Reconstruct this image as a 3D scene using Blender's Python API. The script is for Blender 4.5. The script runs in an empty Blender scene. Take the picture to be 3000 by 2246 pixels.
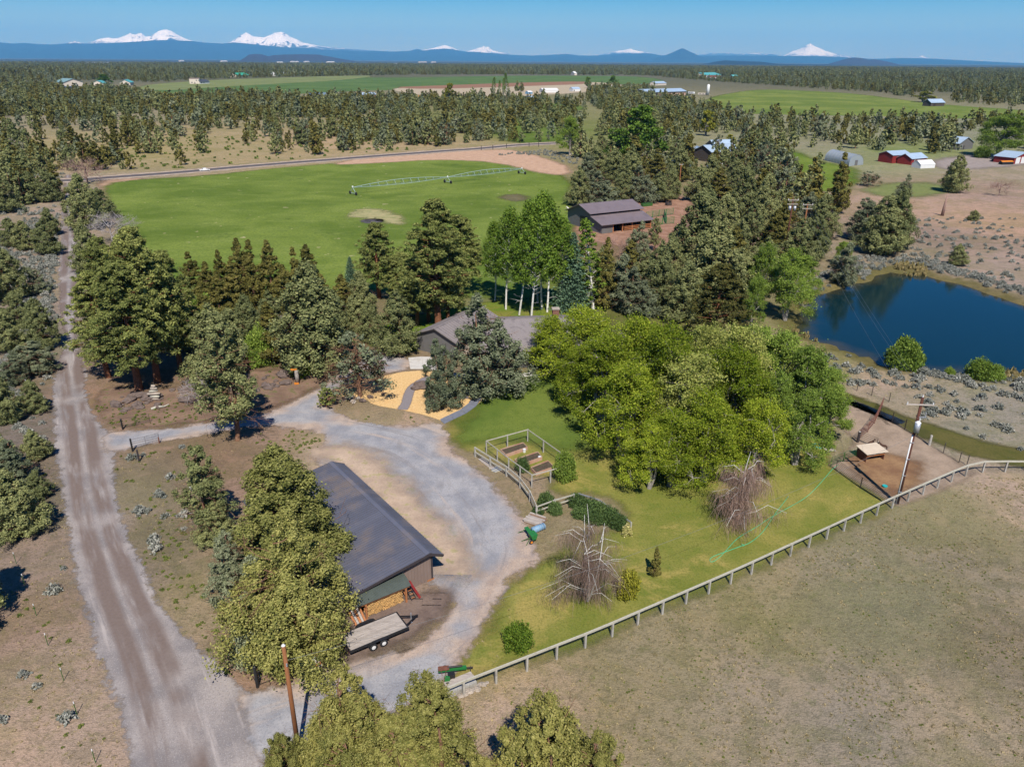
import bpy, math, random
import numpy as np
from mathutils import Vector, Matrix
R = math.radians
rng = np.random.default_rng(7)
random.seed(7)
SC = bpy.context.scene
COL = SC.collection

# ---------------------------------------------------------------- camera
H = 42.0                                   # drone height above ground
FPX, CX, CY = 2200.0, 1500.0, 1123.0       # focal length and centre, photo pixels (3000 x 2246)
PITCH, ROLL = math.atan(946 / FPX), R(0.37)
F_ = Vector((0, math.cos(PITCH), -math.sin(PITCH)))
R0, U0 = Vector((1, 0, 0)), Vector((0, math.sin(PITCH), math.cos(PITCH)))
R_ = R0 * math.cos(ROLL) + U0 * math.sin(ROLL)
U_ = U0 * math.cos(ROLL) - R0 * math.sin(ROLL)
cam = bpy.data.cameras.new('camera')
cam.sensor_width = 36.0
cam.lens = FPX / 3000 * 36.0
cam.clip_start, cam.clip_end = 0.5, 400000
co = bpy.data.objects.new('camera', cam)
m = Matrix((R_, U_, -F_)).transposed().to_4x4()
m.translation = (0, 0, H)
co.matrix_world = m
COL.objects.link(co)
SC.camera = co

# ---------------------------------------------------------------- sky, sun, exposure
SUN_EL, SUN_AZ = R(51), R(8)               # sun stands behind the camera, a little to its right
sun_dir = Vector((math.sin(SUN_AZ) * math.cos(SUN_EL), -math.cos(SUN_AZ) * math.cos(SUN_EL), math.sin(SUN_EL)))
W = bpy.data.worlds.new('World')
SC.world = W
W.use_nodes = True
wn = W.node_tree.nodes
wl = W.node_tree.links
bg = wn['Background']
sky = wn.new('ShaderNodeTexSky')
sky.sky_type = 'NISHITA'
sky.sun_disc = False
sky.sun_elevation = SUN_EL
sky.sun_rotation = math.pi - SUN_AZ        # measured from +Y
sky.altitude = 900
sky.air_density = 1.0
sky.dust_density = 0.0
sky.ozone_density = 4.0
hs = wn.new('ShaderNodeHueSaturation')
hs.inputs['Saturation'].default_value = 2.1
hs.inputs['Hue'].default_value = 0.518
wl.new(sky.outputs[0], hs.inputs['Color'])
wl.new(hs.outputs[0], bg.inputs[0])
bg.inputs[1].default_value = 0.07
sl = bpy.data.lights.new('sun', 'SUN')
sl.energy = 4.9
sl.angle = R(0.53)
sl.color = (1.0, 0.965, 0.92)
so = bpy.data.objects.new('sun', sl)
so.rotation_euler = sun_dir.to_track_quat('Z', 'Y').to_euler()
so.location = (0, 0, 200)
COL.objects.link(so)
SC.view_settings.view_transform = 'Standard'
SC.view_settings.look = 'None'
SC.view_settings.exposure = 0.42
SC.view_settings.gamma = 1.0
SC.render.engine = 'CYCLES'
SC.cycles.max_bounces = 5
SC.cycles.diffuse_bounces = 2
SC.cycles.glossy_bounces = 3
SC.cycles.transmission_bounces = 4
SC.cycles.transparent_max_bounces = 12
SC.cycles.volume_bounces = 1
SC.cycles.use_denoising = True
SC.cycles.caustics_reflective = False
SC.cycles.caustics_refractive = False
SC.cycles.sample_clamp_indirect = 6

# ---------------------------------------------------------------- photo pixel <-> ground
def ray(x, y):
    return F_ + R_ * ((x - CX) / FPX) - U_ * ((y - CY) / FPX)
def at(x, y, z=0.0):
    d = ray(x, y)
    t = (z - H) / d.z
    return Vector((d.x * t, d.y * t, z))
def at_dist(x, y, dist):
    d = ray(x, y)
    t = dist / math.hypot(d.x, d.y)
    return Vector((d.x * t, d.y * t, H + d.z * t))
def proj(P):
    P = np.asarray(P, float) - np.array([0, 0, H])
    zc = P @ np.array(F_)
    return CX + FPX * (P @ np.array(R_)) / zc, CY - FPX * (P @ np.array(U_)) / zc
def rise(bx, by, ty):
    """height of something standing at ground pixel (bx,by) whose top shows at row ty"""
    b = at(bx, by)
    d = math.hypot(b.x, b.y)
    lo, hi = 0.0, 45.0
    for _ in range(40):
        mid = (lo + hi) / 2
        if proj((b.x, b.y, mid))[1] > ty: lo = mid
        else: hi = mid
    return lo
def lin(c):
    return tuple((v / 255 / 12.92 if v / 255 <= .04045 else ((v / 255 + .055) / 1.055) ** 2.4) for v in c)

# ---------------------------------------------------------------- objects
def link(o, parent=None):
    COL.objects.link(o)
    if parent: o.parent = parent
    return o
def tag(o, label=None, cat=None, group=None, kind=None):
    if label: o['label'] = label
    if cat: o['category'] = cat
    if group: o['group'] = group
    if kind: o['kind'] = kind
    return o
def thing(name, label, cat, loc=(0, 0, 0), rz=0.0, group=None, scale=None):
    o = bpy.data.objects.new(name, None)
    o.empty_display_size = 0.3
    o.location = loc
    o.rotation_euler = (0, 0, rz)
    if scale: o.scale = scale
    COL.objects.link(o)
    return tag(o, label, cat, group)
def copy_tree(o, parent=None):
    c = o.copy()
    COL.objects.link(c)
    c.parent = parent
    for ch in list(KIDS.get(o.name, ())):
        copy_tree(ch, c)
    return c
KIDS = {}
class MB:
    def __init__(s): s.v, s.f, s.sm = [], [], False
    def add(s, vs, fs):
        b = len(s.v)
        s.v += [tuple(p) for p in vs]
        s.f += [tuple(i + b for i in f) for f in fs]
        return s
    def box(s, c, d, rz=0.0, ax=None):
        """box centred at c with size d; ax = optional 3x3 axes"""
        c = Vector(c)
        if ax is None:
            ax = (Vector((math.cos(rz), math.sin(rz), 0)), Vector((-math.sin(rz), math.cos(rz), 0)), Vector((0, 0, 1)))
        vs = []
        for k in (-.5, .5):
            for j in (-.5, .5):
                for i in (-.5, .5):
                    vs.append(c + ax[0] * (i * d[0]) + ax[1] * (j * d[1]) + ax[2] * (k * d[2]))
        return s.add(vs, [(0, 2, 3, 1), (4, 5, 7, 6), (0, 1, 5, 4), (2, 6, 7, 3), (0, 4, 6, 2), (1, 3, 7, 5)])
    def beam(s, a, b, w, h=None, up=(0, 0, 1)):
        a, b = Vector(a), Vector(b)
        h = h or w
        x = (b - a)
        L = x.length
        if L < 1e-6: return s
        x.normalize()
        u = Vector(up)
        if abs(x.dot(u)) > .98: u = Vector((0, 1, 0))
        y = u.cross(x).normalized()
        z = x.cross(y)
        return s.box((a + b) / 2, (L, w, h), ax=(x, y, z))
    def tube(s, pts, rad, n=6, cap=True):
        pts = [Vector(p) for p in pts]
        if not hasattr(rad, '__len__'): rad = [rad] * len(pts)
        rings = []
        for i, p in enumerate(pts):
            t = (pts[min(i + 1, len(pts) - 1)] - pts[max(i - 1, 0)])
            if t.length < 1e-9: t = Vector((0, 0, 1))
            t.normalize()
            u = Vector((0, 0, 1)) if abs(t.z) < .9 else Vector((1, 0, 0))
            a = u.cross(t).normalized()
            b = t.cross(a)
            rings.append([p + (a * math.cos(2 * math.pi * k / n) + b * math.sin(2 * math.pi * k / n)) * rad[i] for k in range(n)])
        vs = [v for r in rings for v in r]
        fs = []
        for i in range(len(pts) - 1):
            for k in range(n):
                k2 = (k + 1) % n
                fs.append((i * n + k, i * n + k2, (i + 1) * n + k2, (i + 1) * n + k))
        if cap:
            fs.append(tuple(range(n))[::-1])
            fs.append(tuple((len(pts) - 1) * n + k for k in range(n)))
        return s.add(vs, fs)
    def cyl(s, a, b, r, n=10): return s.tube([a, b], r, n)
    def ring(s, c, axis, R1, r, n=16, m=6):
        axis = Vector(axis).normalized()
        u = Vector((0, 0, 1)) if abs(axis.z) < .9 else Vector((1, 0, 0))
        a = u.cross(axis).normalized(); b = axis.cross(a); c = Vector(c)
        vs, fs = [], []
        for i in range(n):
            t = 2 * math.pi * i / n
            d = a * math.cos(t) + b * math.sin(t)
            for j in range(m):
                p = 2 * math.pi * j / m
                vs.append(c + d * (R1 + r * math.cos(p)) + axis * (r * math.sin(p)))
        for i in range(n):
            for j in range(m):
                fs.append((i * m + j, ((i + 1) % n) * m + j, ((i + 1) % n) * m + (j + 1) % m, i * m + (j + 1) % m))
        return s.add(vs, fs)
    def slab(s, quad, th):
        """thin plate: quad of 4 points, thickness th downwards along its normal"""
        q = [Vector(p) for p in quad]
        n = (q[1] - q[0]).cross(q[3] - q[0]).normalized()
        if n.z < 0: n = -n
        vs = q + [p - n * th for p in q]
        return s.add(vs, [(0, 1, 2, 3), (7, 6, 5, 4), (0, 4, 5, 1), (1, 5, 6, 2), (2, 6, 7, 3), (3, 7, 4, 0)])
    def prism(s, poly, z0, z1):
        n = len(poly)
        vs = [(p[0], p[1], z0) for p in poly] + [(p[0], p[1], z1) for p in poly]
        fs = [tuple(range(n))[::-1], tuple(range(n, 2 * n))]
        fs += [(i, (i + 1) % n, n + (i + 1) % n, n + i) for i in range(n)]
        return s.add(vs, fs)
    def blob(s, c, r, seed=0, jit=.22, seg=8, rings=6):
        g = random.Random(seed)
        c = Vector(c)
        vs = [c + Vector((0, 0, -r[2]))]
        for i in range(1, rings):
            a = math.pi * i / rings
            for k in range(seg):
                t = 2 * math.pi * k / seg
                q = 1 + g.uniform(-jit, jit)
                vs.append(c + Vector((math.sin(a) * math.cos(t) * r[0] * q, math.sin(a) * math.sin(t) * r[1] * q, -math.cos(a) * r[2] * q)))
        vs.append(c + Vector((0, 0, r[2])))
        fs = []
        for k in range(seg):
            fs.append((0, 1 + (k + 1) % seg, 1 + k))
            e = 1 + (rings - 2) * seg
            fs.append((len(vs) - 1, e + k, e + (k + 1) % seg))
        for i in range(rings - 2):
            for k in range(seg):
                a, b = 1 + i * seg + k, 1 + i * seg + (k + 1) % seg
                fs.append((a, b, b + seg, a + seg))
        return s.add(vs, fs)
    def mesh(s, name, mat, smooth=False):
        me = bpy.data.meshes.new(name)
        me.from_pydata(s.v, [], s.f)
        if mat: me.materials.append(mat)
        if smooth: me.polygons.foreach_set('use_smooth', [True] * len(me.polygons))
        me.update()
        return me
    def build(s, name, mat, parent=None, smooth=False):
        o = bpy.data.objects.new(name, s.mesh(name, mat, smooth))
        link(o, parent)
        if parent: KIDS.setdefault(parent.name, []).append(o)
        return o
def part(name, me, parent, loc=None, rot=None):
    o = bpy.data.objects.new(name, me)
    if loc is not None: o.location = loc
    if rot is not None: o.rotation_euler = rot
    link(o, parent)
    KIDS.setdefault(parent.name, []).append(o)
    return o

# ---------------------------------------------------------------- node helper
class NT:
    def __init__(s, name):
        s.m = bpy.data.materials.new(name)
        s.m.use_nodes = True
        s.t = s.m.node_tree
        s.n = s.t.nodes
        s.bsdf = s.n['Principled BSDF']
        s.out = s.n['Material Output']
        s.pos = None
    def L(s, a, b): s.t.links.new(a, b)
    def put(s, sock, v):
        if v is None: return
        if hasattr(v, 'is_output') or isinstance(v, bpy.types.NodeSocket): s.L(v, sock)
        elif hasattr(v, '__len__') and len(v) == 3 and sock.type == 'RGBA': sock.default_value = (*v, 1)
        else: sock.default_value = v
    def P(s):
        if s.pos is None: s.pos = s.n.new('ShaderNodeNewGeometry').outputs['Position']
        return s.pos
    def obj(s): return s.n.new('ShaderNodeTexCoord').outputs['Object']
    def attr(s, name, what='Fac'):
        a = s.n.new('ShaderNodeAttribute'); a.attribute_name = name
        return a.outputs[what]
    def rnd(s): return s.n.new('ShaderNodeObjectInfo').outputs['Random']
    def noise(s, scale, detail=3, rough=.55, vec=None, dist=0.0):
        t = s.n.new('ShaderNodeTexNoise')
        s.put(t.inputs['Vector'], vec if vec is not None else s.P())
        t.inputs['Scale'].default_value = scale
        t.inputs['Detail'].default_value = detail
        t.inputs['Roughness'].default_value = rough
        t.inputs['Distortion'].default_value = dist
        return t.outputs['Fac']
    def scaled(s, v, sc, rz=0):
        t = s.n.new('ShaderNodeMapping')
        s.put(t.inputs['Vector'], v)
        t.inputs['Scale'].default_value = sc
        t.inputs['Rotation'].default_value = (0, 0, rz)
        return t.outputs[0]
    def math(s, op, a, b=None, c=None, clamp=False):
        t = s.n.new('ShaderNodeMath'); t.operation = op; t.use_clamp = clamp
        s.put(t.inputs[0], a); s.put(t.inputs[1], b)
        if c is not None: s.put(t.inputs[2], c)
        return t.outputs[0]
    def rng(s, v, a, b, c=0.0, d=1.0, smooth=True):
        t = s.n.new('ShaderNodeMapRange')
        t.interpolation_type = 'SMOOTHSTEP' if smooth else 'LINEAR'
        s.put(t.inputs[0], v)
        for i, q in enumerate((a, b, c, d)): s.put(t.inputs[1 + i], q)
        return t.outputs[0]
    def mix(s, fac, a, b, mode='MIX'):
        t = s.n.new('ShaderNodeMix'); t.data_type = 'RGBA'; t.blend_type = mode
        s.put(t.inputs[0], fac); s.put(t.inputs[6], a); s.put(t.inputs[7], b)
        return t.outputs[2]
    def bump(s, h, strength=.3, dist=.05):
        t = s.n.new('ShaderNodeBump')
        t.inputs['Strength'].default_value = strength
        t.inputs['Distance'].default_value = dist
        s.L(h, t.inputs['Height'])
        s.L(t.outputs[0], s.bsdf.inputs['Normal'])
    def base(s, c, rough=.9, spec=.2, metal=0.0):
        s.put(s.bsdf.inputs['Base Color'], c)
        s.put(s.bsdf.inputs['Roughness'], rough)
        s.bsdf.inputs['Specular IOR Level'].default_value = spec
        s.bsdf.inputs['Metallic'].default_value = metal
        return s.m
    def alpha(s, a):
        s.put(s.bsdf.inputs['Alpha'], a)
        return s.m
def g3(c, k): return tuple(v * k for v in c)
def paint(name, c, var=.12, scale=3.0, rough=.7, spec=.3, metal=0.0, dirt=None, dscale=.8, bump=0.0, stretch=None, each=0.0):
    """plain procedural material: colour with two noises of wear"""
    n = NT(name)
    v = n.obj()
    if stretch: v = n.scaled(v, stretch)
    a = n.noise(scale, 4, .6, v)
    col = n.mix(n.rng(a, .3, .7), g3(c, 1 - var), g3(c, 1 + var))
    if dirt: col = n.mix(n.rng(n.noise(dscale, 4, .65, v), .5, .72, 0, .75), col, dirt)
    if each: col = n.mix(1, col, n.mix(n.rnd(), (1 - each,) * 3, (1 + each,) * 3), 'MULTIPLY')
    if bump: n.bump(a, bump, .02)
    return n.base(col, rough, spec, metal)
# ================================================================ terrain
KA = 0.80
def alb(c, k=KA): return g3(lin(c), k)
def gpoly(px, smooth=2, closed=True):
    p = np.array([at(x, y)[:2] for x, y in px])
    for _ in range(smooth):
        if closed:
            q = np.roll(p, -1, 0)
            p = np.stack([p * .75 + q * .25, p * .25 + q * .75], 1).reshape(-1, 2)
        else:
            a, b = p[:-1], p[1:]
            m_ = np.stack([a * .75 + b * .25, a * .25 + b * .75], 1).reshape(-1, 2)
            p = np.vstack([p[:1], m_[1:-1], p[-1:]])
    return p
def seg_dist(P, a, b):
    d = b - a
    t = np.clip(((P - a) @ d) / max(d @ d, 1e-9), 0, 1)
    q = P - a - t[:, None] * d
    return np.hypot(q[:, 0], q[:, 1])
def sdf(P, poly):
    """signed distance, positive inside"""
    D = np.full(len(P), 1e9)
    ins = np.zeros(len(P), bool)
    n = len(poly)
    for i in range(n):
        a, b = poly[i], poly[(i + 1) % n]
        D = np.minimum(D, seg_dist(P, a, b))
        c = (a[1] > P[:, 1]) != (b[1] > P[:, 1])
        if c.any():
            xi = a[0] + (P[:, 1] - a[1]) * (b[0] - a[0]) / (b[1] - a[1] + 1e-12)
            ins ^= c & (P[:, 0] < xi)
    return np.where(ins, D, -D)
def line_dist(P, line, lon=False):
    D = np.full(len(P), 1e9); S = np.zeros(len(P)); T = np.zeros(len(P)); run = 0.0
    for i in range(len(line) - 1):
        a, b = line[i], line[i + 1]
        d = seg_dist(P, a, b)
        cr = (b - a)[0] * (P - a)[:, 1] - (b - a)[1] * (P - a)[:, 0]
        k = d < D
        D = np.where(k, d, D); S = np.where(k, np.sign(cr), S)
        if lon:
            L = np.hypot(*(b - a)); t = np.clip(((P - a) @ (b - a)) / max(L * L, 1e-9), 0, 1)
            T = np.where(k, run + t * L, T); run += L
    return (D * S, T) if lon else D * S

POND = gpoly([(2330, 975), (2392, 999), (2472, 1021), (2541, 1053), (2599, 1079), (2671, 1076), (2736, 1087), (2816, 1098), (2936, 1098),
              (3000, 1105), (3150, 1130), (3400, 1120), (3500, 980), (3200, 925), (3000, 886), (2852, 836), (2718, 800), (2660, 792), (2584, 790),
              (2512, 824), (2417, 846), (2365, 862), (2340, 900), (2318, 945)])
_pc = POND.mean(0)
POND = np.array([p + (p - _pc) / np.hypot(*(p - _pc)) * (1.1 * math.sin(i * 1.7) * math.sin(i * .61 + 1) + .8 * math.sin(i * 4.3)) for i, p in enumerate(POND)])
def axis(lo, hi, step, far_lo, far_hi, g=1.13):
    a = list(np.arange(lo, hi + .01, step))
    s, x = step, hi
    while x < far_hi: s *= g; x += s; a.append(x)
    s, x, b = step, lo, []
    while x > far_lo: s *= g; x -= s; b.append(x)
    return np.array(b[::-1] + a)
gx, gy = axis(-80, 135, 1.6, -120000, 120000), axis(22, 165, 1.6, -60000, 160000)
GX, GY = np.meshgrid(gx, gy)
GP = np.stack([GX.ravel(), GY.ravel()], 1)
pd = np.full(len(GP), -1e6)
near = (GP[:, 0] > 20) & (GP[:, 0] < 220) & (GP[:, 1] > 60) & (GP[:, 1] < 220)
pd[near] = sdf(GP[near], POND)
sm = lambda x, a, b: (lambda t: t * t * (3 - 2 * t))(np.clip((x - a) / (b - a), 0, 1))
def ground_z(P):
    P = np.atleast_2d(np.asarray(P, float))[:, :2]
    z = np.zeros(len(P))
    k = (P[:, 0] > 20) & (P[:, 0] < 220) & (P[:, 1] > 60) & (P[:, 1] < 220)
    if k.any():
        d = sdf(P[k], POND)
        z[k] = -2.0 * sm(d, -1.0, 5.0) + .35 * sm(d, -7, -2.5) * (1 - sm(d, -2.5, 0))
    return z
GZ = np.zeros(len(GP))
GZ[near] = -2.0 * sm(pd[near], -1.0, 5.0) + .35 * sm(pd[near], -7, -2.5) * (1 - sm(pd[near], -2.5, 0))
TINT = [((40, 2200), (178, 154, 133)), ((150, 2000), (166, 145, 128)), ((60, 1800), (152, 130, 114)), ((250, 2150), (170, 149, 131)), ((150, 1650), (148, 131, 117)),
        ((80, 1450), (128, 116, 106)), ((90, 1250), (128, 117, 108)), ((100, 1000), (146, 133, 122)), ((60, 820), (162, 144, 130)), ((120, 650), (166, 147, 132)), ((60, 560), (166, 150, 132)),
        ((450, 1600), (134, 122, 105)), ((520, 1400), (142, 126, 112)), ((420, 1450), (150, 136, 118)), ((700, 1400), (152, 127, 110)), ((600, 1760), (150, 136, 110)),
        ((320, 1180), (152, 126, 106)), ((550, 1200), (140, 117, 100)), ((700, 1130), (120, 99, 84)), ((800, 1080), (122, 105, 82)), ((620, 1350), (148, 122, 106)),
        ((1000, 1900), (126, 109, 99)), ((1150, 1880), (126, 109, 99)), ((1000, 2000), (150, 130, 115)), ((800, 1960), (150, 125, 106)), ((1000, 1330), (186, 164, 142)), ((1150, 1700), (150, 132, 118)),
        ((1450, 1900), (172, 152, 104)), ((1450, 2150), (182, 158, 140)), ((1600, 2050), (164, 146, 122)), ((1800, 2000), (146, 134, 106)), ((2000, 1900), (146, 135, 106)),
        ((2200, 1800), (146, 136, 104)), ((2200, 2000), (152, 140, 120)), ((2500, 2100), (146, 136, 120)), ((2800, 2150), (156, 142, 120)), ((2600, 1750), (144, 136, 114)), ((2850, 1650), (144, 133, 112)),
        ((2950, 1450), (176, 156, 138)), ((2950, 1900), (136, 124, 104)), ((2800, 1500), (154, 143, 116)),
        ((2700, 1200), (156, 144, 122)), ((2850, 1250), (150, 144, 128)), ((2950, 1200), (152, 144, 130)), ((2550, 1110), (176, 155, 138)), ((2420, 1080), (150, 145, 105)), ((2450, 1030), (150, 140, 100)),
        ((2750, 700), (154, 134, 122)), ((2900, 650), (186, 155, 134)), ((2700, 600), (182, 154, 136)), ((2950, 780), (170, 150, 138)), ((2600, 720), (152, 140, 120)), ((2850, 560), (170, 146, 134)),
        ((2950, 500), (165, 150, 132)), ((2550, 480), (150, 150, 115)), ((2700, 380), (146, 145, 124)), ((2400, 420), (150, 145, 122)), ((2650, 440), (135, 145, 95)),
        ((1650, 830), (112, 122, 60)), ((1900, 900), (112, 112, 66)), ((2050, 620), (165, 134, 118)), ((1850, 700), (145, 120, 98)), ((1950, 600), (155, 130, 110)), ((1760, 560), (130, 128, 84)), ((2200, 560), (140, 130, 100)),
        ((400, 440), (170, 154, 114)), ((700, 430), (170, 153, 118)), ((1000, 410), (185, 160, 132)), ((1250, 410), (175, 155, 124)), ((200, 330), (152, 142, 122)), ((60, 310), (152, 144, 132)),
        ((900, 330), (152, 142, 116)), ((1500, 385), (112, 128, 62)), ((1300, 350), (125, 128, 78)), ((500, 200), (108, 106, 92)), ((1500, 215), (118, 113, 103)), ((2500, 205), (95, 95, 80)),
        ((2800, 250), (110, 108, 90)), ((300, 215), (98, 96, 84)), ((1500, 188), (82, 88, 84)), ((2500, 192), (78, 84, 76)), ((400, 178), (78, 84, 84)), ((1000, 230), (105, 105, 82)), ((2000, 230), (112, 110, 92))]
def polar(P):
    r = np.hypot(P[:, 0], P[:, 1])
    return np.stack([np.arctan2(P[:, 0], P[:, 1]) * 1.3, np.log(np.maximum(r, 8.0))], 1)
cp = polar(np.array([at(x, y)[:2] for (x, y), _ in TINT]))
cc = np.array([alb(c) for _, c in TINT])
GPp = polar(GP)
Wt = 1.0 / (((GPp[:, None, :] - cp[None]) ** 2).sum(2) + 4e-4) ** 1.6
tint = (Wt @ cc) / Wt.sum(1)[:, None]
_sh = (sm(pd, -3.2, -1.2) * .85)[:, None]                # damp grassy margin round the pond
tint = tint * (1 - _sh) + np.array(alb((112, 104, 62))) * _sh
def mesh_np(name, V, Fq, mat, attrs=(), smooth=False):
    me = bpy.data.meshes.new(name)
    V = np.asarray(V, np.float32); Fq = np.asarray(Fq, np.int32)
    k = Fq.shape[1]
    me.vertices.add(len(V)); me.vertices.foreach_set('co', V.ravel())
    me.loops.add(Fq.size); me.loops.foreach_set('vertex_index', Fq.ravel())
    me.polygons.add(len(Fq)); me.polygons.foreach_set('loop_start', np.arange(len(Fq), dtype=np.int32) * k)
    if smooth: me.polygons.foreach_set('use_smooth', np.ones(len(Fq), bool))
    me.update(calc_edges=True)
    for an, typ, dat in attrs:
        a = me.attributes.new(an, typ, 'POINT')
        if typ == 'FLOAT': a.data.foreach_set('value', np.asarray(dat, np.float32).ravel())
        elif typ == 'FLOAT_VECTOR': a.data.foreach_set('vector', np.asarray(dat, np.float32).ravel())
        else:
            d = np.ones((len(V), 4), np.float32); d[:, :3] = dat
            a.data.foreach_set('color', d.ravel())
    if mat: me.materials.append(mat)
    return me
def grid_faces(nx, ny):
    i = np.arange(nx * ny).reshape(ny, nx)
    return np.stack([i[:-1, :-1], i[:-1, 1:], i[1:, 1:], i[1:, :-1]], -1).reshape(-1, 4)

# bare ground: dirt with dry grass, litter and grey weeds
n = NT('dry_ground')
tc = n.attr('tint', 'Color')
n1, n2, n3, n4 = n.noise(.07, 4, .6), n.noise(.45, 4, .65, dist=.4), n.noise(2.6, 4, .7), n.noise(9.0, 2, .6)
c = n.mix(n.rng(n1, .35, .68, 0, .45), tc, n.mix(1, tc, (1.22, 1.08, .98), 'MULTIPLY'))
c = n.mix(n.rng(n.noise(.045, 4, .65, dist=.7), .47, .56, 0, .8), c, n.mix(1, tc, (.78, .83, .64), 'MULTIPLY'))
c = n.mix(n.rng(n.noise(.11, 5, .7, dist=.9), .56, .66, 0, .75), c, n.mix(1, tc, (1.30, 1.20, 1.12), 'MULTIPLY'))
c = n.mix(n.rng(n2, .47, .63, 0, .62), c, n.mix(1, tc, (.60, .64, .56), 'MULTIPLY'))
c = n.mix(n.rng(n.noise(.95, 5, .7), .54, .66, 0, .55), c, n.mix(1, tc, (.52, .66, .36), 'MULTIPLY'))
c = n.mix(n.rng(n.noise(.16, 5, .7, dist=.8), .50, .62, 0, .55), c, n.mix(1, tc, (.70, .76, .52), 'MULTIPLY'))
c = n.mix(n.rng(n3, .50, .62, 0, .62), c, n.mix(1, tc, (.50, .52, .46), 'MULTIPLY'))
c = n.mix(n.rng(n.noise(5.0, 4, .75), .53, .62, 0, .55), c, n.mix(1, tc, (.48, .50, .44), 'MULTIPLY'))
c = n.mix(n.rng(n4, .55, .66, 0, .55), c, n.mix(1, tc, (1.4, 1.36, 1.3), 'MULTIPLY'))
c = n.mix(n.rng(n.noise(.30, 4, .7, dist=.5), .52, .66, 0, .4), c, n.mix(1, tc, (1.18, 1.10, 1.0), 'MULTIPLY'))
n.bump(n.math('ADD', n3, n.math('MULTIPLY', n4, .6)), .8, .16)
n.base(c, 1.0, .05)
gm = mesh_np('ground', np.column_stack([GP, GZ]), grid_faces(len(gx), len(gy)), n.m, [('tint', 'FLOAT_COLOR', tint)], True)
ground = tag(link(bpy.data.objects.new('ground', gm)), kind='structure')

def sheet(name, poly, layer, mat, cell=1.0, feather=1.0, lines=None, extra=(), z0=None):
    """a ground cover: grid cut to a polygon, its distance to the edge stored for a ragged soft margin"""
    lo, hi = poly.min(0) - feather - cell, poly.max(0) + feather + cell
    xs, ys = np.arange(lo[0], hi[0] + cell, cell), np.arange(lo[1], hi[1] + cell, cell)
    X, Y = np.meshgrid(xs, ys)
    P = np.stack([X.ravel(), Y.ravel()], 1)
    d = sdf(P, poly)
    fq = grid_faces(len(xs), len(ys))
    fq = fq[(d[fq] > -feather).any(1)]
    used, inv = np.unique(fq, return_inverse=True)
    P, d = P[used], d[used]
    z = np.full(len(P), .004 * layer) if z0 is None else np.full(len(P), z0)
    at_ = [('sdf', 'FLOAT', d)]
    if lines is not None:
        la_, lo_ = line_dist(P, lines, True)
        at_ += [('lat', 'FLOAT', la_), ('lon', 'FLOAT_VECTOR', np.column_stack([la_, lo_, np.zeros(len(P))]))]
    me = mesh_np(name, np.column_stack([P, z]), inv.reshape(-1, 4), mat, at_, True)
    return tag(link(bpy.data.objects.new(name, me)), kind='structure')
def edge_alpha(n, f=.5, amp=1.2, sc=.8, amp2=None, sc2=.15):
    d = n.attr('sdf')
    d = n.math('ADD', d, n.math('MULTIPLY', n.math('SUBTRACT', n.noise(sc, 4, .65), .5), amp * 2))
    if amp2: d = n.math('ADD', d, n.math('MULTIPLY', n.math('SUBTRACT', n.noise(sc2, 3, .55), .5), amp2 * 2))
    n.alpha(n.rng(d, -f, f))

# ---- gravel road
ROAD_L = [(400, 2300), (385, 2246), (365, 2123), (317, 2008), (269, 1863), (231, 1719), (197, 1565), (188, 1450), (174, 1371), (156, 1262), (156, 1175), (160, 1117),
          (172, 1065), (184, 1020), (186, 960), (178, 900), (172, 835), (178, 744), (180, 654), (186, 600), (186, 540), (190, 512)]
ROAD_R = [(212, 512), (204, 560), (203, 603), (210, 640), (228, 690), (232, 748), (234, 835), (219, 900), (219, 940), (223, 994), (232, 1034), (248, 1075), (250, 1106), (245, 1132),
          (254, 1168), (262, 1195), (290, 1240), (330, 1275), (345, 1310), (328, 1350), (337, 1407), (348, 1500), (356, 1522), (380, 1589), (423, 1681), (457, 1758), (519, 1844), (610, 1921),
          (673, 2005), (740, 2040), (820, 2080), (840, 2160), (800, 2246), (800, 2300)]
ROAD = gpoly(ROAD_L + ROAD_R, 1)
RC = gpoly([(540, 2300), (500, 2123), (430, 1921), (345, 1719), (290, 1565), (262, 1450), (250, 1371), (236, 1262), (222, 1175), (206, 1110), (208, 1050), (205, 960), (198, 880), (203, 800), (207, 720), (200, 620), (198, 512)], 2, False)
n = NT('road_gravel')
la = n.attr('lat')
ll = n.attr('lon', 'Vector')
along = n.scaled(ll, (1, .10, 1))
nb = n.noise(.5, 4, .6, along)
g = n.mix(n.rng(n.noise(.25, 4, .6), .35, .65), alb((136, 130, 128)), alb((168, 159, 153)))
g = n.mix(n.rng(n.noise(6, 4, .75), .48, .62, 0, .5), g, alb((128, 120, 119)))
g = n.mix(n.rng(n.noise(11, 3, .7), .55, .66, 0, .5), g, alb((206, 198, 192)))
g = n.mix(n.rng(n.noise(1.1, 4, .65, n.scaled(ll, (1, .07, 1))), .53, .7, 0, .45), g, alb((205, 194, 186)))
tr = n.math('ABSOLUTE', n.math('SUBTRACT', n.math('ABSOLUTE', n.math('ADD', la, n.math('MULTIPLY', n.math('SUBTRACT', nb, .5), 1.4))), 1.0))
patch = n.rng(n.noise(.10, 3, .6, n.scaled(ll, (.6, .6, 1))), .36, .48)
trk = n.math('MULTIPLY', n.rng(tr, 1.05, .35), n.math('MULTIPLY', n.rng(nb, .34, .50), patch))
g = n.mix(n.math('MULTIPLY', trk, 1.0), g, n.mix(n.noise(3.5, 4, .7), alb((108, 94, 87)), alb((140, 125, 117))))
n.bump(n.noise(5, 3, .7), .3, .05)
n.base(g, 1.0, .05)
edge_alpha(n, .28, 1.1, .9, .7, .2)
sheet('gravel_road', ROAD, 2, n.m, .8, 1.6, RC)

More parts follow.
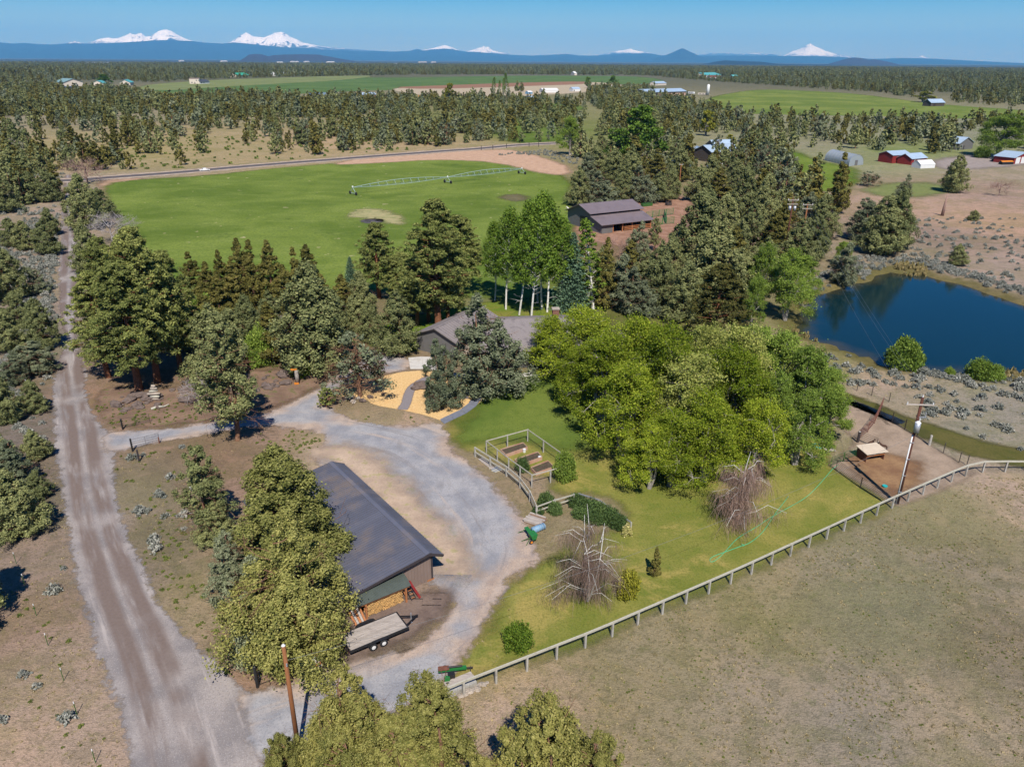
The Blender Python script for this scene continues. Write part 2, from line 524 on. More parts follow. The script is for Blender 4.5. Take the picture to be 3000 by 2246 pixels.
# ---- driveway and yard
DRIVE = gpoly([(300, 1262), (399, 1266), (471, 1259), (598, 1242), (725, 1219), (809, 1201), (874, 1168), (932, 1139), (983, 1103), (1040, 1070), (1080, 1027), (1110, 1015), (1153, 1041),
               (1198, 1049), (1204, 1081), (1102, 1096), (1062, 1112), (990, 1132), (945, 1165), (950, 1200), (1026, 1226), (1080, 1237), (1171, 1250), (1222, 1246), (1285, 1236), (1300, 1262), (1316, 1317),
               (1388, 1362), (1433, 1409), (1483, 1463), (1519, 1502), (1539, 1549), (1566, 1602), (1592, 1632), (1532, 1672), (1486, 1698), (1459, 1742), (1433, 1798), (1396, 1860),
               (1356, 1894), (1322, 1964), (1272, 2040), (1150, 2090), (1000, 2150), (900, 2246), (760, 2246), (690, 2035), (760, 2030), (874, 1992), (949, 1972), (1048, 1932), (1197, 1905),
               (1300, 1830), (1330, 1760), (1250, 1690), (1100, 1480), (900, 1340), (960, 1290), (935, 1268), (863, 1252), (790, 1249), (725, 1251), (634, 1266), (543, 1280), (471, 1295), (384, 1313), (300, 1330)], 1)
n = NT('driveway_gravel')
d = n.attr('sdf')
big = n.noise(.10, 4, .6, dist=.6)
blue = n.mix(n.rng(n.noise(.35, 4, .65), .35, .65), alb((144, 145, 150)), alb((172, 170, 170)))
tan = n.mix(n.rng(n.noise(.5, 4, .65), .35, .65), alb((168, 148, 133)), alb((194, 172, 152)))
f = n.rng(n.math('ADD', d, n.math('MULTIPLY', n.math('SUBTRACT', big, .5), 9.0)), -.4, 1.9)
g = n.mix(f, tan, blue)
ln = n.attr('lon', 'Vector')
g = n.mix(n.rng(n.noise(.35, 4, .65, n.scaled(ln, (1, .12, 1))), .52, .66, 0, .8), g, alb((192, 174, 158)))
g = n.mix(n.rng(n.noise(.9, 3, .6, n.scaled(ln, (1, .05, 1))), .55, .68, 0, .6), g, alb((136, 130, 128)))
g = n.mix(n.rng(n.noise(6, 4, .75), .5, .62, 0, .45), g, alb((120, 118, 120)))
g = n.mix(n.rng(n.noise(11, 3, .7), .56, .66, 0, .45), g, alb((204, 198, 194)))
g = n.mix(n.rng(n.noise(.8, 4, .7, n.scaled(n.P(), (1, .3, 1), R(35))), .52, .7, 0, .4), g, alb((132, 128, 128)))
n.bump(n.noise(6, 3, .7), .3, .04)
n.base(g, 1.0, .05)
edge_alpha(n, .4, 1.3, .8, .8, .15)
LANE = gpoly([(300, 1295), (600, 1258), (800, 1230), (1000, 1262), (1200, 1300), (1330, 1390), (1430, 1500), (1480, 1600), (1450, 1690), (1390, 1790), (1250, 1920), (1050, 2010), (800, 2090), (600, 2150)], 2, False)
sheet('driveway', DRIVE, 3, n.m, .8, 2.2, LANE)

# ---- brown trampled earth round the trailer and beside the road
def dirt_mat(name, a, b, f=.8, amp=1.4, sc=.4, weeds=None):
    n = NT(name)
    g = n.mix(n.rng(n.noise(.4, 5, .65), .35, .65), alb(a), alb(b))
    g = n.mix(n.rng(n.noise(5, 4, .75), .5, .64, 0, .5), g, g3(alb(a), .62))
    g = n.mix(n.rng(n.noise(10, 3, .7), .56, .66, 0, .4), g, g3(alb(b), 1.35))
    if weeds: g = n.mix(n.rng(n.noise(.8, 5, .7), .54, .62, 0, .8), g, alb(weeds))
    n.bump(n.noise(6, 3, .7), .4, .06)
    n.base(g, 1.0, .05)
    edge_alpha(n, f, amp, sc)
    return n.m
sheet('trampled_earth', gpoly([(930, 1860), (1010, 1800), (1200, 1745), (1330, 1720), (1330, 1770), (1250, 1840), (1100, 1905), (960, 1950), (860, 1975), (850, 1920)]), 4,
      dirt_mat('trampled_earth', (112, 96, 88), (136, 118, 106)), .8, 2)
sheet('yard_earth', gpoly([(890, 1330), (960, 1300), (1045, 1306), (1110, 1345), (1200, 1430), (1300, 1535), (1380, 1620), (1390, 1680), (1330, 1690), (1250, 1640), (1080, 1440), (960, 1350)]), 4,
      dirt_mat('yard_earth', (178, 156, 136), (204, 180, 156), 2.0, 2.2, .25, weeds=(168, 158, 112)), .8, 4)
sheet('earth_verge', gpoly([(270, 1165), (330, 1125), (430, 1150), (600, 1120), (760, 1080), (940, 1085), (975, 1100), (880, 1160), (780, 1205), (600, 1235), (400, 1255), (310, 1235)]), 1,
      dirt_mat('verge_earth', (122, 100, 84), (150, 124, 104), weeds=(98, 104, 58)), .8, 2)

# ---- pastures and lawns
def grass_mat(name, a, b, c_, dry=None, f=.8, amp=1.2, sc=.4, amp2=None, sc2=.15, s0=1.0, dscale=.12, dlo=.5):
    n = NT(name)
    g = n.mix(n.rng(n.noise(.09 * s0, 4, .6, dist=.5), .38, .64), alb(a), alb(b))
    g = n.mix(n.rng(n.noise(.6 * s0, 5, .7), .45, .7, 0, .6), g, alb(c_))
    if dry: g = n.mix(n.rng(n.noise(dscale, 5, .65, dist=.6), dlo, dlo + .16, 0, .85), g, alb(dry))
    g = n.mix(n.rng(n.noise(1.7 * s0, 5, .75), .5, .66, 0, .45), g, g3(alb(b), .8))
    hi = n.noise(5 * s0, 4, .75)
    g = n.mix(n.rng(hi, .42, .70, 0, .55), g, g3(alb(c_), .5))
    n.bump(hi, .5, .1)
    n.base(g, 1.0, .05)
    edge_alpha(n, f, amp, sc, amp2, sc2)
    return n.m
FIELD = gpoly([(300, 552), (344, 530), (620, 514), (760, 497), (960, 480), (1100, 472), (1260, 465), (1400, 467), (1480, 477), (1560, 492), (1672, 520), (1668, 600), (1690, 680), (1600, 760), (1560, 900), (1440, 870),
               (1000, 846), (800, 860), (600, 900), (450, 830), (372, 720), (335, 615)], 1)
n = NT('field_grass')
g = n.mix(n.rng(n.noise(.035, 5, .6, dist=.5), .36, .64), alb((98, 118, 46)), alb((126, 142, 64)))
g = n.mix(n.rng(n.noise(.2, 5, .7, n.scaled(n.P(), (.5, 1, 1))), .48, .72, 0, .55), g, alb((142, 154, 82)))
g = n.mix(n.rng(n.noise(.09, 5, .7), .60, .68, 0, .6), g, alb((78, 98, 42)))
g = n.mix(n.rng(n.noise(.5, 5, .75, n.scaled(n.P(), (.35, 1, 1))), .5, .66, 0, .5), g, alb((106, 122, 54)))
hi = n.noise(1.4, 4, .75)
g = n.mix(n.rng(hi, .42, .70, 0, .6), g, alb((70, 90, 40)))
g = n.mix(n.rng(n.noise(.28, 2, .5), .70, .74, 0, .7), g, alb((190, 176, 140)))
n.bump(hi, .5, .25)
n.base(g, 1.0, .05)
edge_alpha(n, 2.0, 2.5, .12)
sheet('pasture_field', FIELD, 2, n.m, 2.5, 6)
sheet('pasture_headland', gpoly([(285, 545), (300, 522), (420, 520), (430, 535), (360, 545), (330, 580), (360, 640), (320, 600)]), 1, dirt_mat('headland_earth', (164, 136, 110), (184, 152, 126), 2, 2, .15), 2, 5)
sheet('field_margin_earth', gpoly([(960, 484), (1040, 466), (1180, 455), (1300, 444), (1420, 440), (1500, 438), (1570, 455), (1640, 478), (1668, 492), (1668, 512), (1600, 512), (1480, 480), (1380, 470), (1260, 468), (1100, 478)]), 3,
      dirt_mat('margin_earth', (186, 152, 126), (204, 170, 142), 2.5, 2.5, .1), 2, 6)
sheet('burn_patch', gpoly([(1055, 645), (1090, 640), (1125, 642), (1128, 650), (1095, 655), (1060, 653)]), 3, dirt_mat('burnt_ash', (92, 88, 92), (118, 112, 114), .6, .8, .4), 1, 2)
sheet('bare_pasture_patch', gpoly([(1010, 640), (1050, 612), (1110, 612), (1170, 632), (1190, 648), (1160, 660), (1060, 636)]), 3, dirt_mat('bare_patch', (150, 150, 100), (180, 168, 124), 2.5, 5, .25), 1.5, 5)
sheet('muddy_pasture_patch', gpoly([(1460, 575), (1500, 568), (1540, 572), (1545, 588), (1490, 590)]), 3, dirt_mat('mud_patch', (104, 100, 70), (122, 112, 84), 2, 3, .25), 1.5, 4)
LAWN = gpoly([(1303, 1265), (1330, 1225), (1400, 1180), (1430, 1125), (1450, 1108), (1560, 1090), (1700, 1050), (2000, 1000), (2250, 1000), (2380, 1100), (2440, 1230), (2425, 1355), (2470, 1395), (2600, 1466), (2604, 1486),
              (2376, 1594), (2151, 1696), (1961, 1780), (1751, 1872), (1640, 1922), (1500, 1935), (1390, 1985), (1340, 1985), (1370, 1905), (1425, 1850), (1460, 1795), (1480, 1735), (1520, 1692), (1600, 1650), (1660, 1600), (1720, 1560), (1840, 1550),
              (1835, 1500), (1760, 1440), (1650, 1445), (1600, 1430), (1640, 1400), (1560, 1390), (1420, 1330), (1350, 1320)], 1)
lawn_m = grass_mat('lawn_grass', (120, 126, 56), (150, 144, 76), (104, 120, 48), (174, 156, 90), 1.0, 1.2, .5, .8, .15, dscale=.16, dlo=.50)
sheet('lawn', LAWN, 1, lawn_m, .9, 2.5)
green_m = grass_mat('watered_lawn', (100, 120, 52), (118, 132, 60), (88, 110, 44), None, 2.0, 2.5, .25)
sheet('lawn_green_part', gpoly([(1330, 1300), (1345, 1240), (1410, 1190), (1440, 1120), (1560, 1095), (1700, 1060), (1950, 1100), (1950, 1200), (1800, 1270), (1660, 1330), (1560, 1290), (1460, 1290)]), 2, green_m, 1, 5)
sheet('back_lawn', gpoly([(1080, 1010), (1100, 960), (1200, 925), (1330, 905), (1450, 880), (1620, 870), (1700, 900), (1690, 960), (1500, 1000), (1280, 1010), (1190, 1035), (1120, 1030)]), 1, grass_mat('back_lawn_grass', (96, 122, 38), (122, 134, 52), (80, 108, 30), (140, 134, 66)), 1.2, 2.5)
# ---- paved road beyond the field
def ribbon(line_px, w, grow=0.0):
    l = gpoly(line_px, 2, False)
    t = np.gradient(l, axis=0); t /= np.hypot(t[:, 0], t[:, 1])[:, None]
    nn = np.stack([-t[:, 1], t[:, 0]], 1)
    return np.vstack([l + nn * w / 2, (l - nn * w / 2)[::-1]])
PAVED = [(150, 530), (215, 528), (290, 522), (344, 518), (471, 509), (580, 500), (711, 488), (874, 475), (1008, 465), (1117, 456), (1243, 447), (1316, 441), (1400, 436), (1509, 425), (1617, 420), (1700, 416)]
n = NT('asphalt')
n.base(n.mix(n.noise(.3, 4, .6), alb((82, 78, 80)), alb((112, 106, 105))), .95, .1)
edge_alpha(n, .5, .5, .4)
sheet('paved_road_shoulder', ribbon(PAVED, 13), 4, dirt_mat('shoulder_gravel', (168, 150, 132), (196, 178, 158), 1.5, 2, .2), 2, 3)
sheet('paved_road', ribbon(PAVED, 5.6), 5, n.m, 1.5, 1.0)
# ---- wood chip bed, garden path, walkway of slabs, aprons
CHIPS = gpoly([(966, 1152), (1000, 1134), (1100, 1106), (1204, 1084), (1290, 1090), (1395, 1112), (1410, 1150), (1424, 1160), (1400, 1185), (1352, 1207), (1300, 1236), (1284, 1229), (1245, 1216), (1180, 1201), (1090, 1186), (1075, 1168), (1000, 1160)], 1)
n = NT('wood_chips')
v = n.noise(4.0, 4, .75)
g = n.mix(n.rng(v, .3, .7), alb((204, 164, 108)), alb((240, 206, 150)))
g = n.mix(n.rng(n.noise(.5, 4, .6), .5, .7, 0, .4), g, alb((226, 178, 118)))
n.bump(v, .6, .06)
n.base(g, 1.0, .05)
edge_alpha(n, .12, .12, 2)
sheet('wood_chip_bed', CHIPS, 4, n.m, .5, .4)
n = NT('path_gravel')
n.base(n.mix(n.noise(5, 4, .7), alb((116, 110, 112)), alb((160, 152, 152))), 1.0, .05)
edge_alpha(n, .15, .2, 1.5)
sheet('garden_path', ribbon([(1178, 1200), (1192, 1178), (1196, 1155), (1206, 1135), (1235, 1115), (1262, 1104)], 1.3), 5, n.m, .3, .4)
sheet('gravel_bed_strip', ribbon([(1330, 1160), (1350, 1165), (1372, 1163)], .9), 5, n.m, .3, .3)
sheet('gravel_bed_strip', ribbon([(1310, 1185), (1335, 1188), (1352, 1186)], .9), 5, n.m, .3, .3)
slab_m = paint('slate_slab', alb((120, 124, 136)), .1, 2, .8)
conc_m = paint('concrete', alb((206, 202, 194)), .06, 1.2, .9, dirt=alb((170, 160, 148)))
def strip(name, left, right, mat, top=.05, gap=.03, label=None):
    """slabs laid between two edge lines"""
    root = thing(name, None, None)
    root['kind'] = 'structure'
    for i in range(len(left) - 1):
        q = [at(*left[i]), at(*right[i]), at(*right[i + 1]), at(*left[i + 1])]
        c_ = sum(q, Vector()) / 4
        q = [p + (c_ - p).normalized() * gap for p in q]
        MB().prism([(p.x, p.y) for p in q], 0.0, top).build('slab', mat, root)
    return root
strip('walkway', [(1288, 1229), (1315, 1216), (1347, 1201), (1372, 1182), (1386, 1160), (1394, 1138), (1397, 1112)],
      [(1301, 1242), (1330, 1228), (1366, 1211), (1395, 1190), (1411, 1166), (1419, 1140), (1421, 1112)], slab_m)
strip('garage_apron', [(1196, 1048), (1236, 1045), (1262, 1046)], [(1202, 1081), (1240, 1081), (1290, 1086)], conc_m, .06)
strip('house_path', [(1270, 1092), (1340, 1096), (1440, 1098), (1520, 1096), (1560, 1090)], [(1290, 1104), (1345, 1106), (1440, 1108), (1524, 1106), (1562, 1100)], conc_m, .06)
# ---- corral, ditch, barnyard, far fields
sheet('corral_earth', gpoly([(2432, 1164), (2500, 1172), (2562, 1201), (2640, 1250), (2725, 1302), (2823, 1367), (2870, 1386), (2740, 1440), (2625, 1486), (2599, 1460), (2454, 1375), (2425, 1362), (2470, 1330), (2515, 1291), (2454, 1248)], 1), 2,
      dirt_mat('corral_earth', (148, 130, 112), (172, 152, 132), .6, .6, .5), .8, 1.2)
sheet('straw_litter', gpoly([(2490, 1350), (2520, 1320), (2600, 1322), (2680, 1350), (2700, 1400), (2640, 1450), (2600, 1450), (2530, 1400)]), 3, dirt_mat('straw_litter', (132, 100, 76), (160, 128, 94), 1.5, 2.5, .3), .8, 4)
DITCH = [(2370, 1125), (2410, 1145), (2480, 1175), (2560, 1205), (2640, 1240), (2740, 1270), (2850, 1310), (3000, 1345), (3200, 1380)]
sheet('ditch_bank', ribbon(DITCH, 5.0), 1, grass_mat('ditch_grass', (92, 92, 46), (112, 104, 62), (76, 84, 38), None, .8, 1.0, .5), .7, 1.5)
n = NT('ditch_water'); n.base(alb((34, 42, 44)), .12, .5); edge_alpha(n, .2, .5, .5)
sheet('ditch_water', ribbon(DITCH[:5], 1.9), 2, n.m, .5, .5)
sheet('barnyard_earth', gpoly([(1672, 690), (1690, 640), (1720, 610), (1900, 590), (1990, 570), (2040, 600), (2000, 660), (1960, 720), (1900, 730), (1800, 720)]), 1, dirt_mat('barnyard', (146, 110, 90), (172, 136, 114), 1.5, 2, .2), 1.5, 4)
def far_field(pts, a, b, c_, name='far_field', layer=1, kind='g'):
    m_ = grass_mat(name, a, b, c_, None, 4, 6, .05, s0=.15) if kind == 'g' else dirt_mat(name, a, b, 4, 6, .05)
    sheet(name, gpoly(pts, 1), layer, m_, 10, 16)
far_field([(470, 262), (560, 246), (620, 236), (900, 226), (1150, 228), (1300, 226), (1500, 222), (1760, 222), (1900, 226), (1960, 240), (1900, 247), (1500, 252), (1250, 262), (1000, 268), (800, 280), (600, 282), (430, 270)], (88, 114, 62), (106, 128, 74), (80, 106, 56), 'green_farm_field')
far_field([(380, 262), (440, 246), (640, 234), (700, 232), (1000, 222), (1110, 222), (1000, 236), (800, 246), (600, 258), (480, 266)], (124, 134, 84), (140, 146, 98), (112, 124, 74), 'dry_farm_field', 2)
far_field([(1130, 260), (1250, 256), (1500, 247), (1720, 240), (1830, 246), (1800, 262), (1600, 280), (1400, 285), (1220, 280)], (172, 158, 132), (192, 176, 150), None, 'bare_farm_field', 2, 'd')
far_field([(1140, 256), (1250, 252), (1500, 243), (1720, 238), (1740, 246), (1500, 254), (1250, 262)], (140, 104, 82), (158, 122, 98), None, 'tilled_strip', 3, 'd')
far_field([(2060, 292), (2140, 272), (2240, 261), (2400, 268), (2520, 276), (2700, 300), (2830, 312), (2990, 322), (3060, 330), (3060, 342), (2940, 344), (2760, 350), (2600, 340), (2360, 338), (2160, 332), (2080, 314)], (108, 126, 56), (136, 146, 74), (94, 114, 48), 'irrigated_field')
far_field([(1480, 352), (1560, 345), (1640, 356), (1700, 385), (1690, 402), (1620, 418), (1490, 420), (1450, 385)], (92, 114, 46), (116, 132, 62), (80, 102, 40), 'meadow')
far_field([(1560, 312), (1640, 300), (1720, 312), (1700, 326), (1600, 334)], (96, 116, 50), (118, 132, 66), (80, 102, 40), 'meadow')
far_field([(1910, 290), (2010, 288), (2060, 320), (1980, 350), (1900, 330)], (104, 126, 56), (126, 140, 72), (90, 112, 46), 'barn_meadow')
far_field([(2150, 440), (2260, 420), (2400, 470), (2520, 500), (2500, 560), (2350, 560), (2200, 500)], (98, 122, 42), (124, 140, 60), (86, 112, 36), 'neighbour_lawn')
far_field([(2500, 555), (2640, 530), (2800, 540), (2760, 575), (2600, 580)], (128, 136, 82), (148, 148, 100), (110, 124, 70), 'dirt_track_meadow', 2)
far_field([(760, 186), (900, 184), (1100, 196), (1060, 204), (860, 196)], (128, 130, 92), (144, 142, 108), (112, 118, 80), 'distant_pale_field')
far_field([(2720, 470), (2830, 455), (2950, 448), (3050, 460), (3050, 478), (2900, 490), (2760, 500)], (150, 138, 130), (166, 154, 146), None, 'neighbour_yard', 2, 'd')

# ---- pond
n = NT('pond_water')
n.bump(n.noise(2.2, 4, .65, n.scaled(n.P(), (1, 2.2, 1), .5)), .10, .05)
dd_ = n.math('ADD', n.attr('sdf'), n.math('MULTIPLY', n.math('SUBTRACT', n.noise(.35, 4, .6), .5), 5.0))
deep = n.mix(n.noise(.05, 2, .5), (.003, .018, .024), (.004, .022, .028))
n.base(n.mix(n.rng(dd_, 0, 4.5), (.040, .038, .020), deep), .09, .42)
n.bsdf.inputs['IOR'].default_value = 1.333
sheet('pond_water', POND, 0, n.m, 1.5, 1.6, z0=-.42)

# ================================================================ mountains
from mathutils import noise as mnoise
def massif(name, prof, dist, depth, mat, rough=.10, foot=0.0, seed=0.0, rows=26, step=3.0, sharp=1.0):
    """heightfield whose skyline follows prof (photo pixels) at a real distance in metres"""
    xs = np.arange(prof[0][0], prof[-1][0] + .1, step)
    ys = np.interp(xs, [p[0] for p in prof], [p[1] for p in prof])
    V = []
    for x, y in zip(xs, ys):
        top = at_dist(x, y, dist)
        hz = max(top.z - H, 1.0)
        dirv = Vector((top.x, top.y, 0)).normalized()
        col = []
        for j in range(rows):
            u = j / (rows - 1) * 2 - 1                       # -1 front foot, 0 crest, 1 back foot
            r = dist + u * depth
            k = (1 - abs(u)) ** sharp
            p = dirv * r
            q = Vector((p.x / dist * 26 + seed, p.y / dist * 26, seed))
            nz = mnoise.fractal(q * 2.0, .9, 2.1, 6) * rough + (1 - abs(mnoise.noise(q * 3.0)) * 2) * rough * .5
            z = hz * (k + nz * min(1, abs(u) * 3.0) * min(1, (1 - abs(u)) * 4))
            col.append((p.x, p.y, max(z, -40.0) + foot - 20 * (abs(u) > .99)))
        V += col
    f_ = grid_faces(rows, len(xs))
    me = mesh_np(name, V, f_, mat, (), True)
    return tag(link(bpy.data.objects.new(name, me)), kind='structure')
def rock_mat(name, forest, rock, snow_z=None, band=300, cover=.5):
    n = NT(name)
    sepz = n.n.new('ShaderNodeSeparateXYZ'); n.L(n.P(), sepz.inputs[0])
    g = n.mix(n.noise(.0012, 5, .65), forest, rock)
    if snow_z is not None:
        hn = n.noise(.0011, 6, .68, dist=1.2)
        nn_ = n.n.new('ShaderNodeNewGeometry')
        sx = n.n.new('ShaderNodeSeparateXYZ'); n.L(nn_.outputs['Normal'], sx.inputs[0])
        lvl = n.math('ADD', sepz.outputs[2], n.math('MULTIPLY', n.math('SUBTRACT', hn, .5), band * 5))
        lvl = n.math('ADD', lvl, n.math('MULTIPLY', n.math('SUBTRACT', sx.outputs[2], .75), band * 2.0))
        rk = n.math('MULTIPLY', n.rng(n.noise(.0021, 6, .7, n.scaled(n.P(), (1, .35, .5)), .8), .53, .62), n.rng(n.noise(.0005, 3, .5), .42, .58))
        lvl = n.math('SUBTRACT', lvl, n.math('MULTIPLY', rk, band * 5))
        g = n.mix(n.rng(lvl, snow_z - band * .5, snow_z + band * .5), g, (.86, .88, .92))
    n.base(g, .9, .1)
    return n.m
forest_far = rock_mat('far_forest', (.016, .026, .024), (.026, .034, .030))
snow_a = rock_mat('snow_peaks', (.03, .035, .04), (.09, .09, .10), 860, 240)
snow_b = rock_mat('snow_cones', (.03, .035, .04), (.10, .10, .11), 520, 240)
snow_c = rock_mat('patchy_snow', (.03, .04, .045), (.07, .08, .09), 640, 160)
brown_b = rock_mat('butte', (.034, .032, .034), (.055, .044, .042))
massif('foothills', [(-420, 150), (-250, 140), (-120, 128), (0, 120), (35, 124), (70, 122), (110, 125), (150, 127), (200, 123), (260, 124), (330, 122), (400, 118), (450, 114), (500, 113), (560, 116), (600, 121), (655, 124),
                     (680, 120), (720, 124), (760, 128), (820, 135), (880, 137), (930, 141), (1000, 146), (1080, 150), (1180, 155), (1260, 160)], 42000, 7000, forest_far, .10, seed=3.1)
massif('snow_range_south', [(185, 126), (196, 122), (206, 120), (218, 117), (234, 121), (255, 124), (272, 118), (290, 110), (318, 106), (330, 109), (348, 108), (362, 102), (374, 97), (380, 92), (386, 96), (396, 97), (405, 94), (413, 91),
                            (418, 97), (428, 104), (440, 102), (455, 92), (470, 85), (488, 82), (500, 86), (515, 96), (535, 106), (555, 114), (585, 122), (620, 126), (645, 128)], 52000, 5000, snow_a, .13, seed=1.7, step=2.0)
massif('snow_range_middle', [(650, 128), (676, 119), (692, 108), (708, 98), (720, 91), (730, 95), (742, 103), (760, 104), (772, 106), (780, 103), (790, 99), (806, 92), (822, 90), (828, 91), (840, 97), (855, 106), (870, 113), (885, 121),
                             (910, 126), (940, 132), (980, 137), (1030, 141), (1080, 145), (1110, 147)], 52000, 5000, snow_a, .13, seed=5.2, step=2.0)
massif('middle_hills', [(960, 150), (1000, 143), (1060, 148), (1100, 146), (1150, 148), (1200, 146), (1222, 140), (1240, 145), (1262, 142), (1300, 139), (1330, 142), (1360, 148), (1400, 150), (1450, 153), (1500, 158), (1560, 160), (1610, 158),
                        (1660, 155), (1700, 160), (1760, 160), (1800, 156), (1850, 154), (1900, 153), (1930, 158), (1990, 164), (2060, 160), (2130, 160), (2250, 160), (2330, 161), (2420, 162), (2500, 166), (2560, 170), (2640, 167), (2740, 169),
                        (2850, 175), (2950, 180), (3100, 186), (3300, 190)], 42000, 7000, forest_far, .10, seed=8.8)
massif('snow_peak_patchy', [(1230, 146), (1270, 138), (1290, 132), (1302, 129), (1312, 132), (1326, 137), (1345, 146)], 56000, 4500, snow_c, .12, seed=2.2, step=2)
massif('snow_peak_jagged', [(1365, 149), (1385, 144), (1400, 138), (1412, 135), (1416, 131), (1422, 136), (1430, 134), (1442, 143), (1462, 150), (1490, 154)], 58000, 4000, snow_b, .12, seed=4.4, step=1.5)
massif('snow_peak_fingered', [(1750, 160), (1780, 154), (1805, 147), (1830, 144), (1848, 140), (1858, 144), (1872, 147), (1890, 150), (1920, 157)], 58000, 4000, snow_c, .12, seed=6.1, step=1.5)
massif('black_butte', [(1910, 170), (1940, 162), (1970, 150), (1985, 143), (1998, 137), (2006, 139), (2018, 146), (2036, 154), (2056, 163), (2080, 170)], 36000, 3500, forest_far, .06, seed=9.9)
massif('snow_ridge_far', [(2040, 160), (2070, 155), (2090, 152), (2110, 155), (2132, 151), (2150, 156), (2180, 155), (2216, 153), (2240, 157), (2258, 155), (2280, 160)], 60000, 4000, snow_c, .12, seed=7.3, step=2)
massif('snow_cone_mountain', [(2285, 164), (2305, 157), (2320, 148), (2340, 142), (2355, 134), (2368, 126), (2375, 123), (2380, 127), (2392, 134), (2405, 140), (2418, 146), (2430, 150), (2442, 154), (2470, 160), (2500, 166)], 64000, 5000, snow_b, .13, seed=2.9, step=1.5)
massif('distant_snow_tip', [(2685, 168), (2696, 162), (2702, 160), (2710, 164), (2722, 169)], 70000, 2500, snow_b, .08, seed=1.2, step=2)
massif('brown_butte', [(700, 172), (715, 163), (728, 153), (745, 151), (765, 152), (785, 158), (800, 155), (830, 153), (880, 152), (930, 153), (970, 160), (1010, 168), (1040, 172)], 17000, 2600, brown_b, .07, seed=3.3)
massif('long_dark_hill', [(2060, 182), (2090, 175), (2120, 170), (2180, 172), (2230, 174), (2280, 180), (2360, 184), (2500, 186)], 16000, 2400, forest_far, .06, seed=5.5)
massif('round_butte', [(2420, 184), (2450, 175), (2480, 166), (2505, 162), (2525, 164), (2545, 169), (2565, 168), (2590, 172), (2615, 178), (2640, 184)], 20000, 2600, brown_b, .07, seed=7.7)
# ---- haze
bx = MB().box((0, 45000, 1700 - 22), (190000, 130000, 3480))
n = NT('air_haze')
n.n.remove(n.bsdf)
pv = n.n.new('ShaderNodeVolumePrincipled')
pv.inputs['Color'].default_value = (.14, .50, 1.0, 1)
pv.inputs['Absorption Color'].default_value = (.35, .35, .35, 1)
pv.inputs['Density'].default_value = 3.0e-5
pv.inputs['Density Attribute'].default_value = ''
pv.inputs['Temperature Attribute'].default_value = ''
try: n.m.cycles.homogeneous_volume = True
except Exception: pass
pv.inputs['Anisotropy'].default_value = 0.0
n.L(pv.outputs[0], n.out.inputs['Volume'])
HAZE = bx.build('haze', n.m)
tag(HAZE, 'thin blue air over the plain and the mountains', 'haze', kind='stuff')
# ================================================================ vegetation: meshes
def unit(N, g):
    v = g.normal(size=(N, 3))
    return v / np.linalg.norm(v, axis=1)[:, None]
def quads(C, S, g, ratio=.62, along=None, jit=.55, v=None, cl=None, face=None, fj=.75):
    """one small leaf-spray face per centre; along = direction the spray points"""
    N = len(C)
    a = unit(N, g) if along is None else along + unit(N, g) * jit
    a /= np.linalg.norm(a, axis=1)[:, None]
    if face is not None:
        nrm = face + unit(N, g) * fj
        a = np.cross(nrm, unit(N, g)); a /= np.linalg.norm(a, axis=1)[:, None] + 1e-9
        b = np.cross(nrm, a)
    else:
        b = np.cross(a, unit(N, g))
    b /= np.linalg.norm(b, axis=1)[:, None] + 1e-9
    S = np.asarray(S)[:, None]
    A, B = a * S, b * S * ratio
    V = np.stack([C - A, C + B - A * .1, C + A, C - B - A * .1], 1).reshape(-1, 3)
    Fq = np.arange(N * 4).reshape(-1, 4)
    v = g.random(N) if v is None else v
    cl = g.random(N) if cl is None else cl
    return V, Fq, np.repeat(v, 4), np.repeat(cl, 4)
def leaf_mesh(name, parts, mat):
    off, VV, FF, vv, cc_ = 0, [], [], [], []
    for V, Fq, v, cl in parts:
        VV.append(V); FF.append(Fq + off); vv.append(v); cc_.append(cl); off += len(V)
    return mesh_np(name, np.vstack(VV), np.vstack(FF), mat, [('v', 'FLOAT', np.concatenate(vv)), ('cl', 'FLOAT', np.concatenate(cc_))])
def leaf_mat(name, dark, mid, light, trans=.22, spread=.24, k=1.34):
    n = NT(name)
    n.n.remove(n.bsdf)
    c_ = n.mix(n.attr('cl'), g3(lin(dark), k), g3(lin(mid), k))
    c_ = n.mix(n.rng(n.attr('v'), .35, 1.0, 0, .8), c_, g3(lin(light), k))
    r_ = n.rnd()
    c_ = n.mix(1, c_, n.mix(r_, (1 - spread, 1 - spread * .9, 1 - spread), (1 + spread, 1 + spread * .8, 1 + spread * .6)), 'MULTIPLY')
    d_, t_, m_ = n.n.new('ShaderNodeBsdfDiffuse'), n.n.new('ShaderNodeBsdfTranslucent'), n.n.new('ShaderNodeMixShader')
    n.L(c_, d_.inputs[0]); n.L(n.mix(1, c_, (1.15, 1.2, .7), 'MULTIPLY'), t_.inputs[0])
    m_.inputs[0].default_value = trans
    n.L(d_.outputs[0], m_.inputs[1]); n.L(t_.outputs[0], m_.inputs[2]); n.L(m_.outputs[0], n.out.inputs[0])
    return n.m
def bark(name, a, b, scale=(6, 6, 1.2)):
    n = NT(name)
    w_ = n.noise(2.2, 4, .7, n.scaled(n.obj(), scale))
    n.bump(w_, .6, .05)
    return n.base(n.mix(n.rng(w_, .35, .65), lin(a), lin(b)), .95, .1)
M_JUN = leaf_mat('juniper_foliage', (76, 84, 54), (106, 111, 72), (134, 135, 92), .12)
M_JUNY = leaf_mat('juniper_foliage_yellow', (84, 88, 46), (116, 116, 64), (146, 142, 86), .12)
M_JUNG = leaf_mat('juniper_foliage_grey', (76, 84, 64), (100, 107, 82), (124, 128, 104), .12)
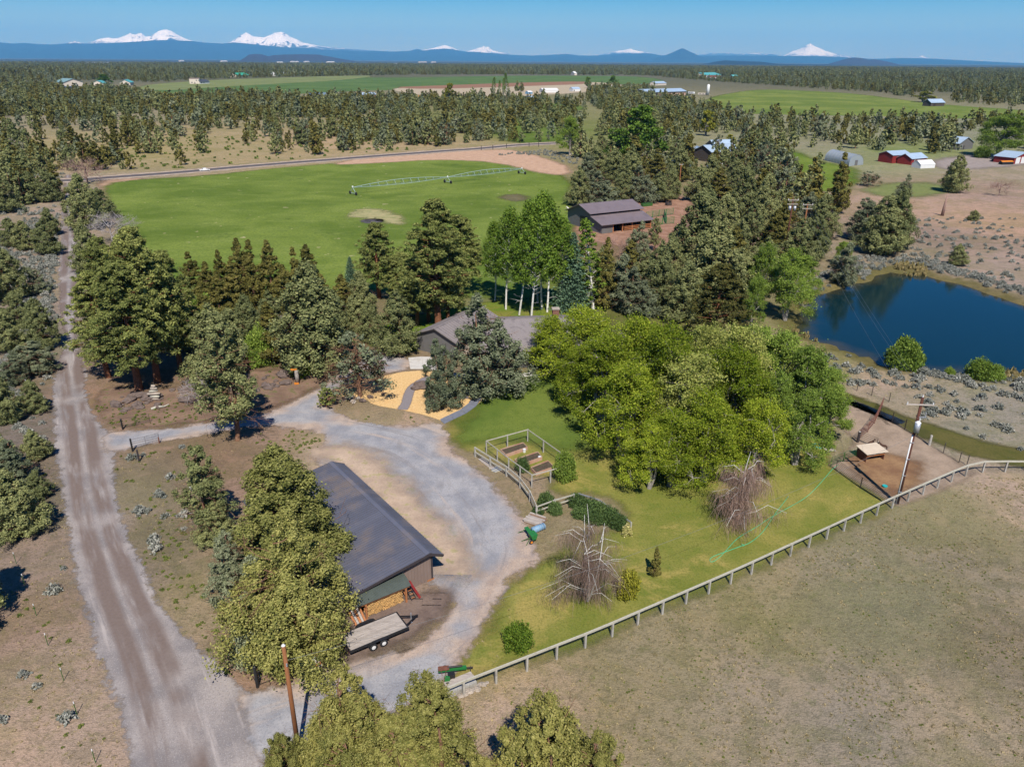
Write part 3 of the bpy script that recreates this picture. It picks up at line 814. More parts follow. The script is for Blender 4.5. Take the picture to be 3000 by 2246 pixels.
M_JUND = leaf_mat('juniper_foliage_dark', (64, 66, 34), (92, 88, 46), (114, 108, 60), .12)
M_PINE = leaf_mat('pine_needles', (72, 80, 44), (102, 110, 60), (134, 136, 80), .12)
M_PINED = leaf_mat('dark_pine_needles', (46, 52, 30), (70, 72, 38), (98, 92, 52), .12)
M_SPR = leaf_mat('spruce_needles', (56, 76, 58), (84, 106, 84), (112, 134, 108), .1)
M_ELM = leaf_mat('elm_leaves', (80, 98, 24), (114, 130, 38), (152, 158, 62), .30, .36)
M_ELMP = leaf_mat('elm_leaves_pale', (94, 106, 50), (124, 132, 68), (154, 154, 90), .25)
M_WIL = leaf_mat('willow_leaves', (74, 94, 38), (104, 124, 52), (132, 148, 72), .28)
M_ASP = leaf_mat('aspen_leaves', (66, 88, 32), (94, 118, 44), (126, 144, 64), .3)
M_COT = leaf_mat('cottonwood_leaves', (56, 80, 32), (80, 104, 42), (104, 126, 56), .25)
M_GOLD = leaf_mat('golden_willow_leaves', (98, 102, 34), (122, 122, 44), (146, 142, 62), .3)
M_SAGE = leaf_mat('sagebrush_leaves', (92, 96, 88), (122, 124, 118), (150, 150, 144), .1)
M_WEED = leaf_mat('green_weed', (78, 90, 46), (104, 114, 58), (126, 132, 74), .3)
M_RABB = leaf_mat('green_brush_leaves', (72, 88, 42), (96, 110, 56), (124, 132, 76), .2)
M_REED = leaf_mat('dry_reeds', (112, 104, 68), (138, 126, 88), (160, 146, 110), .2)
M_TUFT = leaf_mat('dry_grass', (118, 108, 80), (146, 134, 102), (166, 154, 122), .2)
M_TWIG = leaf_mat('birch_twigs', (104, 84, 76), (128, 106, 96), (150, 132, 122), .1)
M_BUSH = leaf_mat('dark_bush_leaves', (52, 74, 26), (78, 100, 34), (104, 122, 48), .25)
M_LILAC = leaf_mat('hedge_leaves', (56, 74, 42), (76, 96, 54), (98, 116, 70), .25)
M_FLOW = leaf_mat('pale_blossom', (112, 118, 62), (156, 150, 98), (186, 176, 130), .2)
M_JUNF = leaf_mat('foreground_juniper_foliage', (88, 90, 46), (116, 114, 62), (142, 136, 82), .12)
B_JUN = bark('juniper_bark', (96, 68, 52), (140, 108, 86))
B_PINE = bark('pine_bark', (92, 58, 42), (142, 98, 72))
B_GREY = bark('grey_bark', (112, 106, 98), (160, 154, 146))
B_WHITE = bark('white_bark', (176, 172, 162), (226, 224, 216), (3, 3, 4))
B_DEAD = bark('dead_wood', (128, 120, 116), (172, 164, 160))
B_RED = bark('reddish_dead_wood', (124, 98, 88), (160, 134, 122))

def limb(mb, a, b, r0, r1, g, bend=.12, n=5, seg=3):
    a, b = np.array(a, float), np.array(b, float)
    L = np.linalg.norm(b - a)
    off = g.normal(size=3) * L * bend
    pts = [a + (b - a) * t + off * math.sin(math.pi * t) for t in np.linspace(0, 1, seg + 1)]
    mb.tube(pts, list(np.linspace(r0, r1, seg + 1)), n, False)
def juniper(seed, h=10.0, w=5.0, clumps=150, per=70, leaf=.20, shape=.7, low=.06, mat=None, lean=0.0, dead=8, split=1, bk=None, open_=0.0, cs_=1.0):
    g = np.random.default_rng(seed)
    parts, mb = [], MB()
    tops = []
    for s in range(split):
        ox = np.array([0, 0]) if split == 1 else np.array([math.cos(s * 2.4 + seed), math.sin(s * 2.4 + seed)]) * w * .22
        tops.append((ox, 1.0 if s == 0 else g.uniform(.66, .92)))
    lob = g.normal(size=(6, 3))
    C, CR, CD = [], [], []
    while len(C) < clumps:
        ox, hs = tops[g.integers(split)]
        t = g.random()
        env = (1 - t) ** shape * min(1.0, ((t + .12) / .26)) * (w / 2) * (.75 if split > 1 else 1)
        if g.random() > (env / (w / 2)) ** .8 + .12: continue
        a = g.random() * 2 * math.pi
        lo_ = sum(math.sin(a * (k + 1) + lob[k, 0] * 3 + t * lob[k, 1] * 5) * lob[k, 2] for k in range(4)) * .14
        if g.random() < open_ and lo_ < 0: continue
        rad = env * (1 + lo_) * (g.uniform(.5, 1.02) if g.random() < .8 else g.uniform(.1, .5))
        z = (low + t * (1 - low) * .97) * h * hs
        C.append((ox[0] * (1 - t * .4) + math.cos(a) * rad + lean * t, ox[1] * (1 - t * .4) + math.sin(a) * rad, z))
        CR.append(w * g.uniform(.05, .105) * (1.1 - .55 * t) * cs_)
        CD.append((math.cos(a) * .8, math.sin(a) * .8, .75))
    C, CR, CD = np.array(C), np.array(CR), np.array(CD)
    d = unit(clumps * per, g)
    idx = np.repeat(np.arange(clumps), per)
    stretch = np.array([1, 1, 1.35])
    P = C[idx] + d * stretch * CR[idx, None] * np.where(g.random((len(idx), 1)) < .14, g.uniform(1.0, 1.7, (len(idx), 1)), g.uniform(.5, 1.08, (len(idx), 1)))
    parts.append(quads(P, leaf * g.uniform(.6, 1.25, len(idx)), g, .6, None, .5, None, g.random(clumps)[idx], d * .8 + CD[idx] * .35))
    crown = leaf_mesh('juniper_crown', parts, mat or M_JUN)
    for ox, hs in tops:
        limb(mb, (ox[0] * .25, ox[1] * .25, -.15), (ox[0] * .8, ox[1] * .8, h * hs * .8), .032 * w + .05, .03, g, .03, 7, 5)
    for i in g.permutation(clumps)[:int(clumps * .28)]:
        z0 = max(.4, C[i, 2] - np.hypot(C[i, 0], C[i, 1]) * .55)
        limb(mb, (0, 0, z0), C[i], .05, .015, g, .1, 4, 3)
    for i in range(dead):
        a, z = g.random() * 6.28, g.uniform(.12, .75) * h
        e = (1 - z / h) ** shape * w * .62
        p1 = np.array([math.cos(a) * e, math.sin(a) * e, z + e * g.uniform(-.1, .5)])
        limb(mb, (0, 0, z), p1, .032, .01, g, .12, 4, 3)
        for _ in range(4):
            q = p1 * g.uniform(.55, 1.0)
            q[2] = z + (p1[2] - z) * .8
            limb(mb, q, q + unit(1, g)[0] * e * .4, .012, .005, g, .1, 3, 2)
    return mb.mesh('juniper_trunk', bk or B_JUN, True), crown
def pine(seed, h=20.0, w=8.0, branches=90, low=.22, mat=None, tuft=.34, per=46, pw=.62, bk=None, tpb=4):
    g = np.random.default_rng(seed)
    mb = MB()
    limb(mb, (0, 0, -.2), (g.normal() * .2, g.normal() * .2, h * .97), .022 * h, .05, g, .01, 8, 6)
    C, D, CR = [], [], []
    for i in range(branches):
        t = (i + g.random()) / branches
        z = h * (low + (1 - low) * t)
        env = w / 2 * ((1 - t) ** pw) * min(1, (t + .25) / .45) * g.uniform(.7, 1.08) + .25
        a = i * 2.4 + g.normal() * .4
        up = g.uniform(.05, .45) + t * .4
        e = np.array([math.cos(a) * env, math.sin(a) * env, z + env * up * .6])
        limb(mb, (0, 0, z - .2), e, .05 + .05 * (1 - t), .02, g, .06, 4, 3)
        for k in range(tpb):
            q = np.array([0, 0, z]) + (e - np.array([0, 0, z])) * g.uniform(.5, 1.05) + g.normal(size=3) * env * .16
            C.append(q); D.append((math.cos(a) * .5, math.sin(a) * .5, .8)); CR.append(.036 * w * g.uniform(1.0, 1.7) * (1.1 - .4 * t))
    C, D, CR = np.array(C), np.array(D), np.array(CR)
    idx = np.repeat(np.arange(len(C)), per)
    d = unit(len(idx), g) + D[idx] * .35
    d /= np.linalg.norm(d, axis=1)[:, None]
    P = C[idx] + d * CR[idx, None] * np.where(g.random((len(idx), 1)) < .15, g.uniform(1.0, 1.6, (len(idx), 1)), g.uniform(.4, 1.08, (len(idx), 1))) * np.array([1, 1, .8])
    crown = leaf_mesh('pine_crown', [quads(P, tuft * g.uniform(.6, 1.15, len(idx)), g, .36, None, .35, None, g.random(len(C))[idx], d * .7 + np.array([0, 0, .35]), .8)], mat or M_PINE)
    return mb.mesh('pine_trunk', bk or B_PINE, True), crown
def spruce(seed, h=14.0, w=5.0, mat=None):
    g = np.random.default_rng(seed)
    mb = MB()
    limb(mb, (0, 0, -.2), (0, 0, h * .98), .02 * h, .03, g, .005, 7, 5)
    C, D = [], []
    for i in range(190):
        t = (i + g.random()) / 190
        z = h * (.05 + .94 * t)
        env = w / 2 * (1 - t) ** .85 * g.uniform(.8, 1.05) + .12
        a = i * 2.4
        e = np.array([math.cos(a) * env, math.sin(a) * env, z - env * .22])
        for k in np.linspace(.25, 1.0, max(2, int(env * 3))):
            for _ in range(14):
                C.append(np.array([0, 0, z]) * (1 - k) + e * k + g.normal(size=3) * (.16 * env * np.array([1, 1, .35]) + .05))
                D.append((math.cos(a), math.sin(a), -.25))
    C, D = np.array(C), np.array(D)
    crown = leaf_mesh('spruce_crown', [quads(C, .19 * g.uniform(.7, 1.2, len(C)), g, .5, D, .6)], mat or M_SPR)
    return mb.mesh('spruce_trunk', B_PINE, True), crown
def broadleaf(seed, h=12.0, w=11.0, lobes=13, per=70, clumps=11, leaf=.19, base=.25, mat=None, bk=None, low_w=.8, stems=4, mixed=None, trunk=.022):
    g = np.random.default_rng(seed)
    mb = MB()
    parts, parts2 = [], []
    L, LR = [], []
    for i in range(lobes):
        t = (i + .5) / lobes
        z = h * (base + (1 - base) * (.12 + .72 * t))
        env = w / 2 * math.sqrt(max(.05, 1 - ((t - .32) / .78) ** 2)) * low_w
        a = i * 2.4 + g.normal() * .3
        rad = env * g.uniform(.4, 1.0) * (1 - .5 * t)
        L.append((math.cos(a) * rad, math.sin(a) * rad, z)); LR.append(w * g.uniform(.10, .21) * (1 - .25 * t))
    L.append((0, 0, h * .80)); LR.append(w * .18)
    L, LR = np.array(L), np.array(LR)
    sb = [np.array([g.normal() * .3, g.normal() * .3, 0]) for _ in range(stems)]
    for s in sb[:stems]:
        limb(mb, s * .4 - np.array([0, 0, .2]), s * 2 + np.array([0, 0, h * .42]), trunk * h, trunk * h * .5, g, .05, 7, 4)
    for c0, r0 in zip(L, LR):
        s = sb[g.integers(len(sb))]
        st = s * 1.6 + np.array([0, 0, h * g.uniform(.22, .42)])
        limb(mb, st, c0, trunk * h * .45, .05, g, .1, 5, 4)
        m_ = clumps
        d = unit(m_, g); d[:, 2] = d[:, 2] * .8 + .15
        cs = c0 + d * r0 * g.uniform(.45, 1.0, (m_, 1))
        for q in cs[:9]: limb(mb, c0, q + (q - c0) * .25, .045, .012, g, .12, 3, 2)
        cr = r0 * g.uniform(.26, .44, m_)
        idx = np.repeat(np.arange(m_), per)
        dd = unit(len(idx), g)
        P = cs[idx] + g.normal(size=(len(idx), 3)) * cr[idx, None] * np.array([.52, .52, .40]) * np.where(g.random((len(idx), 1)) < .15, 1.7, 1.0)
        q_ = quads(P, leaf * g.uniform(.6, 1.25, len(idx)), g, .75, None, .9, None, np.clip(g.random(m_)[idx] * .8 + g.random() * .2, 0, 1), dd + np.array([0, 0, .3]), .9)
        parts.append(q_)
    crown = leaf_mesh('leafy_crown', parts, mat or M_ELM)
    return mb.mesh('trunk', bk or B_GREY, True), crown
def aspen(seed, h=18.0, w=5.0, base=.42, mat=None, per=64):
    g = np.random.default_rng(seed)
    mb = MB()
    lean = g.normal(size=2) * .9
    top = np.array([lean[0], lean[1], h * .93])
    limb(mb, (0, 0, -.2), top, .0105 * h, .04, g, .015, 8, 6)
    C, CR = [], []
    for i in range(70):
        t = (i + g.random()) / 70
        z = h * (base + (1 - base) * t)
        env = w / 2 * (1 - t) ** .55 * min(1, (t + .3) / .5) * g.uniform(.5, 1.05)
        a = i * 2.4
        c0 = np.array([lean[0] * z / h + math.cos(a) * env, lean[1] * z / h + math.sin(a) * env, z + env * .5])
        limb(mb, (lean[0] * z / h, lean[1] * z / h, z - env * .3), c0, .05, .015, g, .06, 4, 3)
        C.append(c0); CR.append(w * g.uniform(.08, .14))
    for i in range(14):
        z = h * g.uniform(.12, base + .1); a = g.random() * 6.28; e = g.uniform(.8, 2.2)
        limb(mb, (lean[0] * z / h, lean[1] * z / h, z), (lean[0] * z / h + math.cos(a) * e, lean[1] * z / h + math.sin(a) * e, z + e * g.uniform(.1, .6)), .03, .01, g, .12, 3, 3)
    C, CR = np.array(C), np.array(CR)
    idx = np.repeat(np.arange(len(C)), per)
    d = unit(len(idx), g)
    P = C[idx] + d * CR[idx, None] * g.uniform(.3, 1.1, (len(idx), 1)) * np.array([1, 1, 1.2])
    crown = leaf_mesh('aspen_crown', [quads(P, .15 * g.uniform(.7, 1.25, len(idx)), g, .75, None, .9, None, g.random(len(C))[idx], d + np.array([0, 0, .3]), .9)], mat or M_ASP)
    return mb.mesh('aspen_trunk', B_WHITE, True), crown
def bare(seed, h=6.0, w=5.0, bk=None, depth=4, nb=7, r=.11, up=.55, twig=.010):
    g = np.random.default_rng(seed)
    mb, tw = MB(), MB()
    def grow(p, d, L, rad, lev):
        e = p + d * L
        (mb if lev < 2 else tw).tube([p, (p + e) / 2 + g.normal(size=3) * L * .06, e], [rad, rad * .8, rad * .6], 5 if lev < 2 else 3, False)
        if lev >= depth: return
        for i in range(nb if lev == 0 else 5):
            q = p + (e - p) * (g.uniform(.3, 1.0) if i else 1.0)
            nd = d * .55 + unit(1, g)[0] * .85 + np.array([0, 0, up * .35])
            nd[:2] *= w / h * 1.15
            nd /= np.linalg.norm(nd)
            grow(q, nd, L * g.uniform(.5, .78), max(rad * .52, twig), lev + 1)
    grow(np.array([0, 0, -.1]), np.array([0, 0, 1.0]), h * .42, r, 0)
    return mb.mesh('bare_trunk', bk or B_DEAD, True), tw.mesh('bare_twigs', bk or B_DEAD, False)
def weeping(seed, h=7.0, w=6.0, stems=1, strands=1500):
    """leafless weeping birch: white stems and limbs, hanging brown twigs"""
    g = np.random.default_rng(seed)
    mb = MB(); arches = []
    for s in range(stems):
        a = s * 2.1 + g.random()
        top = np.array([math.cos(a) * w * .16 * (stems > 1), math.sin(a) * w * .16 * (stems > 1), h * (1.0 if s == 0 else g.uniform(.72, .95))])
        limb(mb, (0, 0, -.1), top, .15 if stems == 1 else .11, .02, g, .03, 7, 6)
        for i in range(20 if stems == 1 else 9):
            t = g.uniform(.08, .8)
            p = top * t
            b = g.random() * 6.28
            L = w * .58 * (1.1 - t * .6) * g.uniform(.55, 1.05)
            q1 = p + np.array([math.cos(b) * L * .55, math.sin(b) * L * .55, L * .28])
            q2 = p + np.array([math.cos(b) * L, math.sin(b) * L, L * .12])
            mb.tube([p, (p + q1) / 2 + g.normal(size=3) * .08, q1, q2], [.04, .03, .02, .008], 5, False)
            arches.append((p, q1, q2))
    V, Fq, vv, cl = [], [], [], []
    for i in range(strands):
        p, q1, q2 = arches[g.integers(len(arches))]
        t = g.random()
        if g.random() < .25: t = t * .5
        a0 = p * (1 - t) ** 2 + q1 * 2 * t * (1 - t) + q2 * t * t
        a0 = a0 + g.normal(size=3) * np.array([.3, .3, .25])
        d = g.normal(size=3) * np.array([.45, .45, .15])
        drop = min(a0[2] - .15, g.uniform(.3, 1.7))
        pts = [a0, a0 + d * .4 + np.array([0, 0, -drop * .2]), a0 + d * .8 + np.array([0, 0, -drop * .6]), a0 + d + np.array([0, 0, -drop])]
        s = np.cross(unit(1, g)[0], (0, 0, 1)); s = s / (np.linalg.norm(s) + 1e-6) * g.uniform(.004, .009)
        b_ = len(V) * 1
        for q in pts: V += [q - s, q + s]
        for k in range(3): Fq.append((b_ + 2 * k, b_ + 2 * k + 1, b_ + 2 * k + 3, b_ + 2 * k + 2))
        vv += [g.random()] * 8; cl += [g.random()] * 8
    crown = mesh_np('hanging_twigs', V, Fq, M_TWIG, [('v', 'FLOAT', vv), ('cl', 'FLOAT', cl)])
    return mb.mesh('white_stem', B_WHITE, True), crown
def shrub(seed, h=1.0, w=1.3, N=420, leaf=.09, mat=None, up=.5, clumps=26):
    g = np.random.default_rng(seed)
    d = unit(clumps, g); d[:, 2] = np.abs(d[:, 2])
    C = d * np.array([w / 2, w / 2, h * .72]) * g.uniform(.45, .85, (clumps, 1)) + np.array([0, 0, h * .10])
    idx = g.integers(0, clumps, N)
    dd = unit(N, g)
    P = C[idx] + dd * g.uniform(.5, 1.1, (N, 1)) * np.array([w, w, h]) * .15
    P[:, 2] = np.maximum(P[:, 2], .02)
    al = C[idx] * np.array([1, 1, .6]) / w + np.array([0, 0, up])
    return leaf_mesh('shrub_foliage', [quads(P, leaf * g.uniform(.6, 1.3, N), g, .5, al, .8, None, g.random(clumps)[idx])], mat or M_SAGE)

T0 = {}                                     # kind -> list of (trunk mesh, crown mesh, h, w)
def reg(kind, gen, seeds, h, w, **k):
    T0[kind] = [(*gen(s, h, w, **k), h, w) for s in seeds]
reg('hero_jun', juniper, (1, 2), 11, 6, clumps=360, per=210, leaf=.075, open_=.45, cs_=.85, mat=M_JUNY, shape=.62)
reg('fore_jun', juniper, (4, 5), 11, 6.5, clumps=400, per=190, leaf=.075, open_=.45, cs_=.8, mat=M_JUNF, shape=.45, split=3, dead=14)
reg('hero_jun2', juniper, (3,), 11, 7.5, clumps=430, per=210, leaf=.078, open_=.45, cs_=.8, mat=M_JUNY, shape=.55, split=3, dead=16)
reg('jun', juniper, (11, 12, 13), 10, 5.5, clumps=250, per=130, leaf=.10, mat=M_JUN, shape=.6, open_=.4, cs_=.88)
reg('jun_grey', juniper, (21, 22), 10, 5.5, clumps=220, per=130, leaf=.10, open_=.4, cs_=.88, mat=M_JUNG, shape=.5, dead=22, split=2)
reg('jun_thin', juniper, (24,), 12, 4.5, clumps=120, per=170, leaf=.10, mat=M_JUN, shape=.35, dead=44, low=.22, open_=.6)
reg('jun_dead', juniper, (26,), 9, 6.5, clumps=60, per=50, leaf=.2, mat=M_JUNG, shape=.4, dead=90, low=.10, open_=.7)
reg('jun_dark', juniper, (31, 32), 12, 4, clumps=150, per=130, leaf=.12, mat=M_JUND, shape=.8)
reg('pine', pine, (41, 42, 43), 20, 9, branches=95, tpb=6, per=72, tuft=.19)
reg('pine_dark', pine, (45,), 18, 10, branches=80, mat=M_PINED, low=.06, tpb=6, per=72, tuft=.2)
reg('pine_small', pine, (47,), 3, 2.4, branches=26, low=.1, tuft=.2, per=22)
reg('spruce', spruce, (51,), 14, 5)
reg('elm', broadleaf, (61, 62, 63), 12, 11, lobes=17, clumps=17, per=130, leaf=.088, base=.10)
reg('elm_pale', broadleaf, (65,), 12, 11, lobes=17, clumps=16, per=125, leaf=.088, base=.10, mat=M_ELMP)
reg('willow', broadleaf, (71, 72), 11, 10, lobes=15, clumps=17, per=120, leaf=.09, mat=M_WIL, base=.08)
reg('cottonwood', broadleaf, (75,), 20, 15, lobes=15, clumps=10, per=44, mat=M_COT, leaf=.4, base=.08)
reg('gold', broadleaf, (77,), 10, 8, lobes=10, clumps=8, per=40, mat=M_GOLD, leaf=.3, base=.1)
reg('aspen', aspen, (81, 82, 83), 18, 7.0, base=.30, per=130)
reg('poplar', aspen, (85,), 20, 4.0, base=.08)
reg('bare', bare, (91, 92), 6, 5)
reg('bare_red', bare, (93,), 7, 6.5, bk=B_RED)
reg('birch1', weeping, (95,), 7, 7, strands=5200)
reg('birch3', weeping, (96,), 9, 8, stems=4, strands=6800)
T0['jun_mid'] = [(*juniper(101 + i, 8, 4.8, clumps=90, per=26, leaf=.25, dead=4, shape=sh_, open_=.4, cs_=.85, split=sp_, low=.03 + .05 * (i % 3)), 8, 4.8) for i, (sh_, sp_) in enumerate(((.6, 1), (.4, 2), (.85, 1), (.3, 3), (.5, 2), (.7, 1)))]
reg('jun_mid_dark', juniper, (105, 106), 9, 4.2, clumps=90, per=26, leaf=.25, dead=2, mat=M_JUND, shape=.75)
reg('jun_mid_grey', juniper, (107, 108), 7.5, 4.8, clumps=70, per=26, leaf=.24, dead=16, split=2, open_=.4, mat=M_JUNG, shape=.45)
reg('bush', lambda s, h, w, **k: (MB().tube([(0, 0, -.05), (0, 0, h * .5)], [.05, .02], 5).mesh('stem', B_GREY), shrub(s, h, w, **k)), (111,), 2.2, 2.6, N=6500, leaf=.085, clumps=130, mat=M_BUSH)
reg('bush_yellow', lambda s, h, w, **k: (MB().tube([(0, 0, -.05), (0, 0, h * .6)], [.06, .02], 5).mesh('stem', B_GREY), shrub(s, h, w, **k)), (113,), 3.0, 2.2, N=5000, leaf=.10, clumps=90, mat=M_GOLD)
reg('bush_lilac', lambda s, h, w, **k: (MB().tube([(0, 0, -.05), (0, 0, h * .5)], [.05, .02], 5).mesh('stem', B_GREY), shrub(s, h, w, **k)), (115, 116), 2.0, 2.6, N=5000, leaf=.09, clumps=80, mat=M_LILAC)
reg('bush_green', lambda s, h, w, **k: (MB().tube([(0, 0, -.05), (0, 0, h * .6)], [.06, .02], 5).mesh('stem', B_GREY), shrub(s, h, w, **k)), (117, 118), 4.0, 3.8, N=8000, leaf=.125, clumps=120, mat=M_WIL)
reg('bush_flower', lambda s, h, w, **k: (MB().tube([(0, 0, -.05), (0, 0, h * .5)], [.04, .02], 5).mesh('stem', B_GREY), shrub(s, h, w, **k)), (119,), 1.6, 1.5, N=700, leaf=.11, clumps=40, mat=M_FLOW)
KN = {'hero_jun': 'juniper_tree', 'fore_jun': 'juniper_tree', 'hero_jun2': 'juniper_tree', 'jun': 'juniper_tree', 'jun_grey': 'juniper_tree', 'jun_thin': 'juniper_tree', 'jun_dead': 'juniper_tree', 'jun_dark': 'juniper_tree',
      'pine': 'pine_tree', 'pine_dark': 'pine_tree', 'pine_small': 'pine_sapling', 'spruce': 'spruce_tree', 'elm': 'elm_tree', 'elm_pale': 'elm_tree', 'willow': 'willow_tree', 'cottonwood': 'cottonwood_tree',
      'gold': 'golden_willow', 'aspen': 'aspen_tree', 'poplar': 'poplar_tree', 'bare': 'bare_tree', 'bare_red': 'bare_tree', 'birch1': 'weeping_birch', 'birch3': 'weeping_birch', 'jun_mid': 'juniper_tree',
      'jun_mid_dark': 'juniper_tree', 'jun_mid_grey': 'juniper_tree', 'bush': 'bush', 'bush_yellow': 'bush', 'bush_lilac': 'bush', 'bush_green': 'bush', 'bush_flower': 'flowering_bush'}
CN = {'bare': 'branches', 'bare_red': 'branches', 'birch1': 'hanging_twigs', 'birch3': 'hanging_twigs'}
TREES = []                                   # (x, y, radius) of everything planted
def plant_at(kind, x, y, h, w, label, group=None, seed=None, rz=None):
    tm, cm, h0, w0 = T0[kind][(seed if seed is not None else int(rng.integers(99))) % len(T0[kind])]
    z = float(ground_z([(x, y)])[0])
    t = thing(KN[kind], label, 'bush' if KN[kind].endswith('bush') else 'tree', (x, y, z), rng.random() * 6.28 if rz is None else rz, group, (w / w0, w / w0, h / h0))
    part('trunk', tm, t); part(CN.get(kind, 'crown'), cm, t)
    TREES.append((x, y, w / 2))
    return t
def plant(kind, bx, by, ty, wpx, label, group=None, seed=None, rz=None):
    b = at(bx, by)
    h = rise(bx, by, ty)
    depth = (b - Vector((0, 0, H - h / 2))).dot(F_)
    return plant_at(kind, b.x, b.y, h, wpx / FPX * depth, label, group, seed, rz)
def plant_top(kind, tx, ty, h, wpx, label, group=None, seed=None, rz=None):
    b = at(tx, ty, h)
    depth = (b - Vector((0, 0, H))).dot(F_)
    return plant_at(kind, b.x, b.y, h, wpx / FPX * depth, label, group, seed, rz)
# ================================================================ trees one by one
# junipers at the foot of the picture
FG = 'yellow-green junipers beside the pasture fence corner'
plant_top('fore_jun', 988, 1985, 9.5, 320, 'tall many-topped juniper growing beside the leaning utility pole', seed=0)
plant_top('fore_jun', 826, 2125, 6.5, 190, 'low broad yellow-green juniper at the foot of the utility pole', seed=1)
plant_top('fore_jun', 1068, 2022, 9.0, 300, 'yellow-green juniper squeezed between two taller junipers near the drive entrance', seed=1)
plant_top('fore_jun', 1232, 1958, 10.5, 360, 'tallest pointed juniper beside the start of the rail fence', seed=0)
plant_top('fore_jun', 1585, 2022, 10.0, 400, 'conical yellow-green juniper standing alone in the dry pasture', seed=0, rz=1.0)
plant_top('fore_jun', 1745, 2150, 7.5, 260, 'small yellow-green juniper beside the conical pasture juniper', seed=1)
plant_top('fore_jun', 1425, 2190, 7.0, 200, 'short juniper filling the gap left of the conical pasture juniper', seed=1)
plant_top('fore_jun', 930, 2110, 7.5, 190, 'rounded yellow-green juniper leaning on the many-topped one by the pole', seed=0, rz=2)
plant_top('fore_jun', 1150, 2110, 8.0, 300, 'yellow-green juniper in front of the tallest pointed one', seed=1, rz=3)
plant_top('fore_jun', 1010, 2150, 7.5, 300, 'low yellow-green juniper in front of the many-topped one', seed=0, rz=5)
# by the workshop
plant('hero_jun', 850, 1668, 1302, 370, 'large yellow-green juniper leaning against the metal workshop roof', seed=1, rz=2)
plant('hero_jun2', 848, 1925, 1515, 410, 'broad grey-green juniper in front of the workshop, behind the flatbed trailer', seed=0, rz=4)
plant('jun_grey', 690, 1745, 1560, 150, 'greyish low juniper at the roadside end of the workshop', seed=0)
plant('jun_grey', 775, 1905, 1640, 210, 'silver-green juniper reaching over the wire gate posts', seed=1)
plant('jun_thin', 612, 1570, 1300, 150, 'narrow leaning juniper between the gravel road and the workshop', seed=0, rz=.4)
plant('jun', 640, 1585, 1470, 130, 'low dark juniper at the base of the leaning juniper')
plant('jun_thin', 696, 1290, 915, 190, 'tall sparse juniper with bare grey limbs beside the driveway gate', seed=0, rz=3)
plant('jun', 640, 1125, 885, 200, 'brownish juniper with dead limbs above the lava outcrop', seed=1)
plant('jun_dead', 1055, 1162, 968, 190, 'half-dead grey juniper with red trunk at the edge of the wood chips', seed=0, rz=1)
plant('pine_small', 957, 1192, 1138, 52, 'small bright pine sapling at the fork of the driveway')
plant('jun', 925, 1085, 760, 260, 'broad olive juniper with full crown beside the upper drive', seed=2)
plant('jun', 1050, 965, 855, 120, 'yellow-green juniper behind the half-dead juniper', seed=0)
plant('jun', 1168, 1035, 848, 150, 'round juniper on the lawn behind the garage drive', seed=1)
plant('jun_grey', 1432, 1150, 852, 235, 'large grey-green juniper in front of the house roof', seed=1, rz=.5)
plant('jun_grey', 1292, 1192, 985, 125, 'small grey-green juniper inside the wood chip bed', seed=0, rz=2)
# roadside pines
for i, (bx, by, ty, w) in enumerate([(408, 1142, 770, 250), (462, 1120, 672, 230), (318, 1105, 800, 190), (530, 1085, 740, 190), (345, 1010, 700, 170), (420, 1010, 690, 190)]):
    plant('pine', bx, by, ty, w, ('ponderosa pine with thick red trunk behind the driftwood stack', 'tallest ponderosa pine of the clump beside the gravel road', 'ponderosa pine overhanging the gravel road bend', 'ponderosa pine of the roadside clump next to the brownish juniper', 'ponderosa pine of the roadside clump next to the dark roadside juniper', 'ponderosa pine of the roadside clump backing onto the pasture')[i], 'roadside ponderosa pines', i)
plant('jun', 255, 672, 505, 125, 'pointed juniper between the gravel road and the pasture corner', seed=2)
plant('jun', 300, 640, 548, 90, 'juniper growing against the pointed juniper at the pasture corner')
plant('bare', 330, 712, 592, 140, 'leafless grey tree between two roadside junipers', seed=0)
plant('bare', 360, 745, 660, 70, 'small leafless grey shrub tree at the edge of the pasture', seed=1)
plant('jun', 268, 800, 652, 110, 'dark roadside juniper next to the ponderosa clump', seed=0)
for bx, by, ty, w in [(722, 935, 692, 105), (758, 940, 694, 105), (808, 935, 698, 115), (877, 935, 716, 90), (918, 945, 712, 130), (575, 905, 732, 95), (662, 905, 728, 75), (622, 925, 762, 95), (700, 960, 760, 110), (845, 960, 770, 110), (955, 960, 800, 90)]:
    plant('jun_dark', bx, by, ty, w, 'narrow bronze-green juniper in the row along the pasture fence', 'bronze junipers along the pasture')
plant('bush_green', 600, 965, 832, 120, 'bright green leafy shrub behind the brownish juniper', seed=0)
plant('bush_green', 765, 1065, 920, 95, 'bright green small tree in the shade of the bronze junipers', seed=1)
plant('bush_green', 880, 1100, 1010, 60, 'green bush at the foot of the broad olive juniper', seed=1)
plant('bare', 842, 1005, 885, 100, 'dead grey tree standing between the bronze junipers', seed=1)
plant('bare', 585, 1190, 1070, 90, 'dead grey shrub on the lava outcrop', seed=0)
plant('jun', 800, 1010, 850, 130, 'olive juniper behind the bright green small tree', seed=1)
plant('jun', 690, 1060, 900, 130, 'olive juniper at the back of the lava outcrop', seed=2)
MT = 'junipers in the grove between the drive and the pasture'
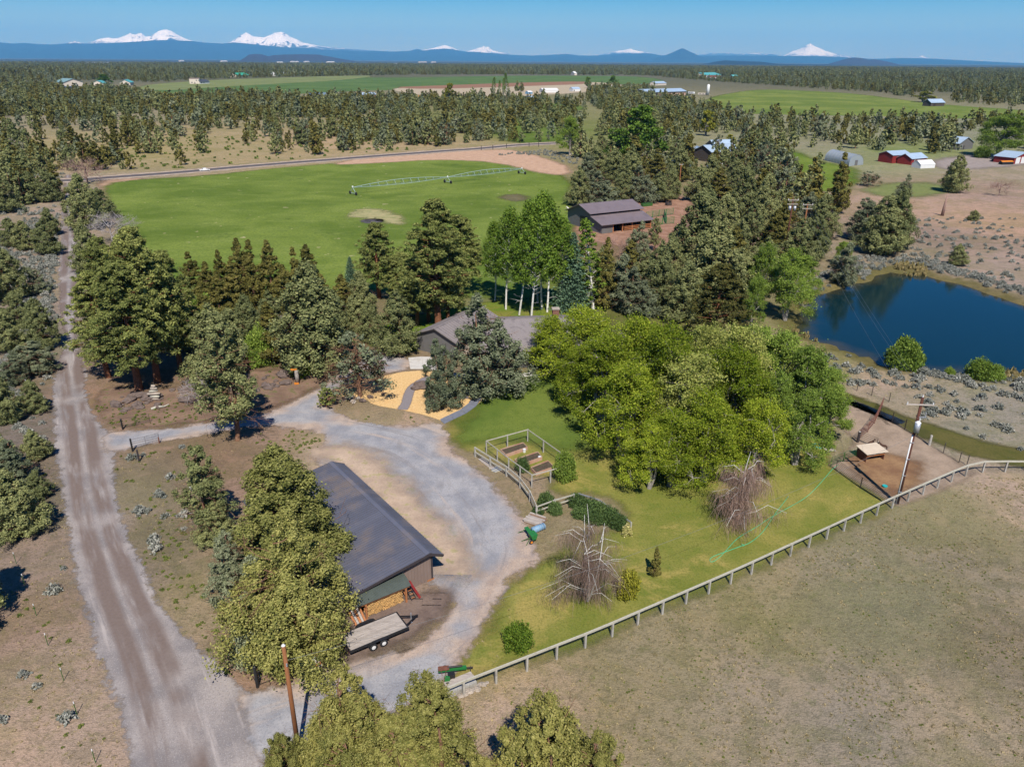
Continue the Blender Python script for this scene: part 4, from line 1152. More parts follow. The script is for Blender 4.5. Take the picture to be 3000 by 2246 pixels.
for k_, bx, by, ty, w in [('jun', 560, 1020, 860, 120), ('jun_dark', 610, 1010, 830, 100), ('jun', 735, 1040, 860, 130), ('jun_dark', 800, 1060, 880, 110), ('jun', 985, 1010, 850, 120), ('jun_dark', 1010, 960, 800, 110), ('jun', 1060, 935, 790, 110), ('jun_grey', 860, 1060, 900, 110),
                          ('jun', 520, 960, 800, 110), ('jun_dark', 660, 985, 800, 110), ('jun', 1085, 1000, 880, 90)]:
    plant(k_, bx, by, ty, w, {'jun': 'olive juniper in the grove between the upper drive and the pasture', 'jun_dark': 'bronze juniper in the grove between the upper drive and the pasture', 'jun_grey': 'grey juniper in the grove between the upper drive and the pasture'}[k_], MT)
# ponderosas behind the house
for i, (bx, by, ty, w) in enumerate([(1285, 958, 588, 235), (1222, 952, 760, 150), (1256, 942, 690, 150), (1312, 946, 740, 140), (1352, 862, 635, 170), (1112, 872, 655, 150), (1180, 880, 740, 130), (1190, 925, 820, 110)]):
    plant('pine', bx, by, ty, w, ('biggest round-headed ponderosa pine behind the house', 'ponderosa pine with pale trunk at the lawn edge behind the garage', 'ponderosa pine beside the biggest one behind the house', 'ponderosa pine whose trunk stands closest to the garage roof', 'red-trunked ponderosa pine between the pasture and the aspens', 'pointed ponderosa pine beside the pale blue spruce', 'ponderosa pine between the pointed pine and the house lawn', 'smallest ponderosa pine at the edge of the house lawn')[i], 'ponderosa pines behind the house', i)
plant('spruce', 1030, 838, 752, 45, 'small pale blue spruce at the pasture fence')
for i, (bx, by, ty, w) in enumerate([(1482, 906, 622, 115), (1521, 922, 598, 120), (1556, 932, 604, 125), (1587, 906, 576, 120), (1603, 914, 590, 125), (1576, 888, 630, 110), (1642, 905, 640, 105), (1450, 880, 660, 90)]):
    plant('aspen', bx, by, ty, w, 'white-trunked aspen in the grove behind the house', 'aspen grove behind the house', i)
plant('spruce', 1672, 908, 680, 105, 'tall blue-green spruce at the end of the aspen grove')
plant('poplar', 1738, 905, 646, 95, 'slim bright green poplar in front of the barn corner')
plant('bare_red', 1815, 760, 665, 80, 'bare brown tree in front of the barn opening')
BX = 'junipers between the barn and the pond'
for k, bx, by, ty, w in [('jun_thin', 1915, 735, 636, 45), ('jun', 1928, 905, 700, 130), ('jun_grey', 1862, 755, 643, 80), ('jun_grey', 1808, 900, 735, 150), ('jun', 2040, 805, 548, 200), ('jun', 2078, 880, 645, 220), ('jun', 2002, 940, 760, 150),
                         ('jun_grey', 1870, 920, 780, 130), ('jun', 1960, 850, 690, 120), ('jun', 2150, 900, 720, 150), ('jun', 2110, 760, 560, 140), ('jun', 2190, 780, 590, 130), ('jun_dark', 2255, 790, 610, 130), ('jun', 2330, 800, 640, 140),
                         ('jun_dark', 2290, 720, 560, 110), ('jun', 2380, 760, 620, 110), ('jun', 2230, 690, 500, 110), ('jun', 2170, 660, 480, 120), ('jun_dark', 1770, 905, 690, 90), ('jun', 1700, 890, 760, 70), ('jun', 1760, 850, 720, 100), ('jun_dark', 1840, 850, 700, 110), ('jun', 1890, 870, 730, 120), ('jun', 1990, 800, 640, 120), ('jun_dark', 2140, 850, 660, 130), ('jun', 2230, 850, 690, 120), ('jun', 2060, 720, 540, 120), ('jun', 2400, 700, 560, 110), ('jun_grey', 2350, 690, 560, 90)]:
    plant(k, bx, by, ty, w, {'jun': 'olive juniper in the thicket between the barn and the pond', 'jun_grey': 'grey-green juniper in the thicket between the barn and the house', 'jun_dark': 'bronze juniper in the thicket between the barn and the pond',
                             'jun_thin': 'slender column-like juniper beside the barn'}[k], BX)
for k_, bx, by, ty, w in [('jun', 1693, 602, 488, 85), ('jun_grey', 1766, 602, 500, 115), ('jun_grey', 1882, 592, 482, 95), ('jun', 1962, 582, 477, 75), ('jun', 1800, 530, 432, 100), ('jun', 1745, 520, 425, 90), ('jun', 1845, 540, 440, 100), ('jun_dark', 1920, 535, 432, 90), ('jun', 1990, 525, 425, 90), ('jun', 2045, 590, 480, 100),
                          ('jun_grey', 1715, 530, 445, 80), ('jun', 1820, 590, 500, 90), ('jun', 1930, 590, 500, 80), ('jun_dark', 2100, 600, 490, 100), ('jun', 2080, 545, 450, 80), ('jun', 2150, 560, 460, 90)]:
    plant(k_, bx, by, ty, w, {'jun': 'olive juniper behind the barn towards the neighbour house', 'jun_grey': 'grey half-bare juniper behind the barn', 'jun_dark': 'bronze juniper behind the barn towards the neighbour house'}[k_], 'junipers behind the barn')
plant('pine_dark', 2085, 1045, 778, 235, 'very dark ponderosa pine behind the bright elms')
# the bright elms
EL = 'bright elms on the lawn'
for i, (k, bx, by, ty, w) in enumerate([('elm', 1715, 1130, 888, 290), ('elm', 1610, 1090, 915, 190), ('elm', 1860, 1215, 905, 330), ('elm_pale', 1990, 1330, 1010, 350), ('elm', 1830, 1335, 1050, 320), ('elm', 2130, 1320, 990, 330),
                                        ('elm_pale', 2055, 1200, 930, 290), ('elm', 1960, 1420, 1190, 300), ('elm', 2200, 1400, 1150, 250), ('elm', 1760, 1240, 960, 300), ('elm', 1930, 1290, 930, 330), ('elm', 2060, 1410, 1130, 300), ('elm_pale', 2150, 1250, 930, 300), ('elm', 1900, 1430, 1230, 220), ('elm', 1690, 1190, 1000, 220)]):
    plant(k, bx, by, ty, w, 'bright yellow-green elm in the dense clump on the lawn' if k == 'elm' else 'paler elm in flower within the dense clump on the lawn', EL, i)
for i, (bx, by, ty, w) in enumerate([(2270, 1215, 950, 270), (2345, 1285, 1000, 260), (2400, 1240, 1060, 170), (2250, 1330, 1080, 200), (2330, 1360, 1130, 220), (2420, 1290, 1120, 150), (2200, 1130, 940, 230)]):
    plant('willow', bx, by, ty, w, 'soft green willow at the corral side of the elm clump', 'willows beside the corral', i)
for i, (bx, by, ty, w) in enumerate([(2300, 940, 715, 180), (2225, 905, 705, 140), (2350, 870, 748, 120), (2200, 960, 800, 110)]):
    plant('willow', bx, by, ty, w, 'bright willow on the near shore of the pond', 'willows on the pond shore', i)
plant('birch1', 2168, 1535, 1322, 230, 'leafless weeping birch with a single white trunk on the lawn', rz=.3)
plant('birch3', 1722, 1760, 1495, 235, 'leafless weeping birch with several white stems near the driveway bend', rz=1.2)
plant('bush_yellow', 1838, 1745, 1640, 80, 'yellow-green upright shrub next to the many-stemmed birch')
plant('jun_dark', 1918, 1685, 1598, 42, 'little dark conifer alone on the lawn')
plant('bush', 1516, 1888, 1805, 98, 'clipped round green bush between the drive and the rail fence')
plant('bush_green', 1655, 1402, 1298, 75, 'young leafy tree at the corner of the vegetable garden', seed=0)
plant('bush_lilac', 1530, 1378, 1328, 48, 'green shrub inside the vegetable garden fence', seed=0)
for i, (bx, by, ty, w) in enumerate([(1690, 1478, 1440, 70), (1720, 1495, 1450, 80), (1752, 1512, 1462, 80), (1785, 1530, 1475, 75), (1812, 1545, 1495, 60), (1700, 1512, 1475, 60), (1740, 1530, 1490, 60)]):
    plant('bush_lilac', bx, by, ty, w, 'dark green hedge bush along the white rail fence', 'hedge bushes along the rail fence', i)
for i, (bx, by, ty, w) in enumerate([(1600, 1480, 1430, 55), (1625, 1500, 1460, 50), (1575, 1505, 1475, 40), (1630, 1505, 1480, 40)]):
    plant('bush_lilac', bx, by, ty, w, 'small green bush at the end of the curved wooden fence', 'bushes at the curved fence', i)
plant('bush_flower', 1836, 1565, 1530, 40, 'small bush covered in pale blossom at the fence end')
plant('bush_green', 2642, 1078, 958, 112, 'rounded green willow bush standing at the near edge of the pond', seed=0)
plant('bush_green', 2870, 1112, 1034, 90, 'green willow bush with sagebrush in front, at the pond edge', seed=1)
plant('bush_green', 2905, 1114, 1060, 70, 'lower willow bush touching the larger one at the pond edge', seed=0)
plant('bush_green', 2780, 1100, 1065, 32, 'very small willow bush at the pond edge', seed=1)
# right-hand slope
plant('jun', 2575, 745, 568, 150, 'broad olive juniper above the pond, larger of two', seed=2)
plant('jun', 2615, 738, 540, 120, 'pointed olive juniper rising behind the broad one above the pond', seed=0)
plant('jun_grey', 2520, 700, 575, 130, 'grey-green juniper touching the two olive ones above the pond', seed=0)
plant('jun_grey', 2458, 832, 705, 105, 'grey-green juniper at the water among sagebrush', seed=1)
plant('willow', 2465, 775, 702, 70, 'small bright willow behind the juniper at the water')
plant('jun_dark', 2445, 628, 440, 85, 'tall lone juniper in front of the hoop greenhouse')
plant('jun', 2790, 563, 452, 90, 'juniper with bare red lower trunk on the dry slope')
plant('bare_red', 2925, 574, 498, 75, 'small leafless reddish tree on the dry slope')
plant('jun', 2850, 646, 614, 42, 'small conical juniper in the bare dry meadow')
plant('jun', 2800, 778, 712, 62, 'small dark juniper above the far pond shore')
plant('jun_dead', 2545, 545, 500, 60, 'umbrella-shaped twisted juniper beside the dirt track')
plant('jun_grey', 2645, 590, 510, 60, 'thin grey juniper behind the dry slope')
plant('willow', 2925, 460, 322, 190, 'large weeping willow in the neighbouring yard')
plant('bush_green', 2875, 462, 415, 45, 'small green tree in front of the weeping willow', seed=1)
plant('cottonwood', 1868, 475, 292, 180, 'big dark green cottonwood beyond the barn')
plant('cottonwood', 1800, 470, 380, 80, 'smaller cottonwood leaning on the big dark green one')
plant('willow', 1668, 455, 333, 100, 'light green tree at the end of the paved road')
plant('gold', 2068, 398, 318, 66, 'golden-leaved willow beyond the grey neighbour house')
plant('gold', 2138, 415, 392, 34, 'small golden bush beside the neighbour lawn')
plant('gold', 1318, 300, 240, 46, 'yellow willow at the edge of the bare farm field')
plant('bare_red', 260, 538, 418, 150, 'wide leafless reddish tree at the crossing of gravel and paved road')
for bx, by, ty, w in [(1443, 280, 227, 18), (1462, 282, 236, 12), (1475, 280, 230, 12), (1485, 282, 215, 20)]:
    plant('poplar', bx, by, ty, w, 'slim dark poplar in the row beside the distant sheds', 'poplar row beside the distant sheds')
plant('cottonwood', 307, 247, 215, 50, 'round green tree between the white distant sheds')
plant('cottonwood', 1722, 258, 222, 26, 'dark round tree at the edge of the far green field')
plant('cottonwood', 1795, 252, 218, 34, 'wide dark tree next to the far green field')
# scrub on the left of the road
LS = 'junipers in the sagebrush left of the gravel road'
for k, bx, by, ty, w in [('jun', 145, 745, 640, 90), ('jun', 78, 730, 645, 85), ('jun', 40, 722, 635, 80), ('jun', 152, 690, 605, 65), ('jun', 28, 880, 715, 150), ('jun', 132, 1022, 868, 115), ('jun_grey', 95, 1098, 1000, 150),
                         ('jun', 15, 1235, 1095, 130), ('jun_grey', 60, 1420, 1290, 140), ('jun', -10, 1400, 1240, 140), ('jun', 62, 1568, 1372, 175), ('jun_grey', 10, 1560, 1400, 130), ('jun', 30, 1030, 900, 120), ('jun', 95, 590, 500, 90), ('jun_dark', 60, 560, 465, 70), ('jun', 150, 590, 490, 90), ('jun_dark', 170, 585, 470, 60), ('jun', 105, 1205, 1110, 90), ('jun_grey', 45, 1130, 1030, 90), ('jun', 110, 1345, 1255, 90), ('jun_grey', 25, 1490, 1380, 110), ('jun', 60, 960, 850, 100), ('jun_grey', 110, 860, 780, 70), ('jun', -20, 820, 690, 110), ('jun', 20, 620, 510, 100), ('jun', 120, 1460, 1375, 80)]:
    plant(k, bx, by, ty, w, 'olive juniper in the sagebrush across the gravel road' if k != 'jun_grey' else 'grey-green juniper in the sagebrush across the gravel road', LS)
plant_at('jun', at(-95, 1840).x, at(-95, 1840).y, 10, 7, 'juniper across the gravel road whose shade falls on the sandy bank')

# ================================================================ juniper wood: the largest as trees, the far rest as one mass
def inside(px, py, poly):
    ins = np.zeros(len(px), bool)
    n_ = len(poly)
    for i in range(n_):
        (ax, ay), (bx_, by_) = poly[i], poly[(i + 1) % n_]
        if ay == by_: continue
        c_ = (ay > py) != (by_ > py)
        ins ^= c_ & (px < ax + (py - ay) * (bx_ - ax) / (by_ - ay))
    return ins
ZONES = [([(-300, 330), (190, 330), (196, 500), (176, 610), (130, 625), (-300, 660)], .016, 'scrub'),
         ([(-300, 660), (30, 640), (20, 900), (-20, 1400), (-300, 1500)], .004, 'scrub'),
         ([(190, 340), (1000, 340), (1000, 452), (700, 474), (340, 502), (200, 500)], .0075, 'slope'),
         ([(-300, 244), (380, 268), (480, 285), (1000, 290), (1000, 345), (-300, 350)], .018, 'wood'),
         ([(1000, 290), (1450, 290), (1470, 300), (1440, 350), (1490, 412), (1250, 434), (1000, 450)], .017, 'wood'),
         ([(1450, 290), (1700, 290), (1720, 340), (1690, 415), (1490, 420), (1440, 360)], .010, 'wood'),
         ([(1450, 262), (1900, 262), (2060, 310), (2160, 350), (2200, 420), (2290, 440), (2180, 560), (1990, 560), (1690, 520), (1700, 420), (1760, 400), (1770, 330), (1700, 285)], .015, 'wood'),
         ([(2160, 352), (2600, 356), (2950, 360), (3300, 380), (3300, 440), (2760, 460), (2450, 430), (2290, 440)], .0125, 'slope'),
         ([(2190, 430), (2290, 440), (2420, 540), (2400, 640), (2420, 720), (2330, 760), (2200, 720), (2020, 620), (2000, 560)], .0150, 'thicket'),
         ([(2420, 440), (2560, 420), (2640, 470), (2560, 480)], .004, 'slope'),
         ([(2100, 240), (2260, 250), (2420, 262), (2560, 270), (2720, 295), (2900, 310), (3300, 325), (3300, 200), (2100, 200)], .0085, 'far'),
         ([(-400, 180), (3400, 180), (3400, 215), (2100, 240), (1900, 222), (1500, 219), (1100, 221), (640, 231), (440, 243), (-400, 246)], .0065, 'far')]
EXC = [[(640, 246), (1000, 226), (1110, 222), (1900, 226), (1900, 262), (1500, 256), (1130, 285), (470, 280), (460, 262)], [(185, 236), (305, 236), (380, 236), (390, 262), (190, 275)],
       [(2060, 292), (2240, 262), (2700, 298), (3060, 326), (3060, 342), (2600, 338), (2160, 332)], [(2490, 500), (2490, 440), (2560, 440), (2560, 500)], [(2020, 455), (2020, 390), (2180, 390), (2180, 455)],
       [(2600, 500), (2600, 430), (2720, 430), (2720, 500)], [(2760, 490), (2760, 450), (3000, 440), (3000, 490)], [(2840, 470), (2840, 380), (3000, 380), (3000, 470)], [(1885, 288), (1885, 270), (2012, 266), (2012, 288)],
       [(2400, 500), (2400, 455), (2540, 455), (2540, 510)], [(890, 290), (890, 262), (1000, 262), (1000, 290)], [(1050, 292), (1050, 266), (1115, 266), (1115, 295)], [(1220, 295), (1220, 270), (1295, 270), (1295, 295)], [(1530, 295), (1530, 255), (1720, 255), (1720, 300)],
       [(2680, 300), (2680, 272), (2790, 272), (2790, 305)], [(2062, 234), (2062, 224), (2165, 224), (2165, 234)], [(2005, 283), (2005, 268), (2080, 268), (2080, 285)], [(2040, 470), (2040, 430), (2100, 430), (2100, 470)]]
def keep_out(P, clear):
    ok = np.ones(len(P), bool)
    for x, y, r in TREES: ok &= np.hypot(P[:, 0] - x, P[:, 1] - y) > r * .8 + clear
    return ok
def scatter(zones, rmin, rmax, g, amax=R(42), thin=None):
    out = []
    for poly, dens, lab in zones:
        pts = np.array([at(x, max(y, 186 if y < 260 else y))[:2] if y > 180 else at_dist(x, 186, rmax)[:2] for x, y in poly])
        r_ = np.hypot(pts[:, 0], pts[:, 1])
        lo, hi = max(r_.min() * .95, rmin), min(r_.max() * 1.05, rmax)
        az = np.arctan2(pts[:, 0], pts[:, 1])
        a0, a1 = max(az.min(), -amax), min(az.max(), amax)
        area = .5 * (hi * hi - lo * lo) * (a1 - a0)
        N = int(min(area * dens, 260000))
        r = np.sqrt(g.random(N) * (hi * hi - lo * lo) + lo * lo)
        if thin: k_ = g.random(N) < np.minimum(1, (thin / r) ** .8); r = r[k_]
        a = a0 + g.random(len(r)) * (a1 - a0)
        P = np.stack([np.sin(a) * r, np.cos(a) * r], 1)
        px, py = proj(np.column_stack([P, np.zeros(len(P))]))
        k = inside(px, py, poly)
        for e in EXC: k &= ~inside(px, py, e)
        P = P[k]
        out.append((P, [lab] * len(P)))
    return np.vstack([o[0] for o in out]), sum([o[1] for o in out], [])
g_ = np.random.default_rng(3)
P, LB = scatter(ZONES, 90, 7000, g_, thin=1500)
LB = np.array(LB)
dist = np.hypot(P[:, 0], P[:, 1])
cl_ = np.array([mnoise.noise(Vector((x / 38, y / 38, 1.7))) for x, y in P])
k = (cl_ > -.28 + .25 * g_.random(len(P))) | (dist > 1800)
k &= keep_out(P, .5) | (dist > 700)
dl = line_dist(P, gpoly(PAVED, 1, False))
k &= np.abs(dl) > 8
k &= np.abs(line_dist(P, RC)) > 9
P, LB, dist = P[k], LB[k], dist[k]
hh = g_.normal(8.6, 2.9, len(P)).clip(2.8, 15)
order = np.argsort(-(hh / dist))
sel, taken = [], np.zeros((0, 2))
for i in order:
    if len(sel) >= 168 or dist[i] > 900: continue
    if len(taken) and (np.hypot(*(taken - P[i]).T) < 3.2).any(): continue
    sel.append(i); taken = np.vstack([taken, P[i]])
LABS = {'scrub': ('juniper in the dense scrub left of the gravel road crossing', 'junipers in the scrub by the crossing'), 'slope': ('scattered juniper on the pale dry slope beyond the pastures', 'junipers scattered on the dry slope'),
        'wood': ('juniper in the open wood beyond the paved road and barn', 'junipers in the open wood'), 'thicket': ('juniper in the dense thicket above the pond', 'junipers in the thicket above the pond'), 'far': ('distant juniper beyond the farm fields', 'distant junipers')}
for i in sel:
    u = g_.random()
    kind = 'jun_mid' if u < .52 else ('jun_mid_dark' if u < .76 else 'jun_mid_grey')
    if u > .965: kind = 'bare'
    lb, gr = LABS[LB[i]]
    if kind == 'jun_mid_grey': lb, gr = 'greyish ' + lb, 'greyish ' + gr
    if kind == 'jun_mid_dark': lb, gr = 'darker ' + lb, 'darker ' + gr
    if kind == 'bare': lb, gr = 'dead leafless ' + lb, 'dead ' + gr
    plant_at(kind, P[i, 0], P[i, 1], hh[i] * (.8 if kind == 'bare' else 1), hh[i] * g_.uniform(.55, .85), lb, gr)
rest = np.ones(len(P), bool); rest[sel] = False
# instancing of the far wood and of the ground cover
def instancer(name, pts, scl, rot, sources, label, cat, zs=None, stretch=None):
    me = bpy.data.meshes.new(name)
    me.vertices.add(len(pts)); me.vertices.foreach_set('co', np.asarray(pts, np.float32).ravel())
    for an, dat in (('siz', scl), ('rotz', rot)):
        a = me.attributes.new(an, 'FLOAT', 'POINT'); a.data.foreach_set('value', np.asarray(dat, np.float32))
    o = bpy.data.objects.new(name, me)
    link(o)
    tag(o, label, cat, kind='stuff')
    ng = bpy.data.node_groups.new(name, 'GeometryNodeTree')
    ng.interface.new_socket('Geometry', in_out='INPUT', socket_type='NodeSocketGeometry')
    ng.interface.new_socket('Geometry', in_out='OUTPUT', socket_type='NodeSocketGeometry')
    N_ = ng.nodes
    gi, go = N_.new('NodeGroupInput'), N_.new('NodeGroupOutput')
    c_ = bpy.data.collections.new(name + '_source')
    for s_ in sources: c_.objects.link(s_)
    ci = N_.new('GeometryNodeCollectionInfo'); ci.inputs['Collection'].default_value = c_
    ci.inputs['Separate Children'].default_value = True
    ci.inputs['Reset Children'].default_value = True
    ip = N_.new('GeometryNodeInstanceOnPoints'); ip.inputs['Pick Instance'].default_value = True
    rv = N_.new('FunctionNodeRandomValue'); rv.data_type = 'INT'
    rv.inputs[4].default_value = 0; rv.inputs[5].default_value = len(sources) - 1
    na, nb_ = N_.new('GeometryNodeInputNamedAttribute'), N_.new('GeometryNodeInputNamedAttribute')
    na.data_type = nb_.data_type = 'FLOAT'
    na.inputs[0].default_value, nb_.inputs[0].default_value = 'siz', 'rotz'
    cx = N_.new('ShaderNodeCombineXYZ')
    er = N_.new('FunctionNodeEulerToRotation')
    L_ = ng.links
    L_.new(gi.outputs[0], ip.inputs['Points']); L_.new(ci.outputs[0], ip.inputs['Instance'])
    L_.new(rv.outputs[2], ip.inputs['Instance Index'])
    L_.new(na.outputs[0], ip.inputs['Scale'])
    L_.new(nb_.outputs[0], cx.inputs[2]); L_.new(cx.outputs[0], er.inputs[0]); L_.new(er.outputs[0], ip.inputs['Rotation'])
    L_.new(ip.outputs[0], go.inputs[0])
    md = o.modifiers.new('scatter', 'NODES'); md.node_group = ng
    return o
def src(name, me): return bpy.data.objects.new(name, me)
far_src = [src('far_juniper', juniper(200 + i, 7.5, 4.8, clumps=34, per=10, leaf=.50, dead=0, shape=.6, mat=mm)[1]) for i, mm in enumerate((M_JUN, M_JUND, M_JUNG, M_JUN, M_JUND))]
Pr, hr, dr = P[rest], hh[rest], dist[rest]
instancer('juniper_woodland', np.column_stack([Pr, np.zeros(len(Pr))]), hr / 7.5 * np.where(dr > 2200, 1.35, 1.0), g_.random(len(Pr)) * 6.28, far_src, 'dark far-off juniper wood covering the plain up to the hills', 'woodland')
print('wood', len(sel), len(Pr))
# ---- sagebrush and weeds
SAGE_M = [shrub(300 + i, .9, 1.3, N=260, leaf=.13, mat=M_SAGE, clumps=18) for i in range(3)]
WEED_M = [shrub(310 + i, .45, .8, N=120, leaf=.11, mat=M_WEED, clumps=12) for i in range(2)]
RABB_M = [shrub(320 + i, .6, 1.0, N=110, leaf=.15, mat=M_RABB, clumps=12) for i in range(2)]
TUFT_M = [shrub(330 + i, .14, .45, N=22, leaf=.07, mat=M_TUFT, clumps=6, up=1.2) for i in range(2)]
REED_M = [shrub(340 + i, 1.3, .7, N=60, leaf=.22, mat=M_REED, clumps=8, up=2.5) for i in range(2)]
def field_pts(polys, g, jitter=True):
    out = []
    for poly, dens, *r in polys:
        gp = np.array([at(x, y)[:2] for x, y in poly])
        lo, hi = gp.min(0), gp.max(0)
        N = int((hi - lo).prod() * dens)
        Q = lo + g.random((N, 2)) * (hi - lo)
        Q = Q[sdf(Q, gp) > 0]
        cn = np.array([mnoise.noise(Vector((x / 6, y / 6, 4.1))) + .5 * mnoise.noise(Vector((x / 2, y / 2, 9.1))) for x, y in Q]) if len(Q) else np.zeros(0)
        out.append(Q[cn + g.uniform(-.55, .55, len(Q)) > (r[0] if r else -.1) + .12])
    return np.vstack(out)
def off_tracks(Q, m_=.8):
    k = np.ones(len(Q), bool)
    for poly in (ROAD, DRIVE, LAWN): k &= sdf(Q, poly) < -m_
    k &= sdf(Q, POND) < -.2
    return Q[k]
SAGE_Z = [([(-60, 700), (170, 640), (175, 900), (150, 1100), (150, 1260), (-80, 1300)], 1.1, -.25), ([(-80, 1300), (150, 1260), (185, 1450), (260, 1800), (340, 2050), (370, 2246), (-100, 2246)], .07, -.05),
          ([(-60, 500), (190, 510), (175, 640), (-60, 700)], .2, -.1), ([(330, 1330), (640, 1300), (680, 1380), (500, 1760), (430, 1680), (350, 1500)], .22, .0), ([(470, 1770), (690, 1760), (700, 2000), (600, 1900)], .03, .05),
          ([(2340, 870), (2420, 850), (2512, 828), (2584, 792), (2660, 775), (2720, 795), (2852, 830), (3020, 884), (3020, 850), (2850, 800), (2700, 745), (2560, 740), (2480, 760), (2400, 810), (2370, 840)], .95, -.5),
          ([(2620, 1076), (2740, 1092), (2936, 1104), (3020, 1110), (3020, 1180), (2900, 1150), (2760, 1120)], 1.5, -.5), ([(2480, 1030), (2600, 1090), (3020, 1190), (3020, 1330), (2850, 1290), (2620, 1190), (2480, 1130), (2380, 1060)], .55, -.05),
          ([(2600, 640), (3020, 640), (3020, 840), (2850, 790), (2700, 740), (2600, 740)], .16, -.1), ([(1440, 455), (1600, 440), (1690, 460), (1700, 490), (1580, 455)], .22, -.3), ([(200, 1170), (420, 1150), (650, 1130), (650, 1220), (320, 1230)], .02, .1)]
S = off_tracks(field_pts(SAGE_Z, np.random.default_rng(21)))
S = S[keep_out(S, .3)]
gs = np.random.default_rng(22)
ss = gs.uniform(.55, 1.35, len(S))
app = ss / np.hypot(S[:, 0], S[:, 1])
o_ = np.argsort(-app)
zs = ground_z(S)
for i in o_[:240]:
    p_ = proj(np.array([[S[i, 0], S[i, 1], 0]]))
    left = p_[0][0] < 800
    b_ = bpy.data.objects.new('sagebrush', SAGE_M[int(gs.integers(3))])
    b_.location = (S[i, 0], S[i, 1], zs[i] - .03); b_.rotation_euler = (0, 0, gs.random() * 6.28); b_.scale = (ss[i],) * 3
    link(b_)
    tag(b_, 'silver sagebrush clump on the bare ground along the gravel road' if left else 'silver sagebrush clump on the banks of the pond', 'bush', 'sagebrush along the gravel road' if left else 'sagebrush on the pond banks')
r_ = o_[240:]
instancer('sagebrush_cover', np.column_stack([S[r_], zs[r_]]), ss[r_], gs.random(len(r_)) * 6.28, [src('sage_source', m_) for m_ in SAGE_M], 'grey sagebrush spread over the dry slopes', 'sagebrush')
WEED_Z = [([(330, 1330), (640, 1300), (680, 1380), (520, 1780), (430, 1680), (350, 1500)], 1.6, .05), ([(430, 1680), (560, 1640), (640, 1800), (700, 2010), (600, 1900)], 3.2, -.15), ([(290, 1250), (260, 1190), (420, 1170), (600, 1190), (600, 1230), (330, 1255)], 2.2, -.05),
          ([(-50, 1300), (150, 1260), (370, 2246), (-50, 2246)], .25, .1), ([(700, 1270), (900, 1262), (1000, 1310), (900, 1330), (800, 1330)], 2.5, -.1), ([(1300, 1700), (1370, 1690), (1330, 1760), (1260, 1760)], .8, -.1), ([(1040, 1215), (1270, 1225), (1220, 1240), (1050, 1232)], .8, .05),
          ([(1290, 2080), (2900, 1400), (3000, 1400), (3000, 2246), (1350, 2246)], 3.2, .1), ([(1560, 1440), (1680, 1430), (1800, 1540), (1700, 1580), (1580, 1560)], .8, .05), ([(780, 1060), (900, 1050), (960, 1090), (880, 1120), (780, 1100)], .7, .0)]
Q = off_tracks(field_pts(WEED_Z, np.random.default_rng(31)), .2)
_past = np.array([proj(np.array([[x, y, 0]]))[0][0] > 1280 for x, y in Q])
instancer('green_weeds', np.column_stack([Q, np.zeros(len(Q))]), gs.uniform(.2, .65, len(Q)) * np.where(_past, .42, 1), gs.random(len(Q)) * 6.28, [src('weed_source', m_) for m_ in WEED_M], 'low green weeds sprouting on the bare ground', 'weeds')
TUFT_Z = [([(1290, 2080), (2150, 1715), (2900, 1400), (3020, 1395), (3020, 2246), (1350, 2246)], 4.5, -.3), ([(1360, 1900), (1480, 1740), (1700, 1760), (1640, 1900), (1400, 1970)], 2.2, .0), ([(-60, 1300), (150, 1260), (370, 2246), (-60, 2246)], 2.6, .0), ([(340, 1340), (680, 1300), (690, 1380), (520, 1800)], 2.4, .0),
          ([(2480, 1050), (3020, 1190), (3020, 1340), (2620, 1200)], 1.2, .0)]
Q = off_tracks(field_pts(TUFT_Z, np.random.default_rng(33)), -1.5)
instancer('dry_grass_tufts', np.column_stack([Q, ground_z(Q)]), gs.uniform(.3, .85, len(Q)), gs.random(len(Q)) * 6.28, [src('tuft_source', m_) for m_ in TUFT_M], 'dry grass tufts across the pasture and banks', 'grass')
RABB_Z = [([(350, 505), (560, 492), (1000, 455), (1240, 436), (1240, 400), (900, 400), (500, 400), (340, 440)], .035, -.05)]
Q = field_pts(RABB_Z, np.random.default_rng(35)); Q = Q[np.abs(line_dist(Q, gpoly(PAVED, 1, False))) > 7]
instancer('green_brush', np.column_stack([Q, np.zeros(len(Q))]), gs.uniform(1.0, 2.4, len(Q)), gs.random(len(Q)) * 6.28, [src('brush_source', m_) for m_ in RABB_M], 'dark green low brush dotted over the tan slope', 'brush')
REED_Z = [([(2900, 1086), (3060, 1096), (3060, 1135), (2920, 1112)], 2.5, -.4), ([(2616, 783), (2650, 776), (2712, 790), (2714, 806), (2650, 806)], 2.0, -.5), ([(2320, 965), (2400, 990), (2400, 1003), (2330, 985)], 1.2, -.3)]
Q = field_pts(REED_Z, np.random.default_rng(37))
instancer('pond_reeds', np.column_stack([Q, np.maximum(ground_z(Q), -.5)]), gs.uniform(.7, 1.3, len(Q)), gs.random(len(Q)) * 6.28, [src('reed_source', m_) for m_ in REED_M], 'pale dry reeds at the edge of the pond', 'reeds')
